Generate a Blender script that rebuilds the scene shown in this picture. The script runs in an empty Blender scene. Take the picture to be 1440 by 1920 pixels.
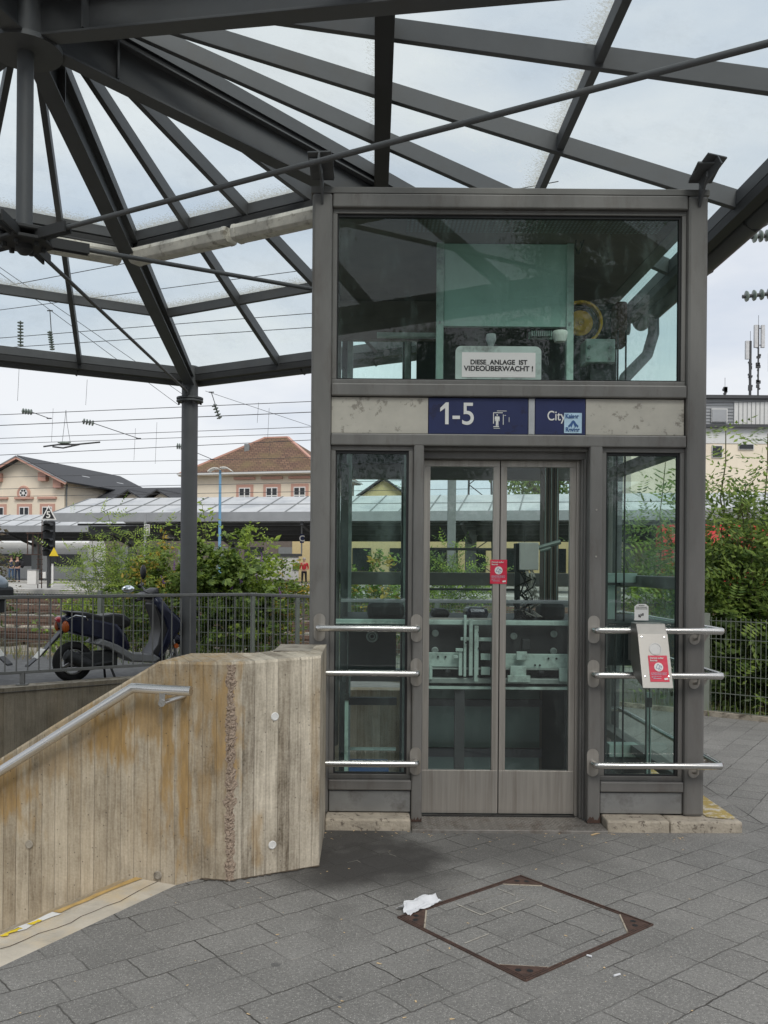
import bpy, math, random
from mathutils import Vector, Matrix, noise
rad = math.radians
random.seed(7)
S = bpy.context.scene
COL = S.collection

# ------------------------------------------------------------------ camera
F, PX, PY, ROLL, H = 1705.0, 685.0, 1062.0, 0.008, 1.55
cam = bpy.data.cameras.new("camera"); co = bpy.data.objects.new("camera", cam); COL.objects.link(co)
cam.sensor_fit = 'VERTICAL'; cam.sensor_height = 36; cam.lens = F/1920*36
cam.shift_x = (720-PX)/1920; cam.shift_y = (PY-960)/1920
cam.clip_end = 3000; cam.clip_start = 0.05
co.matrix_world = Matrix.Translation((0, 0, H)) @ Matrix.Rotation(rad(90), 4, 'X') @ Matrix.Rotation(ROLL, 4, 'Z')
S.camera = co

# ------------------------------------------------------------------ world / sun / exposure
SUN_EL, SUN_AZ = rad(48), rad(165)
w = bpy.data.worlds.new("World"); S.world = w; w.use_nodes = True
nt = w.node_tree; nt.nodes.clear()
def N(t, typ, **k):
    n = t.nodes.new(typ)
    for a, b in k.items():
        if a in n.inputs: n.inputs[a].default_value = b
        else: setattr(n, a, b)
    return n
sky = N(nt, 'ShaderNodeTexSky', sky_type='NISHITA', sun_disc=False, sun_elevation=SUN_EL, sun_rotation=SUN_AZ)
tc = N(nt, 'ShaderNodeTexCoord')
mp = N(nt, 'ShaderNodeMapping'); mp.inputs['Scale'].default_value = (1, 1, 3.2)
nz = N(nt, 'ShaderNodeTexNoise', Scale=1.9, Detail=6.0, Roughness=0.55)
cr = N(nt, 'ShaderNodeValToRGB')
e = cr.color_ramp.elements
e[0].position = .36; e[0].color = (6.0, 6.65, 7.7, 1); e[1].position = .62; e[1].color = (8.7, 8.85, 9.1, 1)
mx = N(nt, 'ShaderNodeMix', data_type='RGBA'); mx.inputs[0].default_value = .92
bg = N(nt, 'ShaderNodeBackground', Strength=.081); ow = N(nt, 'ShaderNodeOutputWorld')
L = nt.links.new
L(tc.outputs['Generated'], mp.inputs[0]); L(mp.outputs[0], nz.inputs[0]); L(nz.outputs[0], cr.inputs[0])
L(sky.outputs[0], mx.inputs[6]); L(cr.outputs[0], mx.inputs[7]); L(mx.outputs[2], bg.inputs[0]); L(bg.outputs[0], ow.inputs[0])
sl = bpy.data.lights.new("sun", 'SUN'); sl.energy = 1.5; sl.angle = rad(25); sl.color = (1, .96, .9)
so = bpy.data.objects.new("sun", sl); COL.objects.link(so)
so.rotation_euler = Vector((math.sin(SUN_AZ)*math.cos(SUN_EL), math.cos(SUN_AZ)*math.cos(SUN_EL), math.sin(SUN_EL))).to_track_quat('Z', 'Y').to_euler()
S.view_settings.view_transform = 'Standard'; S.view_settings.look = 'None'
S.view_settings.exposure = .40; S.view_settings.gamma = 1
S.render.engine = 'CYCLES'
cy = S.cycles
cy.max_bounces = 10; cy.transparent_max_bounces = 40; cy.diffuse_bounces = 3; cy.glossy_bounces = 4
cy.caustics_reflective = False; cy.caustics_refractive = False; cy.use_denoising = True

# ------------------------------------------------------------------ materials
M = {}
def srgb(r, g, b):
    f = lambda c: ((c/255+.055)/1.055)**2.4 if c/255 > .04045 else c/255/12.92
    return (f(r), f(g), f(b), 1)
def mat(name, col, rough=.6, metal=0., var=.15, vscale=6., bump=0., bscale=40., stretch=None, spec=.5, dirt=None, dscale=3., dthr=(.5, .7)):
    m = bpy.data.materials.new(name); m.use_nodes = True; t = m.node_tree; L = t.links.new
    p = t.nodes['Principled BSDF']; p.inputs['Roughness'].default_value = rough; p.inputs['Metallic'].default_value = metal
    p.inputs['Specular IOR Level'].default_value = spec
    c = tuple(col)[:3]+(1,)
    tc = N(t, 'ShaderNodeTexCoord'); mp = N(t, 'ShaderNodeMapping')
    if stretch: mp.inputs['Scale'].default_value = stretch
    L(tc.outputs['Object'], mp.inputs[0])
    nz = N(t, 'ShaderNodeTexNoise', Scale=vscale, Detail=6.0, Roughness=.62); L(mp.outputs[0], nz.inputs[0])
    rp = N(t, 'ShaderNodeValToRGB'); e = rp.color_ramp.elements
    e[0].position = .3; e[1].position = .7
    e[0].color = tuple(x*(1-var) for x in c[:3])+(1,); e[1].color = tuple(min(1, x*(1+var)) for x in c[:3])+(1,)
    L(nz.outputs[0], rp.inputs[0]); out = rp.outputs[0]
    if dirt:
        n2 = N(t, 'ShaderNodeTexNoise', Scale=dscale, Detail=8.0, Roughness=.7); L(mp.outputs[0], n2.inputs[0])
        mr = N(t, 'ShaderNodeMapRange'); mr.inputs[1].default_value = dthr[0]; mr.inputs[2].default_value = dthr[1]
        L(n2.outputs[0], mr.inputs[0])
        mx = N(t, 'ShaderNodeMix', data_type='RGBA'); mx.inputs[7].default_value = tuple(dirt)[:3]+(1,)
        L(mr.outputs[0], mx.inputs[0]); L(out, mx.inputs[6]); out = mx.outputs[2]
    L(out, p.inputs['Base Color'])
    r2 = N(t, 'ShaderNodeMapRange'); r2.inputs[3].default_value = max(0, rough-.08); r2.inputs[4].default_value = min(1, rough+.1)
    L(nz.outputs[0], r2.inputs[0]); L(r2.outputs[0], p.inputs['Roughness'])
    if bump:
        nb = N(t, 'ShaderNodeTexNoise', Scale=bscale, Detail=5.0); L(mp.outputs[0], nb.inputs[0])
        b = N(t, 'ShaderNodeBump', Strength=bump, Distance=.01); L(nb.outputs[0], b.inputs['Height']); L(b.outputs[0], p.inputs['Normal'])
    M[name] = m; return m

mat('post_paint', (.166, .159, .149), .48, .15, .17, 5, .03, 60, (1, 1, .25), dirt=(.115, .10, .088), dscale=9, dthr=(.52, .75))
mat('frame_paint', (.16, .155, .145), .5, .2, .1, 5)
mat('canopy_paint', (.100, .103, .107), .55, .15, .10, 4, .02, 50, dirt=(.10, .095, .09), dscale=3, dthr=(.52, .8))
mat('canopy_dark', (.035, .035, .036), .65, .1, .15, 4)
mat('gasket', (.012, .012, .013), .7)
mat('stainless', (.60, .585, .56), .24, .95, .03, 3)
mat('door_steel', (.42, .39, .355), .40, .7, .12, 5, .02, 120, (12, 12, .4), dirt=(.2, .17, .14), dscale=1.5, dthr=(.5, .85))
mat('panel_steel', (.33, .33, .325), .42, .7, .12, 4, .03, 50, dirt=(.2, .19, .18), dscale=6)
mat('call_panel', (.30, .29, .27), .42, .85, .10, 7, .02, 90)
mat('galvanised', (.26, .30, .28), .5, .4, .2, 14, .05, 60)
mat('machine_paint', (.40, .51, .46), .55, .1, .15, 6, dirt=(.16, .18, .16), dscale=5)
mat('cabinet_green', (.38, .56, .49), .55, .0, .05, 2, dirt=(.34, .50, .44), dscale=1.5)
mat('cabin_green', (.13, .19, .165), .5, 0, .12, 2)
mat('machine_dark', (.022, .024, .026), .6, .2, .3, 8)
mat('brown_dark', (.14, .115, .098), .7, 0, .2, 5)
mat('yellow_paint', (.90, .50, .03), .5, 0, .2, 8, dirt=(.2, .12, .03), dscale=9)
mat('cable_black', (.012, .012, .012), .5)
mat('cable_white', (.5, .48, .42), .6)
mat('plastic_white', (.72, .71, .66), .5, 0, .08, 6)
mat('lamp_housing', (.70, .67, .60), .65, 0, .15, 9, dirt=(.26, .23, .18), dscale=11, dthr=(.54, .70))
mat('sign_blue', (.010, .018, .085), .45, 0, .12, 5, dirt=(.008, .01, .05), dscale=7, dthr=(.58, .62))
mat('sign_blank', (.47, .44, .38), .6, 0, .1, 6, dirt=(.25, .225, .19), dscale=13, dthr=(.56, .62))
mat('sign_grey', (.42, .43, .44), .6)
mat('white_paint', (.74, .73, .70), .55, 0, .04)
mat('paper', (.62, .63, .65), .8, 0, .04, 12)
mat('black_ink', (.01, .01, .012), .6)
mat('sticker_red', (.62, .022, .06), .5, 0, .12, 18)
mat('sticker_blue', (.45, .62, .75), .5, 0, .1, 20)
mat('ink_blue', (.03, .09, .25), .5)
mat('rust', (.085, .05, .038), .85, .2, .35, 30, .3, 80, dirt=(.05, .035, .03), dscale=20)
mat('rail_rust', (.15, .095, .072), .8, .3, .3, 6)
mat('tyre', (.010, .010, .011), .8)
mat('scooter_blue', (.010, .013, .035), .22, .2, .15, 5)
mat('scooter_grey', (.17, .175, .18), .5)
mat('seat_black', (.013, .013, .015), .38, 0, .1, 30, .05, 90)
mat('topcase', (.28, .33, .38), .3, .2, .05)
mat('lens_red', (.45, .01, .015), .2); mat('lens_orange', (.35, .075, .01), .2)
mat('chrome', (.8, .8, .8), .12, 1, .02)
mat('mirror_glass', (.85, .9, .95), .04, 1, 0)
mat('rim', (.35, .35, .35), .35, .8)
mat('railing_paint', (.17, .17, .165), .5, .3, .08, 5)
mat('mesh_fence', (.20, .22, .19), .55, .3, .1)
mat('wall_cream', (.78, .69, .55), .85, 0, .06, 1.2, dirt=(.70, .61, .48), dscale=.6)
mat('wall_yellow', (.62, .50, .27), .85, 0, .06)
mat('trim_pink', (.52, .30, .235), .8, 0, .08)
mat('roof_slate', (.048, .050, .055), .75, 0, .18, 2.5)
mat('metal_roof', (.56, .57, .57), .45, .3, .12, .7, dirt=(.38, .40, .42), dscale=.5)
mat('fascia_grey', (.30, .31, .32), .5, .2, .08, 2)
mat('steel_dark', (.06, .062, .065), .6, .2, .15)
mat('post_grey', (.20, .21, .21), .55, .2, .1)
mat('lamp_blue', (.16, .34, .52), .4, .1, .08)
mat('window_dark', (.02, .022, .025), .12, 0, .2)
mat('train_white', (.80, .80, .78), .35, .1, .05)
mat('train_dark', (.035, .036, .04), .3, .1)
mat('train_yellow', (.75, .45, .02), .4)
mat('train_red', (.50, .018, .02), .35, .05, .06)
mat('platform_concrete', (.42, .41, .38), .9, 0, .12, 1.5)
mat('building_grey', (.33, .34, .35), .6, .2, .08, 1)
mat('building_white', (.62, .62, .60), .7, 0, .05)
mat('insulator_green', (.20, .24, .21), .3, 0, .1)
mat('wire', (.07, .07, .075), .6, .3)
mat('antenna', (.55, .55, .55), .5)
mat('skin', (.45, .27, .20), .6); mat('hair', (.05, .035, .025), .8); mat('hair_grey', (.35, .33, .31), .8)
mat('cloth_navy', (.02, .035, .07), .85); mat('cloth_black', (.018, .018, .022), .85)
mat('jeans', (.06, .11, .2), .85); mat('cloth_red', (.42, .02, .03), .8)
mat('bark', (.09, .07, .05), .9, 0, .3, 8, .3, 30)
mat('stem_green', (.10, .10, .04), .8, 0, .3, 8)
mat('flower_purple', (.25, .12, .35), .8)
mat('wood', (.62, .45, .25), .8, 0, .1)
mat('traffic_yellow', (.75, .55, .03), .6)
mat('step_paint', (.50, .33, .12), .8, 0, .2, 20)

def leafmat(name, a, b, tr=.35):
    m = bpy.data.materials.new(name); m.use_nodes = True; t = m.node_tree; L = t.links.new; t.nodes.clear()
    o = N(t, 'ShaderNodeOutputMaterial'); g = N(t, 'ShaderNodeNewGeometry'); tc = N(t, 'ShaderNodeTexCoord')
    nz = N(t, 'ShaderNodeTexNoise', Scale=1.6, Detail=3.0); L(tc.outputs['Object'], nz.inputs[0])
    ad = N(t, 'ShaderNodeMath', operation='ADD'); L(g.outputs['Random Per Island'], ad.inputs[0]); L(nz.outputs[0], ad.inputs[1])
    r = N(t, 'ShaderNodeValToRGB'); e = r.color_ramp.elements
    e[0].position = .35; e[1].position = 1.25 if False else 1.0; e[0].color = tuple(a)+(1,); e[1].color = tuple(b)+(1,)
    mu = N(t, 'ShaderNodeMath', operation='MULTIPLY'); mu.inputs[1].default_value = .72; L(ad.outputs[0], mu.inputs[0]); L(mu.outputs[0], r.inputs[0])
    d = N(t, 'ShaderNodeBsdfPrincipled', Roughness=.45); d.inputs['Specular IOR Level'].default_value = .35
    tl = N(t, 'ShaderNodeBsdfTranslucent'); ms = N(t, 'ShaderNodeMixShader'); ms.inputs[0].default_value = tr
    L(r.outputs[0], d.inputs['Base Color']); L(r.outputs[0], tl.inputs[0]); L(d.outputs[0], ms.inputs[1]); L(tl.outputs[0], ms.inputs[2]); L(ms.outputs[0], o.inputs[0])
    M[name] = m
leafmat('leaf_bright', (.10, .17, .025), (.40, .52, .09), .45); leafmat('leaf_mid', (.05, .105, .022), (.25, .35, .075), .42)
leafmat('leaf_dark', (.028, .055, .015), (.13, .19, .05)); leafmat('leaf_bronze', (.08, .045, .03), (.16, .15, .07))
leafmat('leaf_ash', (.055, .11, .022), (.28, .38, .08), .42); leafmat('dry_grass', (.20, .16, .08), (.42, .34, .18))
leafmat('leaf_yellow', (.25, .2, .03), (.5, .35, .06))

def glassmat(name, tint, dirt=.04, base=.045, dirtscale=5., dcol=(.55, .6, .58)):
    m = bpy.data.materials.new(name); m.use_nodes = True; t = m.node_tree; L = t.links.new; t.nodes.clear()
    o = N(t, 'ShaderNodeOutputMaterial'); tr = N(t, 'ShaderNodeBsdfTransparent'); tr.inputs[0].default_value = tint+(1,)
    gl = N(t, 'ShaderNodeBsdfGlossy', Roughness=.015); fr = N(t, 'ShaderNodeFresnel', IOR=1.5)
    geo = N(t, 'ShaderNodeNewGeometry'); io = N(t, 'ShaderNodeMapRange'); io.inputs[3].default_value = 1.5; io.inputs[4].default_value = 1/1.5
    L(geo.outputs['Backfacing'], io.inputs[0]); L(io.outputs[0], fr.inputs['IOR'])
    mu = N(t, 'ShaderNodeMath', operation='MULTIPLY_ADD'); mu.inputs[1].default_value = 1.0; mu.inputs[2].default_value = base
    m1 = N(t, 'ShaderNodeMixShader'); L(fr.outputs[0], mu.inputs[0]); L(mu.outputs[0], m1.inputs[0]); L(tr.outputs[0], m1.inputs[1]); L(gl.outputs[0], m1.inputs[2])
    tc = N(t, 'ShaderNodeTexCoord'); mp = N(t, 'ShaderNodeMapping'); mp.inputs['Scale'].default_value = (1, 1, .35)
    L(tc.outputs['Object'], mp.inputs[0])
    nz = N(t, 'ShaderNodeTexNoise', Scale=dirtscale, Detail=10.0, Roughness=.75); L(mp.outputs[0], nz.inputs[0])
    mr = N(t, 'ShaderNodeMapRange'); mr.inputs[1].default_value = .5; mr.inputs[2].default_value = .8; mr.inputs[3].default_value = dirt*.25; mr.inputs[4].default_value = dirt*4
    L(nz.outputs[0], mr.inputs[0])
    df = N(t, 'ShaderNodeBsdfDiffuse'); df.inputs[0].default_value = dcol+(1,)
    m2 = N(t, 'ShaderNodeMixShader'); L(mr.outputs[0], m2.inputs[0]); L(m1.outputs[0], m2.inputs[1]); L(df.outputs[0], m2.inputs[2]); L(m2.outputs[0], o.inputs[0])
    M[name] = m
glassmat('lift_glass', (.87, .985, .945), .045, .015, 5., (.42, .58, .53))
glassmat('rear_glass', (.86, .975, .945), .03, .005, 5., (.45, .6, .56))
glassmat('roof_glass', (.91, .965, .96), .035, .0, 1.5, (.7, .73, .73))
glassmat('door_glass', (.93, .99, .97), .03, .01, 5., (.5, .6, .56))

def grimemat():
    m = bpy.data.materials.new('roof_grime'); m.use_nodes = True; t = m.node_tree; L = t.links.new; t.nodes.clear()
    o = N(t, 'ShaderNodeOutputMaterial'); tr = N(t, 'ShaderNodeBsdfTransparent'); df = N(t, 'ShaderNodeBsdfDiffuse'); df.inputs[0].default_value = (.42, .38, .30, 1)
    tl = N(t, 'ShaderNodeBsdfTranslucent'); tl.inputs[0].default_value = (.62, .58, .50, 1)
    ad = N(t, 'ShaderNodeMixShader'); ad.inputs[0].default_value = .6; L(df.outputs[0], ad.inputs[1]); L(tl.outputs[0], ad.inputs[2])
    tc = N(t, 'ShaderNodeTexCoord'); nz = N(t, 'ShaderNodeTexNoise', Scale=28.0, Detail=8.0, Roughness=.7); L(tc.outputs['Object'], nz.inputs[0])
    at = N(t, 'ShaderNodeAttribute', attribute_name='edge')
    nz.inputs['Scale'].default_value = 55; su = N(t, 'ShaderNodeMath', operation='ADD'); L(nz.outputs[0], su.inputs[0]); L(at.outputs['Fac'], su.inputs[1])
    mr = N(t, 'ShaderNodeMapRange'); mr.inputs[1].default_value = .74; mr.inputs[2].default_value = .98; mr.inputs[4].default_value = .85; L(su.outputs[0], mr.inputs[0])
    ms = N(t, 'ShaderNodeMixShader'); L(mr.outputs[0], ms.inputs[0]); L(tr.outputs[0], ms.inputs[1]); L(ad.outputs[0], ms.inputs[2]); L(ms.outputs[0], o.inputs[0])
    M['roof_grime'] = m
grimemat()

def mathn(t, op, a, b=None, c=None):
    n = N(t, 'ShaderNodeMath', operation=op)
    for i, v in enumerate((a, b, c)):
        if v is None: continue
        if isinstance(v, (int, float)): n.inputs[i].default_value = v
        else: t.links.new(v, n.inputs[i])
    return n.outputs[0]
def mixc(t, f, a, b):
    n = N(t, 'ShaderNodeMix', data_type='RGBA')
    for i, v in ((0, f), (6, a), (7, b)):
        if isinstance(v, (int, float, tuple)): n.inputs[i].default_value = v
        else: t.links.new(v, n.inputs[i])
    return n.outputs[2]
def paving():
    m = bpy.data.materials.new('pavers'); m.use_nodes = True; t = m.node_tree; L = t.links.new
    p = t.nodes['Principled BSDF']; tc = N(t, 'ShaderNodeTexCoord')
    wob = N(t, 'ShaderNodeTexNoise', Scale=13.0, Detail=6.0, Roughness=.65); L(tc.outputs['Object'], wob.inputs[0])
    sc = N(t, 'ShaderNodeVectorMath', operation='SCALE'); sc.inputs['Scale'].default_value = .026; L(wob.outputs['Color'], sc.inputs[0])
    add = N(t, 'ShaderNodeVectorMath', operation='ADD'); L(tc.outputs['Object'], add.inputs[0]); L(sc.outputs[0], add.inputs[1])
    def zone(ang, w_, h_, off):
        mp = N(t, 'ShaderNodeMapping'); mp.inputs['Rotation'].default_value = (0, 0, rad(-ang)); mp.inputs['Location'].default_value = off
        L(add.outputs[0], mp.inputs[0])
        b = N(t, 'ShaderNodeTexBrick', Scale=1.0, offset=.5, offset_frequency=2, squash=.72, squash_frequency=3)
        b.inputs['Brick Width'].default_value = w_; b.inputs['Row Height'].default_value = h_; b.inputs['Mortar Size'].default_value = .0042; b.inputs['Mortar Smooth'].default_value = .5
        b.inputs['Color1'].default_value = (0, 0, 0, 1); b.inputs['Color2'].default_value = (1, 1, 1, 1); b.inputs['Mortar'].default_value = (.5, .5, .5, 1)
        b.inputs['Bias'].default_value = 0
        L(mp.outputs[0], b.inputs[0]); return b
    a = zone(38.6, .295, .2, (.1, .03, 0)); b = zone(56.5, .30, .2, (0, .06, 0))
    sx = N(t, 'ShaderNodeSeparateXYZ'); L(tc.outputs['Object'], sx.inputs[0])
    msk = mathn(t, 'GREATER_THAN', sx.outputs[0], 2.435)
    my = mathn(t, 'GREATER_THAN', sx.outputs[1], 5.54); msk = mathn(t, 'MULTIPLY', msk, my)
    line = mathn(t, 'LESS_THAN', mathn(t, 'ABSOLUTE', mathn(t, 'SUBTRACT', sx.outputs[0], 2.435)), .005)
    line = mathn(t, 'MULTIPLY', line, my)
    joint = mixc(t, msk, a.outputs['Fac'], b.outputs['Fac']); tone = mixc(t, msk, a.outputs['Color'], b.outputs['Color'])
    joint = mathn(t, 'MAXIMUM', joint, line)
    # joints filled in places
    nj = N(t, 'ShaderNodeTexNoise', Scale=2.2, Detail=5.0); L(tc.outputs['Object'], nj.inputs[0])
    mj = N(t, 'ShaderNodeMapRange'); mj.inputs[1].default_value = .38; mj.inputs[2].default_value = .62; mj.inputs[3].default_value = .14; mj.inputs[4].default_value = .92
    L(nj.outputs[0], mj.inputs[0]); jv = mathn(t, 'MULTIPLY', joint, mj.outputs[0])
    base = mixc(t, tone, (.174, .169, .158, 1), (.206, .200, .187, 1))
    nl = N(t, 'ShaderNodeTexNoise', Scale=1.3, Detail=7.0, Roughness=.65); L(tc.outputs['Object'], nl.inputs[0])
    ml = N(t, 'ShaderNodeMapRange'); ml.inputs[1].default_value = .35; ml.inputs[2].default_value = .7; ml.inputs[3].default_value = .80; ml.inputs[4].default_value = 1.18; L(nl.outputs[0], ml.inputs[0])
    cm = N(t, 'ShaderNodeVectorMath', operation='SCALE'); L(base, cm.inputs[0]); L(ml.outputs[0], cm.inputs['Scale']); base = cm.outputs[0]
    # aggregate speckle
    v = N(t, 'ShaderNodeTexVoronoi', Scale=210.0); L(tc.outputs['Object'], v.inputs[0])
    sp = N(t, 'ShaderNodeSeparateColor'); L(v.outputs['Color'], sp.inputs[0])
    near = mathn(t, 'LESS_THAN', v.outputs['Distance'], .42); pick = mathn(t, 'GREATER_THAN', sp.outputs[0], .78)
    spk = mathn(t, 'MULTIPLY', near, pick)
    base = mixc(t, mathn(t, 'MULTIPLY', spk, .55), base, (.52, .50, .46, 1))
    fg = N(t, 'ShaderNodeTexNoise', Scale=75.0, Detail=5.0, Roughness=.8); L(tc.outputs['Object'], fg.inputs[0])
    fm = N(t, 'ShaderNodeMapRange'); fm.inputs[1].default_value = .3; fm.inputs[2].default_value = .7; fm.inputs[3].default_value = .66; fm.inputs[4].default_value = 1.42; L(fg.outputs[0], fm.inputs[0])
    c3 = N(t, 'ShaderNodeVectorMath', operation='SCALE'); L(base, c3.inputs[0]); L(fm.outputs[0], c3.inputs['Scale']); base = c3.outputs[0]
    dk = mathn(t, 'MULTIPLY', near, mathn(t, 'LESS_THAN', sp.outputs[1], .25))
    base = mixc(t, mathn(t, 'MULTIPLY', dk, .35), base, (.04, .04, .04, 1))
    # chewing gum spots
    vg = N(t, 'ShaderNodeTexVoronoi', Scale=4.2); L(add.outputs[0], vg.inputs[0])
    sg = N(t, 'ShaderNodeSeparateColor'); L(vg.outputs['Color'], sg.inputs[0])
    gum = mathn(t, 'MULTIPLY', mathn(t, 'LESS_THAN', vg.outputs['Distance'], mathn(t, 'MULTIPLY', sg.outputs[1], .10)), mathn(t, 'GREATER_THAN', sg.outputs[0], .45))
    base = mixc(t, mathn(t, 'MULTIPLY', gum, .6), base, (.075, .074, .074, 1))
    # damp stain by wall and lift, darkened further as painted contact shadow
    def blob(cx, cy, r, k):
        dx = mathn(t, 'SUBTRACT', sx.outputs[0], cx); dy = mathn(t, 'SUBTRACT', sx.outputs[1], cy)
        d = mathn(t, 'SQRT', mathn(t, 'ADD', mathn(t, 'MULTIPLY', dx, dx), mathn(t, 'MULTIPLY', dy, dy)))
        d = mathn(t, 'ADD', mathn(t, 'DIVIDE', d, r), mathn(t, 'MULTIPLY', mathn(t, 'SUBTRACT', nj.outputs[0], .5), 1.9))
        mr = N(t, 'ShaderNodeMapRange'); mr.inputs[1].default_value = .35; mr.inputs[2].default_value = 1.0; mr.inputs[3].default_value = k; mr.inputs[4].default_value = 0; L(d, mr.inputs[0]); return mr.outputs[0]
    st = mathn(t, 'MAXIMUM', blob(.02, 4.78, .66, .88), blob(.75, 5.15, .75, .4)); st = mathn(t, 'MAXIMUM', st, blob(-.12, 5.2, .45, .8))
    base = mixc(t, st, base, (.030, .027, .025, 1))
    # pale joint sand
    pale = mathn(t, 'MULTIPLY', joint, mathn(t, 'GREATER_THAN', nl.outputs[0], .60))
    col = mixc(t, jv, base, (.04, .036, .03, 1)); col = mixc(t, mathn(t, 'MULTIPLY', pale, .5), col, (.30, .28, .24, 1))
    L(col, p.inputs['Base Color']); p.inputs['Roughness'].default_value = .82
    hb = mathn(t, 'SUBTRACT', mathn(t, 'MULTIPLY', v.outputs['Distance'], .25), mathn(t, 'MULTIPLY', jv, 2.5))
    hb = mathn(t, 'ADD', hb, mathn(t, 'MULTIPLY', tone, .8))
    bp = N(t, 'ShaderNodeBump', Strength=.6, Distance=.006); L(hb, bp.inputs['Height']); L(bp.outputs[0], p.inputs['Normal'])
    M['pavers'] = m
paving()

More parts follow.
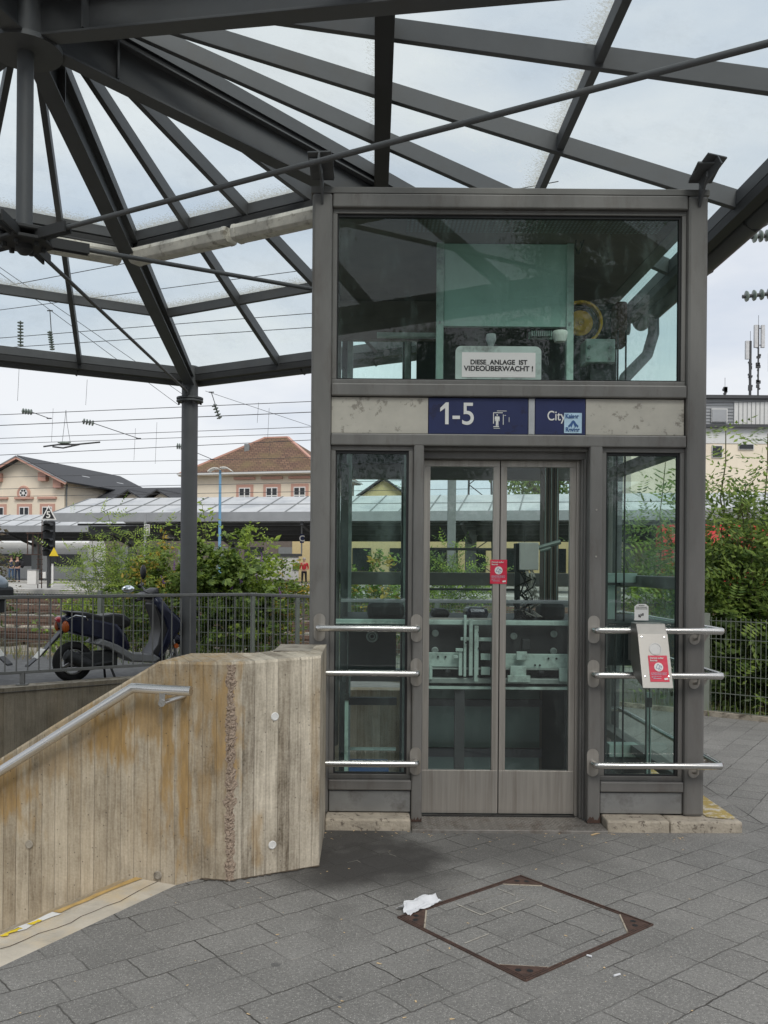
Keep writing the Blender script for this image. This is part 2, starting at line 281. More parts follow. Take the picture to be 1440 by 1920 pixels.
def concrete(name, ca, cb, board=.078, stain=1., streak=1.):
    m = bpy.data.materials.new(name); m.use_nodes = True; t = m.node_tree; L = t.links.new
    p = t.nodes['Principled BSDF']; p.inputs['Roughness'].default_value = .9; tc = N(t, 'ShaderNodeTexCoord')
    sx = N(t, 'ShaderNodeSeparateXYZ'); L(tc.outputs['Object'], sx.inputs[0])
    al = mathn(t, 'ADD', sx.outputs[0], mathn(t, 'MULTIPLY', sx.outputs[1], .35))
    q = mathn(t, 'DIVIDE', al, board); fl = mathn(t, 'FLOOR', q); frc = mathn(t, 'SUBTRACT', q, fl)
    wn = N(t, 'ShaderNodeTexWhiteNoise', noise_dimensions='1D'); L(fl, wn.inputs['W'])
    edge = mathn(t, 'MULTIPLY', mathn(t, 'ABSOLUTE', mathn(t, 'SUBTRACT', frc, .5)), 2)
    ln = N(t, 'ShaderNodeMapRange'); ln.inputs[1].default_value = .93; ln.inputs[2].default_value = 1; L(edge, ln.inputs[0])
    # wood grain imprint, stretched upwards, offset per board
    cb_ = N(t, 'ShaderNodeCombineXYZ'); L(mathn(t, 'ADD', mathn(t, 'MULTIPLY', al, 60), mathn(t, 'MULTIPLY', wn.outputs[0], 90)), cb_.inputs[0]); L(mathn(t, 'MULTIPLY', sx.outputs[2], 3.2), cb_.inputs[2]); L(mathn(t, 'MULTIPLY', sx.outputs[1], 3), cb_.inputs[1])
    gr = N(t, 'ShaderNodeTexNoise', Scale=1.0, Detail=5.0, Distortion=1.2); L(cb_.outputs[0], gr.inputs[0])
    big = N(t, 'ShaderNodeTexNoise', Scale=2.6, Detail=8.0, Roughness=.65); L(tc.outputs['Object'], big.inputs[0])
    fine = N(t, 'ShaderNodeTexNoise', Scale=90.0, Detail=4.0); L(tc.outputs['Object'], fine.inputs[0])
    k = mathn(t, 'ADD', mathn(t, 'MULTIPLY', wn.outputs[0], .24), mathn(t, 'MULTIPLY', gr.outputs[0], .62)); k = mathn(t, 'ADD', k, mathn(t, 'MULTIPLY', mathn(t, 'SUBTRACT', big.outputs[0], .5), 1.1))
    k = mathn(t, 'ADD', k, mathn(t, 'MULTIPLY', mathn(t, 'SUBTRACT', fine.outputs[0], .5), .35))
    mr = N(t, 'ShaderNodeMapRange'); mr.inputs[1].default_value = .08; mr.inputs[2].default_value = .72; L(k, mr.inputs[0])
    col = mixc(t, mr.outputs[0], ca+(1,), cb+(1,))
    # rust brown run-off streaks
    mp = N(t, 'ShaderNodeMapping'); mp.inputs['Scale'].default_value = (5.5, 5.5, .9); mp.inputs['Location'].default_value = (.4, 0, .2); L(tc.outputs['Object'], mp.inputs[0])
    s1 = N(t, 'ShaderNodeTexNoise', Scale=1.0, Detail=7.0, Roughness=.6, Distortion=.3); L(mp.outputs[0], s1.inputs[0])
    s2 = N(t, 'ShaderNodeMapRange'); s2.inputs[1].default_value = .47; s2.inputs[2].default_value = .66; s2.inputs[4].default_value = .7*stain; L(s1.outputs[0], s2.inputs[0])
    xm = N(t, 'ShaderNodeMapRange'); xm.inputs[1].default_value = .1; xm.inputs[2].default_value = -.15; xm.inputs[3].default_value = .12; xm.inputs[4].default_value = 1; L(sx.outputs[0], xm.inputs[0])
    zm = N(t, 'ShaderNodeMapRange'); zm.inputs[1].default_value = .1; zm.inputs[2].default_value = .85; zm.inputs[3].default_value = .25; zm.inputs[4].default_value = 1; L(sx.outputs[2], zm.inputs[0])
    sf = mathn(t, 'MULTIPLY', mathn(t, 'MULTIPLY', s2.outputs[0], xm.outputs[0]), zm.outputs[0])
    if stain > .5:
        ws = N(t, 'ShaderNodeTexNoise', Scale=16.0, Detail=6.0); mq = N(t, 'ShaderNodeMapping'); mq.inputs['Scale'].default_value = (2.2, 1, .55); L(tc.outputs['Object'], mq.inputs[0]); L(mq.outputs[0], ws.inputs[0])
        for (xc, w_, zt_, zb_, k_) in ((-.325, .034, 1.10, .26, .95), (-.235, .036, 1.02, .05, .95), (-.03, .075, 1.04, .50, .8), (-.13, .05, 1.1, .72, .7), (-.13, .04, .62, .15, .5), (-.64, .17, .84, .55, 1.0), (-.44, .11, .97, .66, .8), (-.28, .2, 1.1, .86, .3), (-1.28, .24, .56, .20, .9), (-.90, .12, .62, .45, .45), (.12, .03, .32, .08, .5), (.40, .03, 1.0, .3, .3), (-.43, .03, .35, .1, .35)):
            ax = mathn(t, 'ABSOLUTE', mathn(t, 'SUBTRACT', sx.outputs[0], xc)); ax = mathn(t, 'DIVIDE', ax, w_)
            zc, zh = (zt_+zb_)/2, (zt_-zb_)/2; az = mathn(t, 'DIVIDE', mathn(t, 'ABSOLUTE', mathn(t, 'SUBTRACT', sx.outputs[2], zc)), zh)
            dd = mathn(t, 'ADD', mathn(t, 'MAXIMUM', ax, az), mathn(t, 'MULTIPLY', mathn(t, 'SUBTRACT', ws.outputs[0], .5), 2.4))
            m1_ = N(t, 'ShaderNodeMapRange'); m1_.inputs[1].default_value = .45; m1_.inputs[2].default_value = 1.2; m1_.inputs[3].default_value = k_; m1_.inputs[4].default_value = 0; L(dd, m1_.inputs[0])
            sf = mathn(t, 'MAXIMUM', sf, m1_.outputs[0])
    dk = N(t, 'ShaderNodeTexNoise', Scale=11.0, Detail=4.0); L(mp.outputs[0], dk.inputs[0])
    col = mixc(t, sf, col, mixc(t, dk.outputs[0], (.13, .075, .028, 1), (.56, .34, .11, 1)))
    lf_ = mathn(t, 'LESS_THAN', sx.outputs[0], .0)
    if stain > .5: col = mixc(t, mathn(t, 'MULTIPLY', lf_, mathn(t, 'MULTIPLY', big.outputs[0], .55)), col, (.36, .265, .15, 1))
    # pores
    vo = N(t, 'ShaderNodeTexVoronoi', Scale=24.0); L(tc.outputs['Object'], vo.inputs[0])
    po = mathn(t, 'LESS_THAN', vo.outputs['Distance'], .09)
    col = mixc(t, mathn(t, 'MULTIPLY', po, .6), col, (.06, .05, .04, 1)); col = mixc(t, mathn(t, 'MULTIPLY', ln.outputs[0], mathn(t, 'MULTIPLY', big.outputs[0], .55)), col, (.12, .10, .08, 1))
    L(col, p.inputs['Base Color'])
    h = mathn(t, 'ADD', mathn(t, 'MULTIPLY', gr.outputs[0], .5), mathn(t, 'MULTIPLY', wn.outputs[0], .5)); h = mathn(t, 'SUBTRACT', h, mathn(t, 'MULTIPLY', ln.outputs[0], 1.2)); h = mathn(t, 'ADD', h, mathn(t, 'MULTIPLY', fine.outputs[0], .5)); h = mathn(t, 'SUBTRACT', h, mathn(t, 'MULTIPLY', po, 1.5))
    bp = N(t, 'ShaderNodeBump', Strength=.55, Distance=.006); L(h, bp.inputs['Height']); L(bp.outputs[0], p.inputs['Normal'])
    M[name] = m
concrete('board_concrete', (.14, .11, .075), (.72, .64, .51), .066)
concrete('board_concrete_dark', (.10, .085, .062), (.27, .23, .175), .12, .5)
mat('concrete_top', (.36, .32, .26), .95, 0, .25, 5, .5, 60, dirt=(.13, .11, .085), dscale=9, dthr=(.48, .62))
mat('plinth_concrete', (.40, .35, .28), .95, 0, .25, 9, .6, 60, dirt=(.15, .125, .10), dscale=26, dthr=(.56, .62))
mat('lichen_concrete', (.40, .30, .10), .95, 0, .2, 9, .6, 60, dirt=(.55, .50, .40), dscale=16, dthr=(.5, .56))
mat('nosing_slab', (.50, .45, .37), .95, 0, .22, 5, .4, 70, dirt=(.58, .46, .29), dscale=1.5, dthr=(.46, .62))
mat('rough_joint', (.44, .34, .26), .95, 0, .4, 60, 1., 120, dirt=(.17, .12, .085), dscale=60, dthr=(.48, .60))
mat('gravel', (.27, .25, .215), .95, 0, .35, 30, .8, 60, dirt=(.10, .11, .04), dscale=1.2, dthr=(.5, .65))
mat('terrace_cobble', (.13, .13, .13), .9, 0, .3, 9, .6, 30)
mat('tread_plate', (.27, .255, .235), .5, .55, .2, 10, dirt=(.12, .09, .07), dscale=8)

def tileroof():
    m = bpy.data.materials.new('roof_tiles'); m.use_nodes = True; t = m.node_tree; L = t.links.new
    p = t.nodes['Principled BSDF']; p.inputs['Roughness'].default_value = .85; tc = N(t, 'ShaderNodeTexCoord')
    b = N(t, 'ShaderNodeTexBrick', Scale=1.0); b.inputs['Brick Width'].default_value = .45; b.inputs['Row Height'].default_value = .36; b.inputs['Mortar Size'].default_value = .035
    b.inputs['Color1'].default_value = (.125, .07, .047, 1); b.inputs['Color2'].default_value = (.20, .12, .075, 1); b.inputs['Mortar'].default_value = (.07, .04, .03, 1)
    sx = N(t, 'ShaderNodeSeparateXYZ'); L(tc.outputs['Object'], sx.inputs[0]); cb = N(t, 'ShaderNodeCombineXYZ')
    L(mathn(t, 'ADD', sx.outputs[0], mathn(t, 'MULTIPLY', sx.outputs[1], .23)), cb.inputs[0]); L(mathn(t, 'MULTIPLY', sx.outputs[2], 1.6), cb.inputs[1]); L(cb.outputs[0], b.inputs[0])
    nz = N(t, 'ShaderNodeTexNoise', Scale=.5, Detail=8.0); L(tc.outputs['Object'], nz.inputs[0])
    mr = N(t, 'ShaderNodeMapRange'); mr.inputs[1].default_value = .45; mr.inputs[2].default_value = .7; mr.inputs[4].default_value = .7; L(nz.outputs[0], mr.inputs[0])
    L(mixc(t, mr.outputs[0], b.outputs['Color'], (.16, .12, .055, 1)), p.inputs['Base Color']); M['roof_tiles'] = m
tileroof()

# ------------------------------------------------------------------ mesh helpers
ORG = {}
def origin(o): return ORG.get(o.name, Vector((0, 0, 0))) if o else Vector((0, 0, 0))
def thing(name, label, cat, loc=(0, 0, 0), group=None):
    o = bpy.data.objects.new(name, None); COL.objects.link(o); o.location = loc; o.empty_display_size = .2
    ORG[o.name] = Vector(loc); o['label'] = label; o['category'] = cat
    if group: o['group'] = group
    return o
def tag(o, label, cat, group=None, kind=None):
    if label: o['label'] = label
    if cat: o['category'] = cat
    if group: o['group'] = group
    if kind: o['kind'] = kind
    return o
class MB:
    def __init__(s): s.v = []; s.f = []; s.at = []
    def add(s, vs, fs):
        n = len(s.v); s.v += [Vector(v) for v in vs]; s.f += [tuple(n+i for i in f) for f in fs]; return s
    def box(s, x0, x1, y0, y1, z0, z1, Mx=None):
        vs = [Vector((x, y, z)) for x in (x0, x1) for y in (y0, y1) for z in (z0, z1)]
        if Mx: vs = [Mx @ v for v in vs]
        return s.add(vs, [(0, 1, 3, 2), (4, 6, 7, 5), (0, 4, 5, 1), (2, 3, 7, 6), (0, 2, 6, 4), (1, 5, 7, 3)])
    def bar(s, p0, p1, w_, h_, up=(0, 0, 1), off=0., side=0., h1=None):
        p0, p1 = Vector(p0), Vector(p1); d = (p1-p0).normalized(); r = d.cross(Vector(up)).normalized(); u = r.cross(d)
        vs = []
        for p, hh in ((p0, h_), (p1, h_ if h1 is None else h1)):
            c = p+r*side
            # top at +off, body hangs below
            vs += [c-r*w_/2+u*(off), c+r*w_/2+u*(off), c+r*w_/2+u*(off-hh), c-r*w_/2+u*(off-hh)]
        return s.add(vs, [(0, 1, 2, 3), (7, 6, 5, 4), (0, 4, 5, 1), (1, 5, 6, 2), (2, 6, 7, 3), (3, 7, 4, 0)])
    def tube(s, pts, r, n=10, cap=True):
        pts = [Vector(p) for p in pts]; rs = r if isinstance(r, (list, tuple)) else [r]*len(pts)
        d0 = (pts[1]-pts[0]).normalized(); a = Vector((0, 0, 1)) if abs(d0.z) < .9 else Vector((1, 0, 0)); u = d0.cross(a).normalized()
        base = len(s.v); k = len(pts)
        for i, p in enumerate(pts):
            d1 = (pts[i]-pts[i-1]).normalized() if i else (pts[1]-pts[0]).normalized()
            d2 = (pts[i+1]-pts[i]).normalized() if i < k-1 else d1
            d = (d1+d2)
            d = d.normalized() if d.length > 1e-6 else d1
            u = (u-d*u.dot(d)).normalized(); w_ = d.cross(u)
            sc = 1/max(.5, d.dot(d2)) if 0 < i < k-1 else 1
            for j in range(n):
                t = 2*math.pi*j/n; s.v.append(p+(u*math.cos(t)+w_*math.sin(t))*rs[i]*sc)
        for i in range(k-1):
            for j in range(n):
                s.f.append((base+i*n+j, base+i*n+(j+1) % n, base+(i+1)*n+(j+1) % n, base+(i+1)*n+j))
        if cap: s.f.append(tuple(base+j for j in reversed(range(n)))); s.f.append(tuple(base+(k-1)*n+j for j in range(n)))
        return s
    def cyl(s, p0, p1, r, n=20, r1=None): return s.tube([p0, p1], [r, r if r1 is None else r1], n)
    def lathe(s, c, prof, n=20, ax=(0, 0, 1)):
        ax = Vector(ax).normalized(); a = Vector((1, 0, 0)) if abs(ax.x) < .9 else Vector((0, 1, 0)); u = ax.cross(a).normalized(); w_ = ax.cross(u); base = len(s.v); c = Vector(c)
        for r, z in prof:
            for j in range(n):
                t = 2*math.pi*j/n; s.v.append(c+ax*z+(u*math.cos(t)+w_*math.sin(t))*r)
        for i in range(len(prof)-1):
            for j in range(n): s.f.append((base+i*n+j, base+i*n+(j+1) % n, base+(i+1)*n+(j+1) % n, base+(i+1)*n+j))
        s.f.append(tuple(base+j for j in reversed(range(n)))); s.f.append(tuple(base+(len(prof)-1)*n+j for j in range(n)))
        return s
    def prism(s, poly, o, ex, ey, dv):
        o, ex, ey, dv = map(Vector, (o, ex, ey, dv)); n = len(poly); a = [o+ex*x+ey*y for x, y in poly]; b = [p+dv for p in a]
        fs = [tuple(range(n)), tuple(reversed(range(n, 2*n)))]+[(i, i+n, (i+1) % n+n, (i+1) % n) for i in range(n)]
        return s.add(a+b, fs)
    def torus(s, c, R, r, ax=(0, 1, 0), n=28, k=10, sq=1.):
        ax = Vector(ax).normalized(); a = Vector((0, 0, 1)) if abs(ax.z) < .9 else Vector((1, 0, 0)); u = ax.cross(a).normalized(); w_ = ax.cross(u); base = len(s.v); c = Vector(c)
        for i in range(n):
            t = 2*math.pi*i/n; d = u*math.cos(t)+w_*math.sin(t)
            for j in range(k):
                q = 2*math.pi*j/k; s.v.append(c+d*(R+r*math.cos(q))+ax*r*sq*math.sin(q))
        for i in range(n):
            for j in range(k): s.f.append((base+i*k+j, base+i*k+(j+1) % k, base+((i+1) % n)*k+(j+1) % k, base+((i+1) % n)*k+j))
        return s
    def ball(s, c, r, n=12, k=8):
        if isinstance(r, (int, float)): r = (r, r, r)
        base = len(s.v); c = Vector(c)
        for i in range(k+1):
            th = math.pi*i/k
            for j in range(n):
                ph = 2*math.pi*j/n; s.v.append(c+Vector((r[0]*math.sin(th)*math.cos(ph), r[1]*math.sin(th)*math.sin(ph), r[2]*math.cos(th))))
        for i in range(k):
            for j in range(n): s.f.append((base+i*n+j, base+(i+1)*n+j, base+(i+1)*n+(j+1) % n, base+i*n+(j+1) % n))
        return s
    def build(s, name, m, parent=None, bevel=0., smooth=False, subsurf=0, solid=0.):
        me = bpy.data.meshes.new(name); og = origin(parent)
        me.from_pydata([tuple(v-og) for v in s.v], [], s.f); me.update()
        o = bpy.data.objects.new(name, me); COL.objects.link(o)
        me.materials.append(M[m] if isinstance(m, str) else m)
        if parent: o.parent = parent
        ORG[o.name] = og
        if smooth:
            for p in me.polygons: p.use_smooth = True
            if not subsurf: me.set_sharp_from_angle(angle=rad(38))
        if solid: md = o.modifiers.new('s', 'SOLIDIFY'); md.thickness = solid
        if bevel: md = o.modifiers.new('b', 'BEVEL'); md.width = bevel; md.segments = 2; md.limit_method = 'ANGLE'; md.angle_limit = rad(40)
        if subsurf: md = o.modifiers.new('u', 'SUBSURF'); md.levels = md.render_levels = subsurf
        return o
def at(x, y, Y):                                # measured photo position -> metric position at depth Y
    c, s = math.cos(ROLL), math.sin(ROLL); dx, dy = x-PX, y-PY
    return Vector(((dx*c-dy*s)*Y/F, Y, H-(dx*s+dy*c)*Y/F))
def gz(x, y, z=0.):                             # photo position on a level plane z
    c, s = math.cos(ROLL), math.sin(ROLL); dx, dy = x-PX, y-PY
    Y = (H-z)*F/(dx*s+dy*c); return Vector(((dx*c-dy*s)*Y/F, Y, z))
def lettering(name, body, size, loc, m, parent=None, bold=0., ex=(1, 0, 0), ey=(0, 0, 1), xs=1., align='LEFT', spacing=1.):
    cu = bpy.data.curves.new(name, 'FONT'); cu.body = body; cu.size = size; cu.extrude = .0008; cu.align_x = align; cu.offset = bold; cu.space_character = spacing
    tmp = bpy.data.objects.new('tmp_text', cu); COL.objects.link(tmp)
    dg = bpy.context.evaluated_depsgraph_get(); me = bpy.data.meshes.new_from_object(tmp.evaluated_get(dg)); bpy.data.objects.remove(tmp)
    ex, ey = Vector(ex).normalized(), Vector(ey).normalized(); nn = ex.cross(ey); loc = Vector(loc)-origin(parent)
    for v in me.vertices: c = v.co.copy(); v.co = loc+ex*c.x*xs+ey*c.y+nn*c.z
    me.materials.clear(); me.materials.append(M[m]); me.name = name
    o = bpy.data.objects.new(name, me); COL.objects.link(o)
    if parent: o.parent = parent
    return o
def copytree(r, name=None):
    c = r.copy(); COL.objects.link(c)
    def rec(a, b):
        for ch in [q for q in SNAP if q.parent == a]:
            d = ch.copy(); COL.objects.link(d); d.parent = b; rec(ch, d)
    SNAP = list(bpy.data.objects); rec(r, c); return c

# ------------------------------------------------------------------ ground, stairwell, terrace
WA = [(-.227, 5.40), (-.227, 4.70), (-.655, 4.465), (-1.03, 4.545)]     # concrete parapet foot line
pl = MB()
def poly(mb, pts, z): mb.add([(x, y, z) for x, y in pts], [tuple(range(len(pts)))])
nearL = (-2.10, 2.17)
poly(pl, [(-.227, -30), (-.227, 5.40), (40, 5.40), (40, -30)], 0)
poly(pl, [(-.227, -30), (-2.10, -30), nearL, (-.903, 4.403), (-.80, 4.50), (-.655, 4.465), (-.227, 4.70)], 0)
poly(pl, [(-30, -30), (-30, -.3), (-9, 1.2), (-2.12, 2.12), (-2.10, -30)], 0)
poly(pl, [(2.12, 5.40), (2.12, 7.9), (40, 7.9), (40, 5.40)], 0)
poly(pl, [(-.5, 7.9), (-1.0, 13.4), (3.63, 9.64), (8, 6.1), (40, -10), (40, 7.9)][0:3]+[(5.78, 7.9)], 0)
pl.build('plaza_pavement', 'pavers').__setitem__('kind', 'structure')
kerb = [(-9, 6.9), (-4.18, 10.05), (-2.86, 11.12), (-1.75, 11.85), (-1.42, 12.0), (-.48, 11.25), (-.48, 7.9)]
te = MB(); poly(te, [(-20, 6.9), (-20, 17), (-9, 15.2), (-1.0, 13.4), (-.48, 11.2), (-1.42, 11.95), (-1.75, 11.8), (-2.86, 11.1), (-4.18, 10.02), (-9, 6.9)], .11)
te.build('terrace_pavement', 'terrace_cobble')['kind'] = 'structure'
gr = MB(); poly(gr, [(-900, 8), (-900, 1500), (900, 1500), (900, -200), (60, -200), (8.2, 6.0), (3.7, 9.75), (-1.0, 13.5), (-9, 15.3), (-20, 17.1), (-40, 8)], -.12)
gr.build('gravel_ground', 'gravel')['kind'] = 'structure'
# stairwell floor and steps descending to the left
st = MB()
d = Vector((-.985, .17, 0)); e_ = Vector((.47, .883, 0))
for i in range(12):
    p = Vector((-2.35, 2.29, 0))+d*(.30*i); q = p+e_*2.55; z = -.16*(i+1)
    st.add([p+Vector((0, 0, z)), q+Vector((0, 0, z)), q+d*.30+Vector((0, 0, z)), p+d*.30+Vector((0, 0, z)), p+Vector((0, 0, z+.16)), q+Vector((0, 0, z+.16))], [(0, 1, 2, 3), (0, 4, 5, 1)])
st.build('stairs', 'nosing_slab')['kind'] = 'structure'
fl = MB(); poly(fl, [(-30, 0), (-30, 14), (-.2, 14), (-.2, 0)], -3.2); fl.build('underpass_floor', 'gravel')['kind'] = 'structure'
# nosing slab at the top of the stairs
sb = MB(); a0, a1, b1, b0 = Vector((-.903, 4.403, 0)), Vector((-2.10, 2.17, 0)), Vector((-2.345, 2.285, 0)), Vector((-1.128, 4.50, 0))
sb.add([a0, a1, b1, b0]+[p+Vector((0, 0, -.16)) for p in (a0, a1, b1, b0)], [(0, 3, 2, 1), (0, 1, 5, 4), (1, 2, 6, 5), (2, 3, 7, 6), (3, 0, 4, 7)])
sbt = sb.build('step_slab', 'nosing_slab'); tag(sbt, 'sandy concrete edge slab at the top of the stairs', 'step')
for k, (t0, t1, w0, w1, m) in enumerate([(.0, .205, .0, .045, 'step_paint'), (.207, .30, .0, .055, 'white_paint'), (.245, .268, .015, .05, 'traffic_yellow'), (.285, .325, .01, .045, 'traffic_yellow'), (.35, .42, .0, .03, 'traffic_yellow')]):
    pm = MB(); P = lambda t, w_: b0.lerp(b1, t)+(a0-b0).normalized()*w_+Vector((0, 0, .004+.002*(k > 1)))
    pts = [P(t0, w0+.004)]+[P(t0+(t1-t0)*i/6, w0+random.uniform(0, .012)) for i in range(7)]+[P(t1-(t1-t0)*i/6, w1+random.uniform(-.014, .004)) for i in range(7)]
    pm.add(pts, [tuple(range(len(pts)))]); pm.build('edge_marking', m, sbt)

rk = random.Random(4)
for q0, sd_ in ((.5, .0),):
    m_ = MB(); pv = None
    for i in range(26):
        t = i/26*.75; c = b0.lerp(b1, t)+(a0-b0)*(q0+sd_+rk.uniform(-.05, .05)+.16*math.sin(t*7+.6))+Vector((0, 0, .0035))
        if pv is not None: m_.bar(pv, c, rk.uniform(.0006, .0022), .002)
        pv = c
    m_.build('crack', 'bark', sbt)
# front parapet wall with sloping part
wl = thing('parapet_wall', 'board-marked concrete stair parapet with brown rust stains and sloping top', 'wall', (-.655, 4.465, 0))
TH = .42
front = [Vector((-.227, 4.70, 0)), Vector((-.655, 4.465, 0)), Vector((-1.03, 4.545, 0)), Vector((-1.53, 4.63, 0)), Vector((-3.2, 4.92, 0)), Vector((-6.2, 5.44, 0))]
back = [Vector((-.227, 5.40, 0)), Vector((-.60, 4.98, 0)), Vector((-.95, 4.99, 0)), Vector((-1.45, 5.06, 0)), Vector((-3.1, 5.34, 0)), Vector((-6.1, 5.86, 0))]
tops = [1.085, 1.072, 1.066, .762, -.29, -2.2]
mb = MB(); vs = []
for f, b, z in zip(front, back, tops):
    lo = -.02 if f.x > -.9 else -3.2
    vs += [(f.x, f.y, lo), (f.x, f.y, z-.012), (f.x, f.y+.012, z), (b.x, b.y, z), (b.x, b.y, -3.2)]
fs = []
for i in range(5):
    a, b = i*5, (i+1)*5
    fs += [(a, b, b+1, a+1), (a+1, b+1, b+2, a+2), (a+3, a+2, b+2, b+3), (a+4, a+3, b+3, b+4)]
fs += [(0, 1, 2, 3, 4), (29, 28, 27, 26, 25)]
vs[5*2] = (front[2].x, front[2].y, -3.2); 
mb.add(vs, fs); wo = mb.build('wall_body', 'board_concrete', wl)
wo.data.materials.append(M['concrete_top'])
for p in wo.data.polygons:
    if p.normal.z > .5: p.material_index = 1
mb = MB(); mb.box(-.5, -.228, 4.98, 5.42, .6, 1.083); mb.build('wall_end', 'concrete_top', wl)
# rough exposed-aggregate joint at the corner
mb = MB(); nU, nV = 10, 130; cn = Vector((-.655, 4.465, 0))
for j in range(nV+1):
    z = .0+1.062*j/nV; wd = .030+.024*noise.noise(Vector((0, 0, z*6)))+.018*noise.noise(Vector((4, 0, z*22)))
    cx = .006*noise.noise(Vector((9, 0, z*5)))
    for i in range(nU+1):
        u = (i/nU*2-1)*wd+cx+random.uniform(-.003, .003)
        yy = 4.465+(abs(u)*.55 if u > 0 else abs(u)*.21)
        k = 1-abs(i/nU*2-1)**2
        mb.v.append(Vector((cn.x+u, yy+.004-k*(.004+.014*abs(noise.noise(Vector((u*160, z*90, 1))))+random.uniform(0, .005)), z)))
for j in range(nV):
    for i in range(nU): q = j*(nU+1)+i; mb.f.append((q, q+1, q+nU+2, q+nU+1))
mb.build('rough_joint', 'rough_joint', wl)
for (x, y, Yd) in [(520, 1346, 4.62), (519, 1587, 4.62), (63, 1593, 4.70), (305, 1647, 4.545)]:
    p = at(x, y, Yd); yy = (4.465+(p.x+.655)*.549) if p.x > -.655 else 4.465-(p.x+.655)*.175
    nn = Vector((.48, -.877, 0)) if p.x > -.655 else Vector((-.17, -.985, 0))
    c = Vector((p.x*yy/p.y, yy, H-(H-p.z)*yy/p.y)); mb = MB();  mb.lathe(c-nn*.002, [(.021, 0), (.021, .004), (.016, .006), (.014, .004), (.004, .004)], 16, nn)
    mb.build('form_tie_plug', 'white_paint' if x > 500 else 'concrete_top', wl, smooth=True)
rk = random.Random(12)
for p_, q_ in ((Vector((-.227, 4.70, 0)), Vector((-.655, 4.465, 0))), (Vector((-.655, 4.465, 0)), Vector((-.80, 4.49, 0)))):
    n = 26; dn = (q_-p_).cross(UP if False else Vector((0, 0, 1))).normalized()
    if dn.y > 0: dn = -dn
    m_ = MB(); vs = []
    for i in range(n+1): c = p_.lerp(q_, i/n); vs += [c+Vector((0, 0, .0045))+dn*-.01, c+Vector((0, 0, .0045))+dn*rk.uniform(.004, .028)]
    m_.add(vs, [(2*i, 2*i+1, 2*i+3, 2*i+2) for i in range(n)]); o = m_.build('soil_line', 'bark', wl)
# stairwell handrail on the parapet
hr = thing('stair_handrail', 'stainless round handrail running down the stairs on the parapet', 'handrail', (-1.3, 4.45, 1.0))
P0 = gz(366, 1303, .925); P1 = gz(250, 1297, .925); sl_ = .636
P1 = at(252, 1297, 4.47); P0 = at(362, 1301, 4.40)
P2 = P1+Vector((-2.6, .45, -2.6*sl_*1.0))
mb = MB(); mb.tube([P0, P0.lerp(P1, .5), P1+Vector((.03, 0, 0)), P1, P1.lerp(P2, .02), P2], .0245, 16); mb.build('rail', 'stainless', hr, smooth=True)
br = MB(); bx = at(305, 1303, 4.42); br.box(bx.x-.006, bx.x+.022, bx.y-.004, bx.y+.004, bx.z-.062, bx.z); br.tube([bx+Vector((.01, .0, -.055)), bx+Vector((.15, .16, -.02))], .014, 10); br.lathe(bx+Vector((.008, -.004, -.055)), [(.017, 0), (.017, .010)], 14, (0, -1, 0)); br.build('bracket', 'stainless', hr, smooth=True)
# far side of the stairwell with kerb
fw = thing('stairwell_wall', 'dark weathered concrete wall under the railing kerb', 'wall', (-3, 11, 0))
mb = MB(); kp = [Vector((x, y, 0)) for x, y in kerb]
vs = []; fs = []
for i, p in enumerate(kp): vs += [p+Vector((0, 0, -3.2)), p+Vector((0, 0, .155)), p+Vector((-.16, .20, .155)) if i < 5 else p+Vector((.12, .1, .155)), p+Vector((-.16, .20, 0)) if i < 5 else p+Vector((.12, .1, 0))]
for i in range(len(kp)-1):
    a, b = i*4, i*4+4; fs += [(a, a+1, b+1, b), (a+1, a+2, b+2, b+1), (a+2, a+3, b+3, b+2)]
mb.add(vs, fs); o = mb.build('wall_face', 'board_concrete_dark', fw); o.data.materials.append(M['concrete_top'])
for p in o.data.polygons:
    if abs(p.normal.z) > .5: p.material_index = 1
# wall behind the lift shaft and shaft walls
sh = thing('shaft_wall', 'concrete lift shaft below ground seen through the lower glass', 'wall', (.9, 7.8, 0))
mb = MB(); mb.box(-.42, 2.12, 7.72, 7.9, -3.2, .50); mb.build('rear_wall', 'board_concrete', sh)
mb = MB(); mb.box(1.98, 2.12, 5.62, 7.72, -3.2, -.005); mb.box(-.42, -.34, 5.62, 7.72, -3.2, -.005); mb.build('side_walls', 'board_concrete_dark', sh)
mb = MB(); mb.box(-.42, 2.12, 5.7, 7.72, -3.3, -3.2); mb.build('pit_floor', 'machine_dark', sh)

# ------------------------------------------------------------------ railing on the far kerb
rg = thing('kerb_railing', 'grey painted steel bar railing along the stairwell kerb', 'railing', (-3, 11, .16))
rp = [Vector((-8.6, 7.15, 0)), Vector((-4.14, 10.3, 0)), Vector((-1.98, 11.83, 0)), Vector((-1.56, 12.1, 0)), Vector((-.62, 11.35, 0)), Vector((-.36, 9.0, 0))]
ZT, ZB = 1.165, .30
tr_, bb, ft = MB(), MB(), MB()
tr_.tube([p+Vector((0, 0, ZT)) for p in rp], .024, 4); 
for p, q in zip(rp, rp[1:]):
    bb.bar(p+Vector((0, 0, ZB+.02)), q+Vector((0, 0, ZB+.02)), .035, .035)
tr_ = MB()
for p, q in zip(rp, rp[1:]): tr_.bar(p+Vector((0, 0, ZT+.02)), q+Vector((0, 0, ZT+.02)), .045, .04)
tr_.build('top_rail', 'railing_paint', rg, bevel=.008); bb.build('bottom_rail', 'railing_paint', rg, bevel=.004)
acc = 0; nb = 0
bars = []
for p, q in zip(rp, rp[1:]):
    n = max(1, round((q-p).length/.128))
    for i in range(n): bars.append((p.lerp(q, (i+.5)/n), (q-p).normalized()))
bars.sort(key=lambda b: abs(b[0].x+2.5))
mbs = MB()
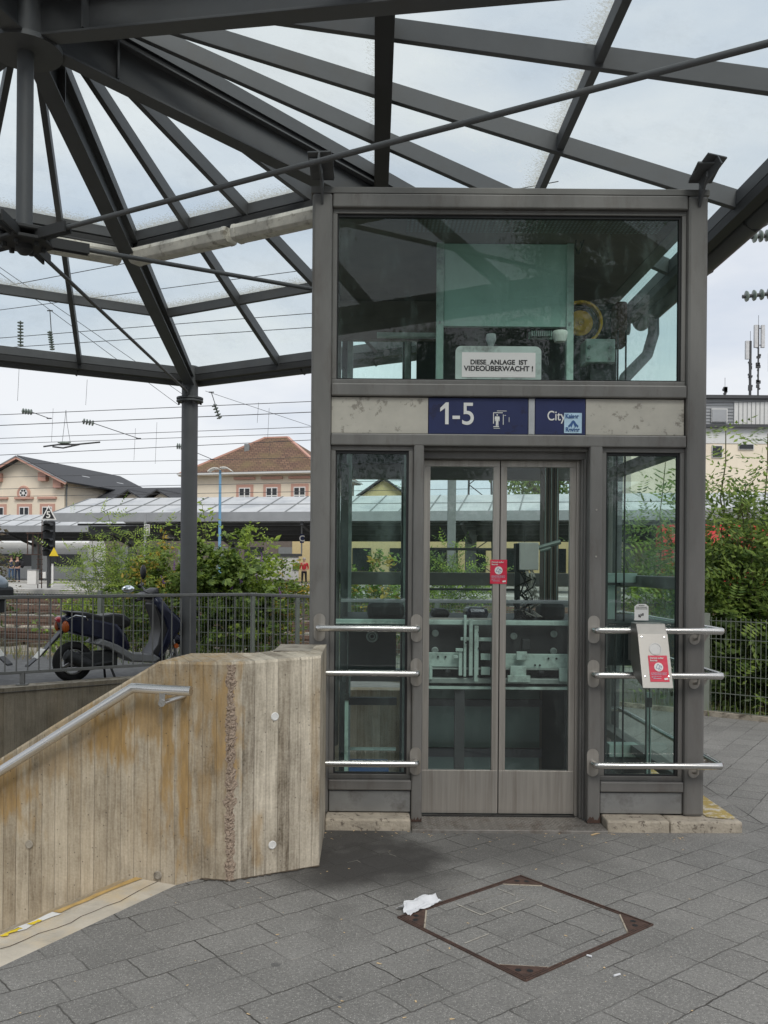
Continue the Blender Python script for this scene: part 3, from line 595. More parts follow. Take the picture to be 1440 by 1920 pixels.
for i, (c, dd) in enumerate(bars):
    m_ = MB(); m_.tube([c+Vector((0, 0, ZB)), c+Vector((0, 0, ZT))], .0085, 8)
    if i < 90: m_.build('baluster', 'railing_paint', rg, smooth=True)
    else: mbs.v, n0 = mbs.v, len(mbs.v); mbs.v += m_.v; mbs.f += [tuple(x+n0 for x in f) for f in m_.f]
if mbs.v: mbs.build('far_balusters', 'railing_paint', rg)['kind'] = 'stuff'
for c in (Vector((-3.93, 10.45, 0)), Vector((-2.3, 11.6, 0)), Vector((-1.2, 11.81, 0)), Vector((-6.3, 8.77, 0))):
    m_ = MB(); m_.box(c.x-.025, c.x+.025, c.y-.02, c.y+.02, .157, ZB); m_.box(c.x-.06, c.x+.06, c.y-.05, c.y+.05, .157, .168); m_.build('foot', 'railing_paint', rg)

# ------------------------------------------------------------------ double-wire mesh fence
fn = thing('mesh_fence', 'grey-green welded wire mesh fence in front of the tracks and shrubs', 'fence', (0, 13, 0))
fpts = [Vector((-14, 16.5, 0)), Vector((-9, 15.2, 0)), Vector((-1.0, 13.42, 0)), Vector((3.63, 9.66, 0)), Vector((8, 6.15, 0))]
wv, wh = MB(), MB()
for p, q in zip(fpts, fpts[1:]):
    Ls = (q-p).length; n = int(Ls/.05)
    zb = .02 if p.x > -2 else .12
    for i in range(n): c = p.lerp(q, i/n); wv.box(c.x-.0021, c.x+.0021, c.y-.0021, c.y+.0021, zb, 1.03+zb*.6)
    for k in range(6): z = zb+.04+k*.19; wh.bar(p+Vector((0, 0, z)), q+Vector((0, 0, z)), .007, .007)
    for i in range(0, int(Ls/2.5)+1):
        c = p+(q-p).normalized()*2.5*i; m_ = MB(); m_.box(c.x-.03, c.x+.03, c.y-.02, c.y+.06, zb-.05, 1.07+zb*.6); m_.build('fence_post', 'mesh_fence', fn)
wv.build('vertical_wires', 'mesh_fence', fn)['kind'] = 'stuff'; wh.build('horizontal_wires', 'mesh_fence', fn)
mb = MB(); 
for p, q in zip(fpts[2:], fpts[3:]): mb.bar(p+Vector((0, -.03, .05)), q+Vector((0, -.03, .05)), .06, .06)
tag(mb.build('edging_kerb', 'concrete_top'), 'low concrete edging strip below the mesh fence', 'kerb')

# ------------------------------------------------------------------ glass canopy (hexagonal umbrella roof)
CX, CY, R, ZE, ZA, FR1, FR2, TH0 = -2.391, 6.323, 5.709, 2.554+H, 4.073+H, .503, .751, -.0091
cp = thing('glass_canopy', 'hexagonal glass umbrella roof on dark grey steel ribs above the lift', 'canopy', (CX, CY, 3.8))
def cor(k, fr):
    a = math.pi/2-(k-1)*math.pi/3+TH0; return Vector((CX+R*fr*math.cos(a), CY+R*fr*math.sin(a), ZA+(ZE-ZA)*fr))
def nd(k, t, fr): return cor(k, fr).lerp(cor(k+1, fr), t)
UP = Vector((0, 0, 1))
for k in range(6):
    # main rib : I section
    a, b = cor(k, .035), cor(k, 1.0); m_ = MB()
    m_.bar(a+UP*-.10, b+UP*-.08, .016, .32, h1=.11); m_.bar(a+UP*-.42, b+UP*-.19, .14, .016); m_.bar(a+UP*-.115, b+UP*-.085, .13, .014)
    m_.build('main_rib', 'canopy_paint', cp, bevel=.003)
    m_ = MB(); m_.bar(a, b, .062, .10, off=.06); m_.build('glazing_bar', 'canopy_paint', cp)
    m_ = MB(); m_.bar(a, b, .022, .08, off=-.038, h1=.05); m_.build('spacer', 'gasket', cp)
    # stiffener plates near the hub
    m_ = MB(); q = cor(k, .11); dr = (b-a).normalized(); sd = dr.cross(UP).normalized(); m_.bar(q+sd*-.065, q+sd*.065, .014, .36, off=-.03); m_.build('stiffener', 'canopy_paint', cp)
    for t in (.25, .5, .75):
        m_ = MB(); m_.bar(nd(k, t, .05), nd(k, t, 1.0), .05, .125, off=.055); m_.build('rafter', 'canopy_paint', cp, bevel=.004)
    m_ = MB()
    m_.bar(nd(k, 0, FR2), nd(k, 1, FR2), .05, .10, off=.05); m_.build('ring_purlin', 'canopy_paint', cp, bevel=.004)
    m_ = MB(); m_.bar(nd(k, 0, FR1), nd(k, 1, FR1), .05, .10, off=.05); m_.build('ring_purlin', 'canopy_paint', cp, bevel=.004)
    m_ = MB(); m_.bar(nd(k, 0, FR1)+UP*-.075, nd(k, 1, FR1)+UP*-.075, .115, .155); m_.build('ring_beam', 'canopy_dark', cp, bevel=.004)
    m_ = MB(); out = (nd(k, .5, 1)-Vector((CX, CY, ZE))).normalized()
    m_.bar(nd(k, 0, 1), nd(k, 1, 1), .05, .10, off=.05); m_.build('eave_beam', 'canopy_paint', cp, bevel=.004)
    m_ = MB(); A, B = nd(k, .02, 1), nd(k, .98, 1)
    m_.bar(A+out*.02+UP*-.055, B+out*.02+UP*-.055, .09, .07); m_.build('eave_angle', 'canopy_dark', cp)
    # gutter : half round profile outside the eave
    m_ = MB(); vs = []; n = 10
    for P in (nd(k, 0, 1)+out*.02, nd(k, 1, 1)+out*.02):
        for i in range(n+1): q = math.pi*i/n; vs.append(P+out*(.15-.095*math.cos(q))+UP*(-.055-.115*math.sin(q)))
        vs.append(P+out*.25+UP*-.03); vs.append(P+out*.04+UP*-.045)
    nn_ = n+3; m_.add(vs, [(i, i+1, i+1+nn_, i+nn_) for i in range(nn_-1)]+[(nn_-1, 0, nn_, 2*nn_-1)]); m_.build('gutter', 'canopy_paint', cp, smooth=True)
    for t in (.3, .48, .75):
        m_ = MB(); c = nd(k, t, 1)+out*.17+UP*-.05; al = (B-A).normalized(); m_.tube([c+out*-.1, c+out*-.075+UP*-.075, c+UP*-.12, c+out*.075+UP*-.075, c+out*.1], .012, 6); m_.build('gutter_bracket', 'canopy_dark', cp)
    # glass panes
    fr = [.05, FR1, FR2, 1.02]
    for ri in range(3):
        for j in range(4):
            m_ = MB(); g = UP*.062
            p_ = [nd(k, j/4, fr[ri])+g, nd(k, (j+1)/4, fr[ri])+g, nd(k, (j+1)/4, fr[ri+1])+g, nd(k, j/4, fr[ri+1])+g]
            m_.add(p_, [(0, 1, 2, 3)]); m_.build('glass_pane', 'roof_glass', cp)
    # lichen and dirt collected above the purlins
    m_ = MB(); ed = []
    for f_ in (FR1, FR2):
        for j in range(48):
            t0, t1 = j/48, (j+1)/48; wd = .035
            for (t, ff, ee) in ((t0, f_+.006, 1), (t1, f_+.006, 1), (t1, f_+.006-wd, .3), (t0, f_+.006-wd, .3)): m_.v.append(nd(k, t, ff)+UP*.066); ed.append(ee*.5)
            q = len(m_.v)-4; m_.f.append((q, q+1, q+2, q+3))
    o = m_.build('pane_grime', 'roof_grime', cp); at_ = o.data.attributes.new('edge', 'FLOAT', 'POINT'); at_.data.foreach_set('value', ed)
    if k == 2: COLS = False
    else: COLS = True
    # columns
    c = cor(k, 1.0)
    if COLS:
        col = thing('canopy_column', ['leftmost round canopy column outside the picture', 'round dark grey canopy column behind the railing and scooter', 'round canopy column behind the lift', 'near right canopy column', 'near canopy column behind the viewer', 'near left canopy column'][k], 'column', (c.x, c.y, 0), 'columns of the canopy')
        r_ = .107; m_ = MB(); m_.tube([(c.x, c.y, -3.2 if k in (0, 5) else 0), (c.x, c.y, 3.72)], r_, 28); m_.build('lower_shaft', 'canopy_paint', col, smooth=True)
        m_ = MB(); m_.tube([(c.x, c.y, 3.755), (c.x, c.y, ZE+.07)], r_, 28); m_.build('upper_shaft', 'canopy_paint', col, smooth=True)
        m_ = MB(); m_.lathe((c.x, c.y, 3.70), [(.165, 0), (.175, .006), (.175, .026), (.165, .03)], 28); m_.lathe((c.x, c.y, 3.735), [(.165, 0), (.175, .006), (.175, .026), (.165, .03)], 28); m_.build('flange', 'canopy_paint', col, smooth=True)
        for i in range(6):
            t = i*math.pi/3; m_ = MB(); m_.lathe((c.x+.145*math.cos(t), c.y+.145*math.sin(t), 3.67), [(.014, 0), (.014, .03)], 6); m_.build('bolt', 'canopy_dark', col)
    # tension rod
    hb = Vector((CX, CY, 3.81)); e1 = Vector((c.x, c.y, 3.81)); dr = (e1-hb).normalized()
    rod = thing('tension_rod', ['round steel tie rod from the central node to the left', 'thin tie rod from the central node down to the column behind the railing', 'thin tie rod from the central node passing behind the lift', 'long tie rod crossing the picture above the lift', 'tie rod toward the viewer', 'tie rod toward near left column'][k], 'tie rod', tuple(hb), 'tie rods of the canopy')
    m_ = MB(); m_.tube([hb+dr*.42, e1-dr*.2], .0165, 10); m_.build('rod', 'canopy_paint', rod, smooth=True)
    m_ = MB(); m_.bar(hb+dr*.14, hb+dr*.44, .014, .07, off=.035, side=-.024); m_.bar(hb+dr*.14, hb+dr*.44, .014, .07, off=.035, side=.024); m_.build('fork_plate', 'canopy_dark', rod)
    m_ = MB(); m_.bar(e1-dr*.24, e1-dr*.10, .02, .09, off=.04); m_.build('end_lug', 'canopy_dark', rod)
m_ = MB(); m_.lathe((CX, CY, 3.55+H), [(.25, 0), (.25, .035), (.17, .036), (.17, .5), (.2, .55)], 32); m_.build('hub_drum', 'canopy_paint', cp, smooth=True)
m_ = MB(); m_.tube([(CX, CY, 3.82), (CX, CY, 3.56+H)], .056, 24); m_.build('king_post', 'canopy_paint', cp, smooth=True)
m_ = MB(); m_.lathe((CX, CY, 3.765), [(.19, 0), (.2, .008), (.2, .025), (.19, .03)], 6); m_.lathe((CX, CY, 3.83), [(.19, 0), (.2, .008), (.2, .025), (.19, .03)], 6)
for i in range(6): t = i*math.pi/3+.5; m_.lathe((CX+.13*math.cos(t), CY+.13*math.sin(t), 3.735), [(.018, 0), (.018, .14)], 6)
m_.lathe((CX, CY, 3.70), [(.03, 0), (.06, .03), (.06, .07)], 16); m_.build('lower_node', 'canopy_dark', cp, smooth=True)
# strip lights under the inner ring
def strip_light(k, t0, t1, lab):
    a, b = nd(k, t0, FR1), nd(k, t1, FR1); inn = (Vector((CX, CY, a.z))-nd(k, .5, FR1)).normalized()
    o = inn*.12+UP*-.20; a, b = a+o, b+o; L_ = thing('strip_light', lab, 'light', tuple(a), 'dirty strip lights under the canopy')
    al = (b-a).normalized(); sd = al.cross(UP).normalized(); prof = [(-.085, 0), (.085, 0), (.10, -.04), (.085, -.115), (.055, -.135), (-.055, -.135), (-.085, -.115), (-.10, -.04)]
    m_ = MB(); m_.prism(prof, a, sd, UP, b-a); m_.build('housing', 'lamp_housing', L_, bevel=.006)
    for s_ in (a+al*.01, b-al*.05): m_ = MB(); m_.prism([(x*1.05, y*1.04+.002) for x, y in prof], s_, sd, UP, al*.04); m_.build('end_cap', 'lamp_housing', L_, bevel=.004)
    m_ = MB(); m_.tube([a-o+inn*.075+UP*-.15, b-o+inn*.075+UP*-.15], .018, 8); m_.build('conduit', 'canopy_dark', L_, smooth=True)
strip_light(1, .045, .47, 'dirty white strip light nearest the rib above the column')
strip_light(1, .49, .93, 'dirty white strip light meeting the top left corner of the lift')
strip_light(0, .50, .94, 'dirty white strip light left of the central rib')
strip_light(0, .03, .46, 'dirty white strip light at the left picture edge')
# downpipe at the far right corner of the canopy
c2 = cor(2, 1.0); m_ = MB()
m_.tube([Vector((2.74, 8.7, 3.96)), Vector((2.74, 8.7, 3.80)), Vector((2.62, 8.5, 3.55)), Vector((2.26, 7.95, 3.22)), Vector((2.18, 7.80, 3.05)), Vector((2.14, 7.74, 2.8)), Vector((2.11, 7.72, .0))], .05, 14)
tag(m_.build('downpipe', 'canopy_paint', smooth=True), 'grey rainwater downpipe with swan neck behind the lift glass', 'downpipe')

exec_parts = []
# ------------------------------------------------------------------ lift tower
YF, YR = 5.45, 7.62                              # front face and rear face
XL, XR, XA, XB, XC, XD = -.334, 2.042, .285, .348, 1.343, 1.420
lf = thing('lift_tower', 'glass lift tower in a taupe steel frame with closed double doors', 'lift', (.85, 5.45, 0))
def part(mb, name, m, bevel=.004, parent=None, smooth=False): return mb.build(name, m, parent or lf, bevel=bevel, smooth=smooth)
W = .122
for (x0, x1, y0, y1) in ((XL, XL+W, YF, YF+W), (XR-W, XR, YF, YF+W), (XL, XL+W, YR-W, YR), (XR-W, XR, YR-W, YR)):
    m_ = MB(); m_.box(x0, x1, y0, y1, .065, 3.79); part(m_, 'corner_post', 'post_paint', .018)
for x0, x1 in ((XA, XB), (XC, XD)):
    m_ = MB(); m_.box(x0, x1, YF+.004, YF+.10, .02, 2.30); part(m_, 'door_post', 'post_paint', .010)
def beam(z0, z1, x0=XL+W, x1=XR-W, y0=YF+.002, y1=YF+.11, nm='beam', b=.008): m_ = MB(); m_.box(x0, x1, y0, y1, z0, z1); part(m_, nm, 'post_paint', b)
beam(3.705, 3.788); beam(2.574, 2.650); beam(2.277, 2.349)
beam(.207, .270, XL+W, XA); beam(.207, .270, XD, XR-W)
# rear and side framing
for z0, z1 in ((3.43, 3.79), (2.277, 2.66), (1.40, 1.505), (.60, .70)):
    m_ = MB(); m_.box(XL+W, XR-W, YR-.11, YR-.002, z0, z1); part(m_, 'rear_beam', 'frame_paint', .004)
for xx in (XL+.004, XR-.106):
    for z0, z1 in ((3.705, 3.788), (2.574, 2.650), (2.277, 2.349), (.207, .27), (1.42, 1.50)):
        m_ = MB(); m_.box(xx, xx+.102, YF+W, YR-W, z0, z1); part(m_, 'side_beam', 'frame_paint', .004)
for xx in (-.135, .33):
    m_ = MB(); m_.box(xx-.022, xx+.022, 7.36, 7.44, -3, 3.4); part(m_, 'guide_rail', 'galvanised', .002)
# inner window frames
def winframe(x0, x1, z0, z1, y=YF+.03, w_=.028, par=None):
    m_ = MB(); m_.box(x0, x1, y, y+.05, z1-w_, z1); m_.box(x0, x1, y, y+.05, z0, z0+w_); m_.box(x0, x0+w_, y, y+.05, z0+w_, z1-w_); m_.box(x1-w_, x1, y, y+.05, z0+w_, z1-w_)
    f = part(m_, 'window_frame', 'post_paint', .003)
    g = MB(); a = w_; t = .008; g.box(x0+a, x1-a, y+.012, y+.04, z1-a-t*2.2, z1-a); g.box(x0+a, x1-a, y+.012, y+.04, z0+a, z0+a+t); g.box(x0+a, x0+a+t, y+.012, y+.04, z0+a+t, z1-a-t*2.2); g.box(x1-a-t*1.7, x1-a, y+.012, y+.04, z0+a+t, z1-a-t*2.2)
    g.build('gasket', 'gasket', f)
    q = MB(); q.add([(x0+a, y+.024, z0+a), (x1-a, y+.024, z0+a), (x1-a, y+.024, z1-a), (x0+a, y+.024, z1-a)], [(0, 1, 2, 3)]); q.build('pane', 'lift_glass', f)
winframe(XL+W, XR-W, 2.650, 3.705); winframe(XL+W, XA, .270, 2.277); winframe(XD, XR-W, .270, 2.277)
# rear and side panes
def pane(vs, m='rear_glass'): q = MB(); q.add(vs, [(0, 1, 2, 3)]); part(q, 'pane', m, 0)
for z0, z1 in ((2.66, 3.43), (1.505, 2.277), (.70, 1.40)): pane([(XL+W, YR-.05, z0), (XR-W, YR-.05, z0), (XR-W, YR-.05, z1), (XL+W, YR-.05, z1)])
for xx in (XL+.05, XR-.05):
    for z0, z1 in ((2.65, 3.705), (1.50, 2.277), (.27, 1.42), (2.349, 2.574)): pane([(xx, YF+W, z0), (xx, YR-W, z0), (xx, YR-W, z1), (xx, YF+W, z1)])
# roof plate and perforated ceiling
m_ = MB(); m_.box(XL-.01, XR+.01, YF+.01, YR+.01, 3.791, 3.83); part(m_, 'roof_plate', 'frame_paint', .004)
m_ = MB(); m_.box(XL+W, XR-W, YF+.12, YR-.12, 3.69, 3.70)
o = part(m_, 'ceiling', 'brown_dark', 0)
pm = MB()
for i in range(62):
    for j in range(9): x = .25+i*.026; y = YF+.14+j*.026; pm.add([(x-.007, y-.007, 3.687), (x+.007, y-.007, 3.687), (x+.007, y+.007, 3.687), (x-.007, y+.007, 3.687)], [(0, 1, 2, 3)])
pm.build('ceiling_perforation', 'galvanised', lf)['kind'] = 'stuff'
# sign band
ZS0, ZS1, YS = 2.353, 2.569, YF+.028
def sx_(x): return (x+2.3-PX)/F*YS
for i, (x0, x1, m, lb) in enumerate([(617, 798, 'sign_blank', 'scuffed blank panel at the left end'), (799, 985.5, 'sign_blue', 'dark blue panel with 1-5'), (986.5, 998, 'sign_grey', None), (999, 1093, 'sign_blue', 'dark blue panel reading City'), (1094, 1278, 'sign_blank', 'scuffed blank panel at the right end')]):
    m_ = MB(); m_.box(max(sx_(x0), XL+W+.001), min(sx_(x1), XR-W-.001), YS, YS+.03, ZS0, ZS1); o = part(m_, 'sign_panel', m, .0015)
    if lb: o['label'] = lb
    if i == 1: s1 = o
    if i == 3: s2 = o
m_ = MB(); m_.box(XL+W, XR-W, YF+.07, YF+.09, 2.35, 2.573); part(m_, 'sign_backing', 'gasket', 0)
YT = YS-.002
def zt(y): return at(850, y, YS).z
lettering('number_text', '-5', .190, (sx_(842), YT, zt(793)), 'white_paint', s1, bold=.0012, xs=.92)
m_ = MB(); hN = zt(752)-zt(793); m_.prism([(0, 0), (.021, 0), (.021, hN), (.004, hN), (-.030, hN-.034), (-.030, hN-.056), (0, hN-.034)], (sx_(830), YT, zt(793)), (1, 0, 0), (0, 0, 1), (0, -.001, 0)); m_.build('number_text', 'white_paint', s1)
lettering('city_text', 'City', .082, (sx_(1021), YT, zt(784)), 'white_paint', s2, bold=.0006, xs=.80)
# lift pictogram : worn frame with a standing figure
m_ = MB(); X = lambda x: sx_(x); Z = zt
def rect(mb, x0, y0, x1, y1, y=YT): mb.box(X(x0), X(x1), y-.0008, y+.0005, Z(y1), Z(y0))
rect(m_, 920, 770, 921.5, 791); rect(m_, 921, 770, 938, 771.4); rect(m_, 938.4, 774, 939.6, 793); rect(m_, 927, 766.8, 945, 767.8); rect(m_, 920.5, 796, 931, 797.6); rect(m_, 921, 799.5, 933, 800.3); rect(m_, 949.5, 779, 950.4, 788)
m_.lathe((X(927.6), YT+.0004, Z(774.8)), [(.0045, 0), (.0045, .001)], 14, (0, -1, 0))
m_.prism([(-4, 0), (4, 0), (4.6, 3), (4.2, 9), (3, 9), (2.4, 4), (2.3, 18), (.4, 18), (0, 10), (-.4, 18), (-2.3, 18), (-2.4, 4), (-3, 9), (-4.2, 9), (-4.6, 3)], (X(927.6), YT, Z(777.6)), (.0032, 0, 0), (0, 0, -.0032), (0, -.0008, 0))
m_.box(X(941), X(944), YT-.0008, YT+.0005, Z(776), Z(775)); m_.build('lift_pictogram', 'white_paint', s1)
# sticker on the City panel (lettering plus line drawing)
m_ = MB(); m_.box(X(1053), X(1086), YT-.003, YT-.0015, Z(808), Z(770)); stk = m_.build('pale_blue_sticker', 'sticker_blue', s2)
def sublet(txt, sz, x, y, yy, m, bold=0, xs=1., par=s2): return lettering('sticker_text', txt, sz, (X(x), yy, Z(y)), m, par, bold=bold, xs=xs)
sublet('Kaiser', .036, 1055, 780, YT-.0045, 'ink_blue', .0010, .87)
sublet('Revier', .036, 1055.5, 805, YT-.0045, 'ink_blue', .0010, .90)
m_ = MB(); cx_, cz_ = X(1070), Z(790)
m_.prism([(-9, -9), (-11, -5), (-6, 0), (-3, 5), (0, 7), (3, 5), (6, 0), (11, -5), (9, -9), (6, -5), (4, -9), (2, -4), (0, 1), (-2, -4), (-4, -9), (-6, -5)], (cx_, YT-.0035, cz_), (.0029, 0, 0), (0, 0, .0029), (0, -.0006, 0)); m_.build('sticker_drawing', 'ink_blue', s2)
# video surveillance sign in the upper window
YV = YF+.045
vz = lambda y: at(928, y, YV).z; vx = lambda x: (x+3.0-PX)/F*YV
def rrect(x0, x1, z0, z1, r, n=5):
    pts = []
    for cx, cz, a in ((x1-r, z1-r, 0), (x0+r, z1-r, 90), (x0+r, z0+r, 180), (x1-r, z0+r, 270)):
        for i in range(n+1): t = rad(a+90*i/n); pts.append((cx+r*math.cos(t), cz+r*math.sin(t)))
    return pts
vs_ = MB(); vs_.prism(rrect(vx(848), vx(1009), vz(716), vz(645), .035), (0, YV+.006, 0), (1, 0, 0), (0, 0, 1), (0, -.004, 0)); vsg = vs_.build('video_sign', 'machine_paint', lf)
m_ = MB(); m_.box(vx(860), vx(998), YV-.0005, YV+.0015, vz(703.5), vz(657)); m_.build('sign_face', 'white_paint', vsg)
lettering('sign_text', 'DIESE  ANLAGE  IST', .0395, ((vx(929)), YV-.0015, vz(679.5)), 'black_ink', vsg, bold=.0011, align='CENTER', xs=1.0)
lettering('sign_text', 'VIDEOÜBERWACHT !', .0420, ((vx(929)), YV-.0015, vz(691.5)), 'black_ink', vsg, bold=.0011, align='CENTER', xs=1.04)
# lower infill panels
for x0, x1 in ((XL+W+.004, XA-.004), (XD+.004, XR-W-.004)):
    m_ = MB(); m_.box(x0, x1, YF+.022, YF+.05, .075, .200); part(m_, 'infill_panel', 'panel_steel', .003)
    m_ = MB(); m_.box(x0-.003, x1+.003, YF+.05, YF+.06, .065, .206); part(m_, 'infill_backing', 'gasket', 0)
# door surround, recessed
YD = 5.62
m_ = MB(); m_.box(XB, XC, YF+.10, YD+.03, 2.212, 2.277); m_.box(XB, XC, YF+.055, YF+.10, 2.255, 2.277); part(m_, 'door_header', 'post_paint', .003)
for i, (x0, x1, y0) in enumerate(((1.300, 1.343, YD-.01), (1.318, 1.343, YF+.11), (1.330, 1.343, YF+.085), (.348, .354, YF+.085))):
    m_ = MB(); m_.box(x0, x1, y0, YD+.05, .02, 2.212); part(m_, 'door_jamb', 'post_paint' if i else 'door_steel', .003)
dz0, dz1 = .030, 2.210
for x0, x1, gx0, gx1 in ((.357, .8275, .398, .788), (.8335, 1.2995, .872, 1.262)):
    m_ = MB(); y0, y1 = YD, YD+.035
    m_.box(x0, x1, y0, y1, dz0, .295); m_.box(x0, x1, y0, y1, 2.172, dz1); m_.box(x0, gx0, y0, y1, .295, 2.172); m_.box(gx1, x1, y0, y1, .295, 2.172)
    dr_ = part(m_, 'sliding_door', 'door_steel', .0015)
    q = MB(); q.add([(gx0, YD+.014, .295), (gx1, YD+.014, .295), (gx1, YD+.014, 2.172), (gx0, YD+.014, 2.172)], [(0, 1, 2, 3)]); q.build('door_pane', 'door_glass', dr_)
m_ = MB(); m_.box(.8280, .8330, YD+.012, YD+.03, dz0, dz1); part(m_, 'door_seal', 'gasket', 0)
# threshold tread plate with raised lozenges
m_ = MB(); m_.box(.285, 1.428, 5.30, YD+.06, -.02, .018); th = part(m_, 'threshold_plate', 'tread_plate', .002)
m_ = MB()
for i in range(44):
    for j in range(13):
        x = .30+i*.0256+(j % 2)*.0128; y = 5.315+j*.0215
        if y > YD-.03: continue
        a = rad(45 if (i+j) % 2 else -45); dx, dy = math.cos(a)*.0115, math.sin(a)*.0115; px, py = -math.sin(a)*.0032, math.cos(a)*.0032
        m_.add([(x-dx, y-dy, .0185), (x+px, y+py, .0215), (x+dx, y+dy, .0185), (x-px, y-py, .0215)], [(0, 3, 2, 1)])
m_.build('tread_lozenges', 'door_steel', th)['kind'] = 'stuff'
for i in range(2): m_ = MB(); m_.box(.36, 1.30, YD-.035+i*.018, YD-.029+i*.018, .018, .021); m_.build('door_track', 'gasket', th)
rr_ = random.Random(9)
for x0, x1 in ((XA, XB), (XC, XD)):
    n = 9; pts = [(x0-.001, .022)]+[(x0-.001+(x1-x0+.002)*i/n, .022+rr_.uniform(.012, .05)*(1 if x0 > 1 else .6)) for i in range(n+1)]+[(x1+.001, .022)]
    m_ = MB(); m_.prism(pts, (0, YF+.0015, 0), (1, 0, 0), (0, 0, 1), (0, .003, 0)); part(m_, 'rust_patch', 'rust', 0)
for z in (1.9, 1.62):
    m_ = MB(); m_.lathe((XC+.04, YF+.004, z), [(.006, 0), (.006, .003)], 10, (0, -1, 0)); part(m_, 'screw', 'door_steel', 0)
# concrete plinths
pb = thing('lift_plinth', 'worn concrete plinth blocks under the lift frame, right one with yellow lichen', 'plinth', (.9, 5.4, 0))
def rough_block(poly2, z1, m, seed, sub=.03):
    mb = MB(); xs = poly2
    mb.prism([(x, y) for x, y in xs], (0, 0, -.02), (1, 0, 0), (0, 1, 0), (0, 0, z1+.02)); o = mb.build('block', m, pb, bevel=.012); return o
rough_block([(-.225, 5.335), (.278, 5.335), (.278, 5.60), (-.225, 5.60)], .068, 'plinth_concrete', 1)
rough_block([(1.432, 5.335), (1.80, 5.335), (1.80, 5.60), (1.432, 5.60)], .068, 'plinth_concrete', 2)
rough_block([(1.803, 5.335), (2.232, 5.345), (2.238, 7.75), (1.803, 7.75)], .064, 'plinth_concrete', 3)
m_ = MB(); pts = [(2.055, 5.44), (2.12, 5.41), (2.20, 5.40), (2.222, 5.44), (2.225, 6.2), (2.22, 7.2), (2.06, 7.3), (2.05, 6.2)]; m_.add([(x, y, .0685) for x, y in pts], [tuple(range(8))]); m_.build('lichen_patch', 'lichen_concrete', pb)
# handrails in front of the lift
YH = 5.37
def flange(c, ax=(0, -1, 0), par=None):
    c = Vector(c); ax = Vector(ax); m_ = MB(); ex = Vector((0, 0, 1)).cross(ax).normalized()
    m_.prism([(.035*math.cos(rad(a)), (.048 if a <= 180 else -.048)+.035*math.sin(rad(a))) for a in range(0, 360, 20)], c, ex, (0, 0, 1), ax*.006); return m_.build('flange', 'door_steel', par)
for i, z in enumerate((1.183, .918, .385)):
    zz = z; x0 = -.272 if i == 0 else -.20
    pts = [(x0, YF, zz), (x0, YH+.012, zz), (x0+.006, YH+.003, zz), (x0+.015, YH, zz)] if i == 0 else [(-.26, YH, zz)]
    pts += [(.295, YH, zz), (.304, YH+.003, zz), (.310, YH+.012, zz), (.310, YF, zz)]
    m_ = MB(); m_.tube(pts, .0195, 14); rl = m_.build('handrail', 'stainless', lf, smooth=True)
    flange((.310, YF+.003, zz), par=rl)
    if i == 0: flange((-.272, YF, zz), par=rl)
    c = Vector((2.118, YH, zz)); pts = [(1.372, YF, zz), (1.372, YH+.012, zz), (1.378, YH+.003, zz), (1.387, YH, zz), (2.085, YH, zz), (2.105, YH+.005, zz), (2.118, YH+.03, zz), (2.122, YH+.06, zz), (2.122, 7.5, zz), (2.115, 7.53, zz), (2.04, 7.55, zz)]
    m_ = MB(); m_.tube(pts, .0195, 14); rr = m_.build('handrail', 'stainless', lf, smooth=True)
    flange((1.372, YF+.003, zz), par=rr)
    m_ = MB(); m_.lathe((1.975, YF+.002, zz-.055), [(.031, 0), (.031, .008)], 20, (0, -1, 0)); m_.tube([(1.975, YF, zz-.055), (1.975, YH+.01, zz-.045), (1.975, YH, zz-.015)], .008, 8); m_.build('rail_bracket', 'door_steel', rr, smooth=True)
    m_ = MB(); m_.prism([(0, 0), (.075, 0), (.075, -.02), (.04, -.075), (0, -.085)], (2.042, 5.58, zz-.012), (1, 0, 0), (0, 0, 1), (0, .01, 0)); m_.build('rail_bracket', 'door_steel', rr)
# stub brackets at the top corners
def stub(base, dirv, wv, lab):
    b, d_, w_ = Vector(base), Vector(dirv).normalized(), Vector(wv).normalized(); n_ = d_.cross(w_); m_ = MB()
    Ln = .30
    m_.prism([(0, 0), (.035, 0), (.075, Ln), (-.075, Ln)], b, w_.cross(d_), d_, w_*.012)
    return m_
for sgn, bx in ((1, 1.985), (-1, -.275)):
    m_ = MB(); b = Vector((bx, YF-.004, 3.715))
    top = b+Vector((.06*1 if sgn > 0 else -.005, -.10, .17)) 
    m_.prism([(0, 0), (0, .15), (.12, .17), (.12, .135)], b+Vector((-.007, 0, 0)), (0, -1, 0), (0, 0, 1), (.014, 0, 0))
    m_.bar(b+Vector((0, 0, .15)), b+Vector((0, -.16, .20)), .014, .14, up=(1, 0, 0), off=.07)
    Mx = Matrix.Translation(b+Vector((0, -.08, .175)))@Matrix.Rotation(rad(sgn*22 if sgn > 0 else -6), 4, 'Z')@Matrix.Rotation(rad(-30), 4, 'X')
    m_.box(-.07, .07, -.12, .06, -.006, .006, Mx); m_.box(-.006, .006, -.12, .06, -.07, .0, Mx)
    part(m_, 'stub_bracket', 'canopy_paint', .002)
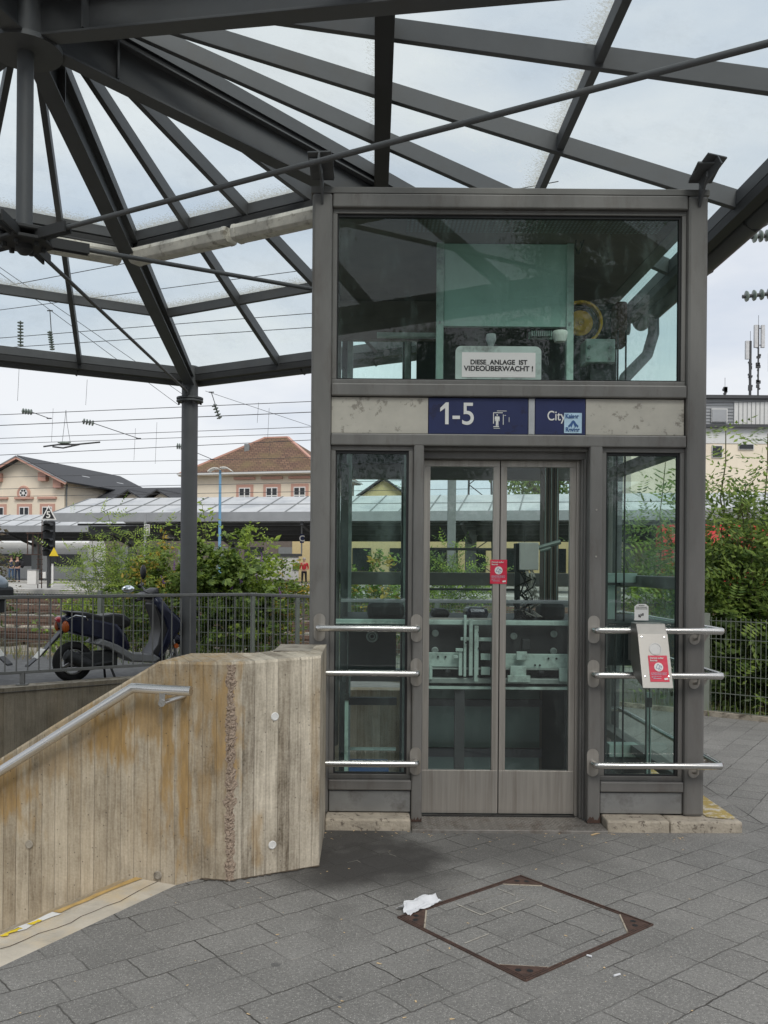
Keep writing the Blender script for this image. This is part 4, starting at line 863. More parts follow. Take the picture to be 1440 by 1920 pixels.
# ------------------------------------------------------------------ machinery inside the lift
mc = thing('lift_machinery', 'lift machinery behind the glass with green cabinet, yellow sheave and cabin roof gear', 'machinery', (.9, 6.3, .8))
def Q(x, y, Y): return at(x, y, Y)
def pbox(name, m, x0, y0, x1, y1, Y, dep=.05, bev=.002, par=None):
    a, b = Q(x0, (y0+y1)/2, Y), Q(x1, (y0+y1)/2, Y); zt_, zb_ = Q((x0+x1)/2, y0, Y).z, Q((x0+x1)/2, y1, Y).z
    m_ = MB(); m_.box(a.x, b.x, Y, Y+dep, zb_, min(zt_, 3.685)); return m_.build(name, m, par or mc, bevel=bev)
pbox('cabinet_panel', 'cabinet_green', 824, 396, 1056, 608, 6.0, .04)
pbox('cabinet_post', 'machine_paint', 811, 396, 824, 719, 5.98, .05); pbox('cabinet_post', 'machine_paint', 1055, 396, 1068, 719, 5.98, .05)
for x, y in ((817, 602), (1061, 600), (817, 415), (1061, 415)): c = Q(x, y, 5.975); m_ = MB(); m_.lathe(c, [(.009, 0), (.009, .008)], 6, (0, -1, 0)); m_.build('bolt', 'galvanised', mc)
pbox('back_board', 'brown_dark', 620, 560, 812, 636, 7.30, .05); pbox('back_board', 'machine_dark', 775, 560, 1150, 760, 7.35, .05)
pbox('lower_panel', 'machine_dark', 826, 612, 1054, 719, 6.2, .03)
pbox('ceiling_strip', 'machine_paint', 700, 622, 812, 630, 7.2, .06)
# sheave
c = Q(1080, 600, 6.35); m_ = MB(); m_.lathe(c, [(.088, 0), (.088, .012), (.06, .014), (.06, .03)], 32, (0, -1, 0)); m_.lathe(c, [(.088, .0), (.07, .001), (.02, .02), (.02, .05)], 20, (0, -1, 0))
sh_ = m_.build('sheave_wheel', 'yellow_paint', mc, smooth=True)
m_ = MB(); m_.torus(c+Vector((0, .03, 0)), .118, .020, (0, 1, 0), 40, 8, 1.6); m_.build('sheave_rim', 'machine_dark', sh_, smooth=True)
m_ = MB(); pts = []
for i in range(17): t = rad(-60+i*14); pts.append((c.x+.152*math.cos(t), c.y-.01, c.z+.152*math.sin(t)))
for i in range(16):
    a_, b_ = Vector(pts[i]), Vector(pts[i+1]); m_.bar(a_, b_, .07, .016, up=(a_+b_)/2-c)
m_.build('rope_guard', 'yellow_paint', mc, smooth=True)
for i in range(4): t = rad(45+i*90); m_ = MB(); m_.lathe(c+Vector((.05*math.cos(t), -.014, .05*math.sin(t))), [(.009, 0), (.009, .005)], 8, (0, -1, 0)); m_.build('wheel_bolt', 'machine_dark', sh_)
pbox('bearing_block', 'machine_paint', 1092, 628, 1147, 672, 6.2, .16, .006); pbox('pedestal', 'steel_dark', 1101, 672, 1140, 730, 6.25, .12)
pbox('motor_body', 'machine_dark', 1104, 570, 1168, 632, 6.7, .3, .03); pbox('motor_fin', 'rust', 1148, 556, 1170, 640, 6.4, .14, .02)
for x, y in ((1098, 644), (1098, 664), (1138, 644), (1138, 664)): cc = Q(x, y, 6.195); m_ = MB(); m_.lathe(cc, [(.012, 0), (.012, .01)], 6, (0, -1, 0)); m_.build('bolt', 'galvanised', mc)
c = Q(1043, 621, 5.9); m_ = MB(); m_.lathe(c, [(.045, .02), (.05, .012), (.048, -.012), (.035, -.05), (.0, -.055)], 20); m_.build('smoke_detector', 'plastic_white', mc, smooth=True)
c = Q(914, 632, 5.85); m_ = MB(); m_.lathe(c, [(.03, .03), (.035, 0), (.022, -.03), (.015, -.06)], 16); m_.build('lamp_socket', 'sign_grey', mc, smooth=True)
m_ = MB(); a_ = Q(985, 632, 6.1); 
for i in range(10): m_.box(a_.x+i*.014, a_.x+i*.014+.006, 6.0, 6.06, a_.z, a_.z+.035)
m_.box(a_.x-.01, a_.x+.15, 6.06, 6.07, a_.z-.006, a_.z+.04); m_.build('vent_grille', 'machine_paint', mc)
m_ = MB(); 
for s_ in range(4):
    p = [Q(1072+s_*2, 392, 5.95)]
    for i in range(1, 7): p.append(Q(1070+s_*3+random.uniform(-5, 6), 392+i*13, 5.95+random.uniform(-.02, .02)))
    m_.tube(p, .0035, 5)
m_.build('cable_bundle', 'cable_black', mc)
for x in (1152, 1167):
    m_ = MB(); a_ = Q(x, 660, 6.3); m_.tube([(a_.x, 6.3, 3.2), (a_.x, 6.3, -3)], .0065, 6); m_.build('hoist_rope', 'cable_black', mc)
for x in (1215, 1222):
    m_ = MB(); a_ = Q(x, 1300, 5.75); m_.tube([(a_.x, 5.75, .95), (a_.x, 5.75, -.3)], .004, 6); m_.build('hoist_rope', 'cable_black', mc)
# dark guide column with travelling cables
a_ = Q(1018, 1000, 6.9); b_ = Q(1047, 1000, 6.9); m_ = MB(); m_.box(a_.x, b_.x, 6.9, 7.05, -3, 3.4); m_.build('guide_column', 'brown_dark', mc, bevel=.004)
for i in range(5): m_ = MB(); x = a_.x+.01+i*.023; m_.tube([(x, 6.89, 3), (x, 6.89, 1)], .004, 5); m_.build('travelling_cable', 'cable_black' if i % 2 else 'galvanised', mc)
pbox('guide_strip', 'steel_dark', 1129, 845, 1141, 1452, 5.95, .05); pbox('light_strip', 'machine_paint', 1218, 1290, 1226, 1446, 5.85, .03); pbox('light_strip', 'machine_paint', 651, 1312, 658, 1452, 5.75, .03)
pbox('light_strip_end', 'cable_black', 650, 1302, 659, 1314, 5.74, .04); pbox('light_strip_end', 'cable_black', 1217, 1300, 1227, 1318, 5.84, .04)
m_ = MB(); a_ = Q(643, 860, 6.6); m_.box(a_.x-.02, a_.x+.03, 6.6, 6.66, -3, 2.3); m_.build('guide_rail', 'steel_dark', mc)
for x0, x1 in ((638, 656), (752, 768)): pbox('rear_post', 'steel_dark', x0, 640, x1, 1470, 7.42, .08)
pbox('rear_post', 'steel_dark', 638, 845, 768, 868, 7.40, .03)
# cabin roof : guard rail, control box, wires, door operator
cb = thing('lift_cabin', 'lift cabin stopped below, door gear and control box on its roof', 'lift cabin', (.85, 5.8, .8))
def cbox(*a, **k): return pbox(*a, par=cb, **k)
cbox('guard_rail', 'steel_dark', 800, 1024, 976, 1029, 6.6, .03); cbox('guard_rail', 'steel_dark', 800, 1100, 976, 1104, 6.6, .03); cbox('guard_post', 'steel_dark', 966, 1024, 976, 1165, 6.58, .03)
cbox('guard_rail', 'steel_dark', 1128, 1085, 1270, 1092, 6.9, .05)
cbox('cable_tray', 'fascia_grey', 640, 1122, 1075, 1128, 6.2, .08); cbox('cable_tray', 'platform_concrete', 800, 1156, 930, 1161, 6.0, .03)
cbox('roof_slab', 'machine_dark', 640, 1162, 1280, 1180, 6.1, 1.2)
cbox('roof_edge', 'machine_paint', 618, 1160, 1075, 1169, 5.76, .05, bev=.004)
cbox('operator_backplate', 'machine_dark', 806, 1169, 1070, 1290, 5.86, .02)
for x0, x1 in ((806, 866), (948, 1069)):
    cbox('hanger_plate', 'machine_paint', x0, 1221, x1, 1248, 5.78, .02, bev=.004); 
cbox('header_track', 'galvanised', 806, 1249, 1069, 1252, 5.77, .04); cbox('sill_track', 'galvanised', 806, 1268, 1069, 1278, 5.77, .05, bev=.004)
cbox('sill_edge', 'machine_paint', 806, 1284, 1069, 1289, 5.77, .05)
for x0, y0, x1, y1, Yq in ((872, 1150, 877, 1266, 5.72), (882, 1158, 889, 1264, 5.73), (892, 1170, 900, 1275, 5.71), (863, 1218, 870, 1264, 5.74), (857, 1213, 871, 1219, 5.73), (852, 1226, 862, 1232, 5.73), (904, 1222, 922, 1234, 5.74), (905, 1247, 922, 1262, 5.74), (960, 1244, 990, 1270, 5.74), (955, 1262, 998, 1275, 5.73), (971, 1217, 991, 1233, 5.73), (1052, 1247, 1068, 1272, 5.75), (808, 1248, 814, 1272, 5.75), (866, 1192, 884, 1198, 5.74), (900, 1192, 925, 1199, 5.74)):
    cbox('coupler_bar', 'machine_paint', x0, y0, x1, y1, Yq, .018, bev=.003)
for x0, y0, x1, y1 in ((903, 1197, 925, 1218), (982, 1194, 998, 1214), (838, 1252, 848, 1259), (1014, 1252, 1024, 1259)): cbox('motor', 'machine_dark', x0, y0, x1, y1, 5.76, .06, bev=.006)
for x, y in ((818, 1185), (818, 1217), (965, 1188), (1040, 1183), (1040, 1215)):
    c = Q(x, y, 5.85); m_ = MB(); m_.lathe(c, [(.022, 0), (.022, .012), (.014, .014), (.012, .010), (.004, .010)], 20, (0, -1, 0)); m_.build('track_roller', 'galvanised', cb, smooth=True)
for x, y in ((824, 1229), (838, 1229), (1031, 1229), (1046, 1229), (1006, 1242), (1015, 1242), (974, 1230), (988, 1230), (966, 1267), (983, 1267), (900, 1182), (900, 1212), (900, 1264), (876, 1202)):
    c = Q(x, y, 5.705 if 870 < x < 905 else 5.775); m_ = MB(); m_.lathe(c, [(.0065, 0), (.0065, .006)], 8, (0, -1, 0)); m_.build('bolt', 'machine_dark', cb)
cbox('control_box', 'plastic_white', 974, 1012, 1010, 1064, 6.3, .12, bev=.006); cbox('control_box_side', 'machine_dark', 967, 1014, 973, 1066, 6.32, .1)
m_ = MB(); m_.tube([Q(983, 1012, 6.35), Q(983, 990, 6.35)], .004, 5); m_.build('aerial', 'cable_black', cb)
m_ = MB(); m_.tube([Q(1010, 1022, 6.4), Q(1050, 1010, 6.4)], .018, 8); m_.tube([Q(1012, 1028, 6.38), Q(1032, 1022, 6.38)], .012, 8); m_.build('swing_arm', 'galvanised', cb, smooth=True)
m_ = MB()
for i in range(9):
    p = [Q(992+random.uniform(-10, 12), 1064, 6.33)]
    for j in range(1, 8): p.append(Q(995+random.uniform(-20, 22)*(.4+j*.1), 1064+j*12.5, 6.3+random.uniform(-.08, .08)))
    m_.tube(p, .004, 5)
m_.build('loose_wires', 'cable_white', cb)
m_ = MB()
for i in range(5):
    p = [Q(975+random.uniform(-6, 6), 1066, 6.3)]
    for j in range(1, 7): p.append(Q(975+random.uniform(-12, 30), 1066+j*15, 6.25+random.uniform(-.05, .05)))
    m_.tube(p, .004, 5)
m_.build('loose_wires', 'cable_black', cb)
for x0, y0, x1, y1, mm in ((812, 1140, 845, 1158, 'machine_dark'), (876, 1136, 918, 1158, 'scooter_blue'), (985, 1138, 1008, 1158, 'machine_dark'), (1016, 1125, 1062, 1158, 'machine_dark'), (690, 1130, 760, 1160, 'machine_dark')): cbox('roof_unit', mm, x0, y0, x1, y1, 6.4, .25, bev=.03)
# cabin car front and interior
for x0, x1 in ((800, 808), (857, 876), (930, 950), (1064, 1076)): cbox('car_door_frame', 'steel_dark', x0, 1289, x1, 1470, 5.80, .03)
cbox('car_band', 'steel_dark', 806, 1308, 1069, 1321, 6.9, .05); cbox('car_band', 'steel_dark', 806, 1400, 1069, 1416, 6.9, .05)
m_ = MB(); m_.box(.36, 1.35, 7.0, 7.02, -1.6, .80); m_.build('car_rear_wall', 'cabin_green', cb)
m_ = MB(); m_.box(-.15, -.12, 5.9, 7.0, -1.6, .80); m_.box(1.35, 1.38, 5.9, 7.0, -1.6, .80); m_.build('car_side_wall', 'machine_dark', cb)
cbox('car_band', 'steel_dark', 640, 1308, 748, 1322, 6.9, .05); cbox('car_band', 'machine_paint', 640, 1403, 748, 1407, 6.9, .05); cbox('blue_crate', 'ink_blue', 660, 1440, 735, 1455, 6.3, .3)
cbox('counter_frame', 'machine_paint', 1148, 1388, 1202, 1412, 6.6, .1, bev=.004); cbox('counter_frame', 'machine_dark', 1140, 1412, 1225, 1450, 6.6, .3)
cbox('side_bracket', 'machine_paint', 1128, 1067, 1195, 1085, 6.5, .03, bev=.003); cbox('side_panel', 'machine_paint', 1130, 1090, 1156, 1160, 6.55, .03)
cbox('side_gear', 'machine_dark', 1128, 1180, 1275, 1240, 6.9, .3); cbox('side_gear', 'machine_dark', 655, 1178, 745, 1255, 6.5, .2)
c = Q(700, 1193, 6.48); m_ = MB(); m_.torus(c, .035, .008, (0, 1, 0)); m_.torus(c, .018, .005, (0, 1, 0)); m_.build('round_buffer', 'galvanised', cb, smooth=True)

# ------------------------------------------------------------------ call station and stickers
cs = thing('call_station', 'stainless lift call panel with round speaker in front of the right window', 'call panel', (1.65, 5.2, 1.05))
xa, xb = 1.568, 1.738; T = Vector((0, 5.265, 1.232)); K = Vector((0, 5.262, 1.178)); Bt = Vector((0, 5.125, .878))
sid = [(5.265, 1.232), (5.225, 1.175), (5.120, .878), (5.30, .93), (5.36, 1.0), (5.36, 1.235)]
m_ = MB(); m_.prism(sid, (xa, 0, 0), (0, 1, 0), (0, 0, 1), (xb-xa, 0, 0)); m_.build('housing', 'call_panel', cs, bevel=.003)
pu = (Vector((0, 5.225, 1.175))-Vector((0, 5.12, .878))).normalized(); pn = Vector((1, 0, 0)).cross(pu).normalized(); 
if pn.y > 0: pn = -pn
def pp(u, v): return Vector((xa, 5.12, .878))+Vector((u, 0, 0))+pu*v
m_ = MB(); m_.prism([(.0, .0), (xb-xa, 0), (xb-xa, .313), (0, .313)], Vector((xa, 5.12, .878))+pn*.001, (1, 0, 0), pu, pn*.002); m_.build('front_plate', 'call_panel', cs)
c = pp(.092, .225)+pn*.003; m_ = MB(); m_.lathe(c, [(.036, 0), (.036, .003), (.031, .003), (.030, .0015)], 28, pn); m_.build('speaker', 'panel_steel', cs, smooth=True)
for u, v in ((.02, .295), (.15, .295), (.018, .065), (.152, .065)): m_ = MB(); m_.lathe(pp(u, v)+pn*.003, [(.006, 0), (.005, .003), (.002, .0035)], 10, pn); m_.build('screw', 'chrome', cs, smooth=True)
m_ = MB(); m_.box(xa+.02, xb-.02, 5.36, YF+.03, 1.0, 1.2); m_.build('rear_bracket', 'frame_paint', cs)
def sticker(o_, ex, ey, nn, w_, h_, par_name, label):
    o_, ex, ey, nn = map(Vector, (o_, ex, ey, nn)); g = thing(par_name, label, 'sticker', tuple(o_), 'red out-of-order stickers')
    m_ = MB(); nx, ny = 8, 14
    for j in range(ny+1):
        for i in range(nx+1): m_.v.append(o_+ex*(w_*i/nx)+ey*(h_*j/ny)+nn*(.002+.0007*math.sin(j*2.1+i*.25)))
    for j in range(ny):
        for i in range(nx): q = j*(nx+1)+i; m_.f.append((q, q+1, q+nx+2, q+nx+1))
    m_.build('sheet', 'sticker_red', g, smooth=True); P = lambda u, v, k=.0045: o_+ex*(w_*u)+ey*(h_*v)+nn*k
    lettering('headline', 'Derzeit außer', w_*.128, P(.08, .87), 'white_paint', g, bold=w_*.002, ex=ex, ey=ey); lettering('headline', 'Betrieb', w_*.128, P(.08, .775), 'white_paint', g, bold=w_*.002, ex=ex, ey=ey)
    m_ = MB(); m_.lathe(P(.5, .555, .0035), [(w_*.235, 0), (w_*.235, .001)], 32, nn); m_.build('round_emblem', 'white_paint', g)
    m_ = MB(); C_ = P(.5, .555, .0052)
    def ln(a, b, t=.022): m_.bar(C_+ex*a[0]*w_+ey*a[1]*w_, C_+ex*b[0]*w_+ey*b[1]*w_, w_*t, .0004, up=nn)
    for a, b in (((-.15, -.06), (-.03, .17)), ((-.15, -.06), (0, -.07)), ((-.03, .17), (.05, .06)), ((.0, -.07), (.05, .06)), ((-.03, -.16), (.05, -.06)), ((.03, -.18), (.13, -.09)), ((.05, .06), (.13, .05)), ((.08, .0), (.16, -.03)), ((.1, .08), (.18, .0))): ln(a, b)
    m_.build('emblem_drawing', 'ink_blue', g)
    m_ = MB()
    for v, u1 in ((.335, .9), (.30, .87), (.265, .88), (.20, .62), (.165, .3)):
        x = .08
        while x < u1:
            e2 = min(u1, x+random.uniform(.04, .12)); m_.bar(P(x, v), P(e2, v), .0000+h_*.010, .0004, up=nn); x = e2+.02
    m_.bar(P(.16, .12), P(.58, .12), h_*.013, .0004, up=nn); m_.build('small_print', 'sticker_blue', g)
    m_ = MB(); m_.prism([(0, 0), (.2*w_, .03*w_), (.19*w_, .13*w_), (-.01*w_, .10*w_)], P(.74, .06), ex, ey, nn*.0005); m_.build('corner_logo', 'white_paint', g)
sticker((.771, YD-.0015, 1.449), (1, 0, 0), (0, 0, 1), (0, -1, 0), .104, .149, 'notice_sticker', 'red out-of-order sticker bridging the gap between the lift doors')
sticker(pp(.045, .035)+pn*.003, (1, 0, 0), pu, pn, .108, .152, 'notice_sticker', 'red out-of-order sticker on the stainless call panel below its speaker')
gp = thing('window_notice', 'small white notice with cut corners inside the right window above the call panel', 'notice', (1.62, YF+.05, 1.3))
a_, b_ = at(1191, 1155, YF+.05), at(1217, 1124, YF+.05); w_, h_ = b_.x-a_.x, b_.z-a_.z
m_ = MB(); m_.prism([(0, 0), (w_, 0), (w_, h_*.84), (w_*.8, h_), (w_*.2, h_), (0, h_*.84)], a_, (1, 0, 0), (0, 0, 1), (0, -.001, 0)); m_.build('card', 'white_paint', gp)
m_ = MB()
for v, u0, u1 in ((.9, .3, .7), (.8, .12, .88), (.7, .08, .92)):
    x = u0
    while x < u1: e2 = min(u1, x+random.uniform(.05, .1)); m_.box(a_.x+w_*x, a_.x+w_*e2, a_.y-.002, a_.y-.0015, a_.z+h_*v-.002, a_.z+h_*v+.002); x = e2+.02
for u, v, s_ in ((.33, .28, .008), (.47, .33, .007), (.60, .36, .008), (.42, .22, .005)): m_.box(a_.x+w_*u-s_/2, a_.x+w_*u+s_/2, a_.y-.002, a_.y-.0015, a_.z+h_*v-s_, a_.z+h_*v+s_)
m_.build('printed_marks', 'black_ink', gp)

# ------------------------------------------------------------------ inspection cover, litter
mh = thing('paved_cover', 'square paved inspection cover with rusty frame and corner plates', 'manhole cover', (.7, 3.97, 0))
A_, B_, C_, D_ = [Vector((x, y, 0)) for x, y in ((.155, 4.013), (.792, 4.569), (1.263, 3.954), (.612, 3.405))]
ctr = (A_+B_+C_+D_)/4
for p, q in ((A_, B_), (B_, C_), (C_, D_), (D_, A_)):
    m_ = MB(); inn = (ctr-(p+q)/2).normalized(); dd = (q-p).normalized()
    m_.bar(p+UP*.006, q+UP*.006, .007, .01); m_.bar(p+inn*.014+dd*.014+UP*.004, q+inn*.014-dd*.014+UP*.004, .008, .01); m_.build('frame_angle', 'rust', mh, bevel=.001)
    m_ = MB(); m_.bar(p+inn*.0085+UP*.002, q+inn*.0085+UP*.002, .006, .01); m_.build('frame_gap', 'gasket', mh)
for p, a, b in ((A_, B_, D_), (B_, C_, A_), (C_, D_, B_), (D_, A_, C_)):
    m_ = MB(); u, v = (a-p).normalized(), (b-p).normalized(); k = .135; o_ = p+(u+v)*.02
    m_.prism([(0, 0), (k, 0), (0, k)], o_, u, v, UP*.0045); cpz = m_.build('corner_plate', 'rust', mh)
    for (s1_, s2_) in ((.055, .022), (.022, .055)): m_ = MB(); m_.lathe(o_+u*s1_+v*s2_+UP*.0045, [(.0125, 0), (.0125, .0008)], 16); m_.build('lifting_hole', 'gasket', cpz)
    m_ = MB(); m_.bar(o_+u*(k+.004)+UP*.003, o_+v*(k+.004)+UP*.003, .008, .004); m_.build('mortar_line', 'plinth_concrete', mh)
u, v = (B_-A_).normalized(), (D_-A_).normalized()
for (p0, p1) in (((.32, .06), (.32, .22)), ((.32, .22), (.62, .22)), ((.62, .05), (.62, .16)), ((.05, .38), (.20, .38)), ((.62, .30), (.62, .42)), ((.45, .22), (.45, .30))):
    a, b = A_+u*p0[0]+v*p0[1], A_+u*p1[0]+v*p1[1]
    n = 6; m_ = MB(); ws_ = [random.uniform(.0015, .004) for _ in range(n+1)]; sd_ = (b-a).normalized().cross(UP)
    vs = []
    for i in range(n+1): c = a.lerp(b, i/n)+UP*.003; vs += [c-sd_*ws_[i], c+sd_*ws_[i]]
    m_.add(vs, [(2*i, 2*i+1, 2*i+3, 2*i+2) for i in range(n)]); m_.build('mortar_joint', 'sign_blank', mh)
# crumpled paper napkin
m_ = MB(); g0 = gz(796, 1700); nx, ny = 22, 14; pc = []
quad = [gz(752, 1704), gz(780, 1718), gz(838, 1690), gz(808, 1677)]
for j in range(ny+1):
    for i in range(nx+1):
        s_, t_ = i/nx, j/ny; p = quad[0].lerp(quad[1], t_).lerp(quad[3].lerp(quad[2], t_), s_)
        z = .004+.016*abs(noise.noise(Vector((s_*2.6, t_*2.2, 3))))+.012*abs(noise.noise(Vector((s_*7, t_*7, 5))))+.026*max(0, 1-abs(t_-.5-.25*(s_-.5))*5)
        p = p+Vector((noise.noise(Vector((s_*4, t_*4, 0)))*.022, noise.noise(Vector((s_*4, t_*4, 9)))*.022, z)); m_.v.append(p)
for j in range(ny):
    for i in range(nx): q = j*(nx+1)+i; m_.f.append((q, q+1, q+nx+2, q+nx+1))
tag(m_.build('paper_napkin', 'paper', solid=.0008), 'crumpled white paper napkin lying on the corner of the inspection cover', 'napkin')
def butt(x, y, ang, lab, L_=.032):
    p = gz(x, y); d_ = Vector((math.cos(ang), math.sin(ang), 0))*L_; m_ = MB(); m_.tube([p+Vector((0, 0, .006)), p+d_+Vector((0, 0, .006))], .0042, 8)
    tag(m_.build('cigarette_end', 'paper', smooth=True), lab, 'litter', 'bits of litter on the paving')
butt(1163, 1825, .5, 'white cigarette end lying alone right of the inspection cover'); butt(1112, 1787, -.6, 'short white litter scrap on the right rim of the cover', .02)
p = gz(1117, 1560); q = gz(1155, 1551); m_ = MB(); m_.bar(p+UP*.006, q+UP*.008, .012, .002); m_.bar(gz(1135, 1551)+UP*.012, gz(1153, 1551)+UP*.006, .01, .002)
tag(m_.build('wooden_stirrer', 'wood'), 'broken wooden stirrer on the paving before the right plinth', 'litter', 'bits of litter on the paving')
m_ = MB()
rng = random.Random(5)
for i in range(150):
    if i < 70: p = gz(rng.uniform(610, 1300), 1556+abs(rng.gauss(0, 10)))
    else: p = Vector((rng.uniform(-1.2, 2.4), rng.uniform(3, 5.2), 0))
    s_ = rng.uniform(.0012, .004); a = rng.uniform(0, 3.1); dx = Vector((math.cos(a), math.sin(a), 0))*s_*rng.uniform(1, 3); dy = Vector((-math.sin(a), math.cos(a), 0))*s_
    m_.add([p-dx-dy+UP*.002, p+dx-dy+UP*.003, p+dx+dy+UP*.002, p-dx+dy+UP*.003], [(0, 1, 2, 3)])
tag(m_.build('loose_grit', 'wood'), None, None, kind='stuff')
# ------------------------------------------------------------------ foliage
def leaf(mb, p, d, n, L_, W_):
    s_ = d.cross(n).normalized()*W_/2; k = n*(L_*.08)
    mb.add([p, p+d*L_*.45+s_-k, p+d*L_, p+d*L_*.45-s_-k], [(0, 1, 2, 3)])
def rdir(r, up=.0):
    while True:
        v = Vector((r.uniform(-1, 1), r.uniform(-1, 1), r.uniform(-1, 1)))
        if .05 < v.length < 1: v.normalize(); v.z += up; return v.normalized()
def shrub(name, label, base, h, rx, ry, leafm, n_stems, n_leaves, L_, seed, style='broad', group=None, cat='shrub', z0=.15, flowers=0, stem_m='stem_green', prof=None, second=None, tips=None, clump=.16):
    n_leaves = int(n_leaves*(3.6 if style == 'pinnate' else 3.0)*(.5 if group and group.startswith('tall') else 1.0)); L_ *= 1.18
    vary = True
    r = random.Random(seed); base = Vector(base); g = thing(name, label, cat, tuple(base), group)
    sm = MB(); stems = []
    for i in range(n_stems):
        a = r.uniform(0, 6.28); q = r.uniform(.25, 1)**.6; hh = h*(r.uniform(.62, 1) if i else 1)
        top = base+Vector((math.cos(a)*rx*q, math.sin(a)*ry*q, hh*(1-.25*q*q)))
        if i == 0: top = base+Vector((rx*.1, 0, h))
        if tips and i < len(tips): top = base+Vector(tips[i])
        st_ = base+Vector((math.cos(a)*rx*.3*q, math.sin(a)*ry*.3*q, 0)); mid = st_.lerp(top, .5)+Vector((r.uniform(-.1, .1), r.uniform(-.1, .1), r.uniform(0, .1)))*h*.4
        pts = [st_.lerp(mid, k/4) if k < 4 else mid.lerp(top, (k-4)/4) for k in range(9)]
        pts = [p+Vector((r.uniform(-1, 1), r.uniform(-1, 1), 0))*.012*h for p in pts]
        sm.tube(pts, [(.010 if group and group.startswith('tall') else .006)*h/2*(1-.8*k/8)+.0025 for k in range(9)], 5, cap=False); stems.append(pts)
    sm.build('stems', stem_m, g)
    lm, l2 = MB(), MB(); cl = []
    for i in range(max(8, n_leaves//14)):
        s_ = r.choice(stems); k = min(7.99, (z0+(1-z0)*r.random()**(1.0 if group and group.startswith('tall') else .62))*8); i0 = int(k); p = s_[i0].lerp(s_[min(8, i0+1)], k-i0)
        f = (p.z-base.z)/h; sp = clump*h*(.95-f*.5)
        cl.append((p+Vector((r.gauss(0, sp), r.gauss(0, sp*ry/max(rx, .01)), r.gauss(0, sp*.4))), r.uniform(.6, 1.3)))
    for s_ in stems: cl.append((s_[8], .7)); cl.append((s_[7], .9))
    per = max(3, n_leaves//len(cl))
    for c, sc_ in cl:
        if c.z < base.z+.05: c.z = base.z+.05+r.uniform(0, .2)
        T_ = l2 if second and r.random() < .22 else lm
        if style == 'pinnate':
            for q in range(max(1, per//11)):
                d_ = rdir(r, .35); d_.z *= .6; d_.normalize(); n_ = Vector((r.uniform(-.9, .9), r.uniform(-1.2, .3), 1)).normalized(); sd = d_.cross(n_).normalized(); p = c+rdir(r)*L_*1.5
                for j in range(5):
                    t = (j+1)/5.5*L_*4.2; pc_ = p+d_*t+Vector((0, 0, -.10*(j/5)**2*L_*4)); LL = L_*(1-.35*abs(j-2)/3)
                    for sg in (1, -1): leaf(T_, pc_, (sd*sg+d_*.45).normalized(), (n_+rdir(r)*.35).normalized(), LL, LL*.42)
                leaf(T_, p+d_*L_*4, d_, n_, L_, L_*.34)
        else:
            for q in range(per):
                p = c+rdir(r)*r.uniform(.2, 1)*clump*h*.35*sc_; d_ = rdir(r); d_.z = d_.z*.5-.15; d_.normalize(); n_ = (Vector((0, -.35, .8))+rdir(r)*.9).normalized(); LL = L_*r.uniform(.45, 1.5)*sc_
                if style == 'maple':
                    for a in (-1.0, -.5, 0, .5, 1.0): leaf(T_, p, (Matrix.Rotation(a, 3, n_)@d_).normalized(), n_, LL*(1-.28*abs(a)), LL*.42)
                else: leaf(T_, p, d_, n_, LL, LL*.5)
    lm.build('foliage', leafm, g)
    if l2.f: l2.build('young_foliage', second, g)
    for i in range(flowers):
        c = r.choice(cl)[0]; c = Vector((c.x, base.y-ry*.6+r.uniform(-.1, .1), base.z+h*r.uniform(.45, .95))); fm = MB(); d_ = Vector((r.uniform(-.5, .5), -.3, 1)).normalized()
        for j in range(26): t = j/26; fm.ball(c+d_*t*.16+rdir(r)*.02*(1-t*.7), .010*(1-.5*t), 5, 3)
        fm.build('flower_spike', 'flower_purple', g)
    return g
def gb(x, Y, z=-.12): p = at(x, 1100, Y); return (p.x, Y, z)
G_ = 'shrubs between the fence and the tracks'
shrub('shrub', 'tall light green pinnate shrub left of the canopy column, highest of its clump', gb(243, 15.6), 2.55, .95, .6, 'leaf_bright', 15, 5200, .055, 11, 'pinnate', G_, clump=.15, second='leaf_mid', tips=[(-.35, 0, 2.55), (.05, 0, 2.1), (-.75, 0, 1.5), (.6, 0, 1.9)])
shrub('shrub', 'low yellow-green broad-leaved shrub behind the scooter seat', gb(172, 15.0), 1.15, .62, .4, 'leaf_bright', 10, 1500, .075, 12, 'broad', G_, clump=.2)
shrub('shrub', 'leafy shrub with orange-tinged leaves and purple flowers just left of the canopy column', gb(300, 15.2), 2.0, .5, .5, 'leaf_mid', 9, 2600, .06, 13, 'broad', G_, flowers=3, second='leaf_yellow')
shrub('shrub', 'dense maple-leaved shrub right of the canopy column', gb(418, 14.9), 2.15, .85, .55, 'leaf_mid', 15, 1700, .085, 14, 'maple', G_, flowers=3, second='leaf_bright', clump=.14)
shrub('shrub', 'bright green topped shrub with thin twigs above the fence near the lift', gb(462, 15.6), 2.35, .45, .4, 'leaf_bright', 9, 1500, .075, 15, 'broad', G_, flowers=2)
shrub('shrub', 'sparse arching buddleia with yellowing leaves beside the lift post', gb(525, 15.4), 1.75, .62, .5, 'leaf_mid', 13, 1900, .055, 16, 'broad', G_, flowers=2, second='leaf_yellow')
shrub('shrub', 'thin green shoot rising alone beside the canopy column', gb(378, 15.6), 2.75, .12, .12, 'leaf_bright', 4, 220, .075, 17, 'broad', G_, z0=.6)
shrub('shrub', 'green and yellow shrub seen through the left lift window', gb(700, 15.2), 1.95, .75, .5, 'leaf_mid', 11, 2200, .065, 18, 'broad', G_, second='leaf_yellow')
shrub('shrub', 'green shrub seen through the left lift door', gb(845, 15.2), 2.1, .8, .5, 'leaf_mid', 11, 2400, .06, 19, 'pinnate', G_, second='leaf_bright')
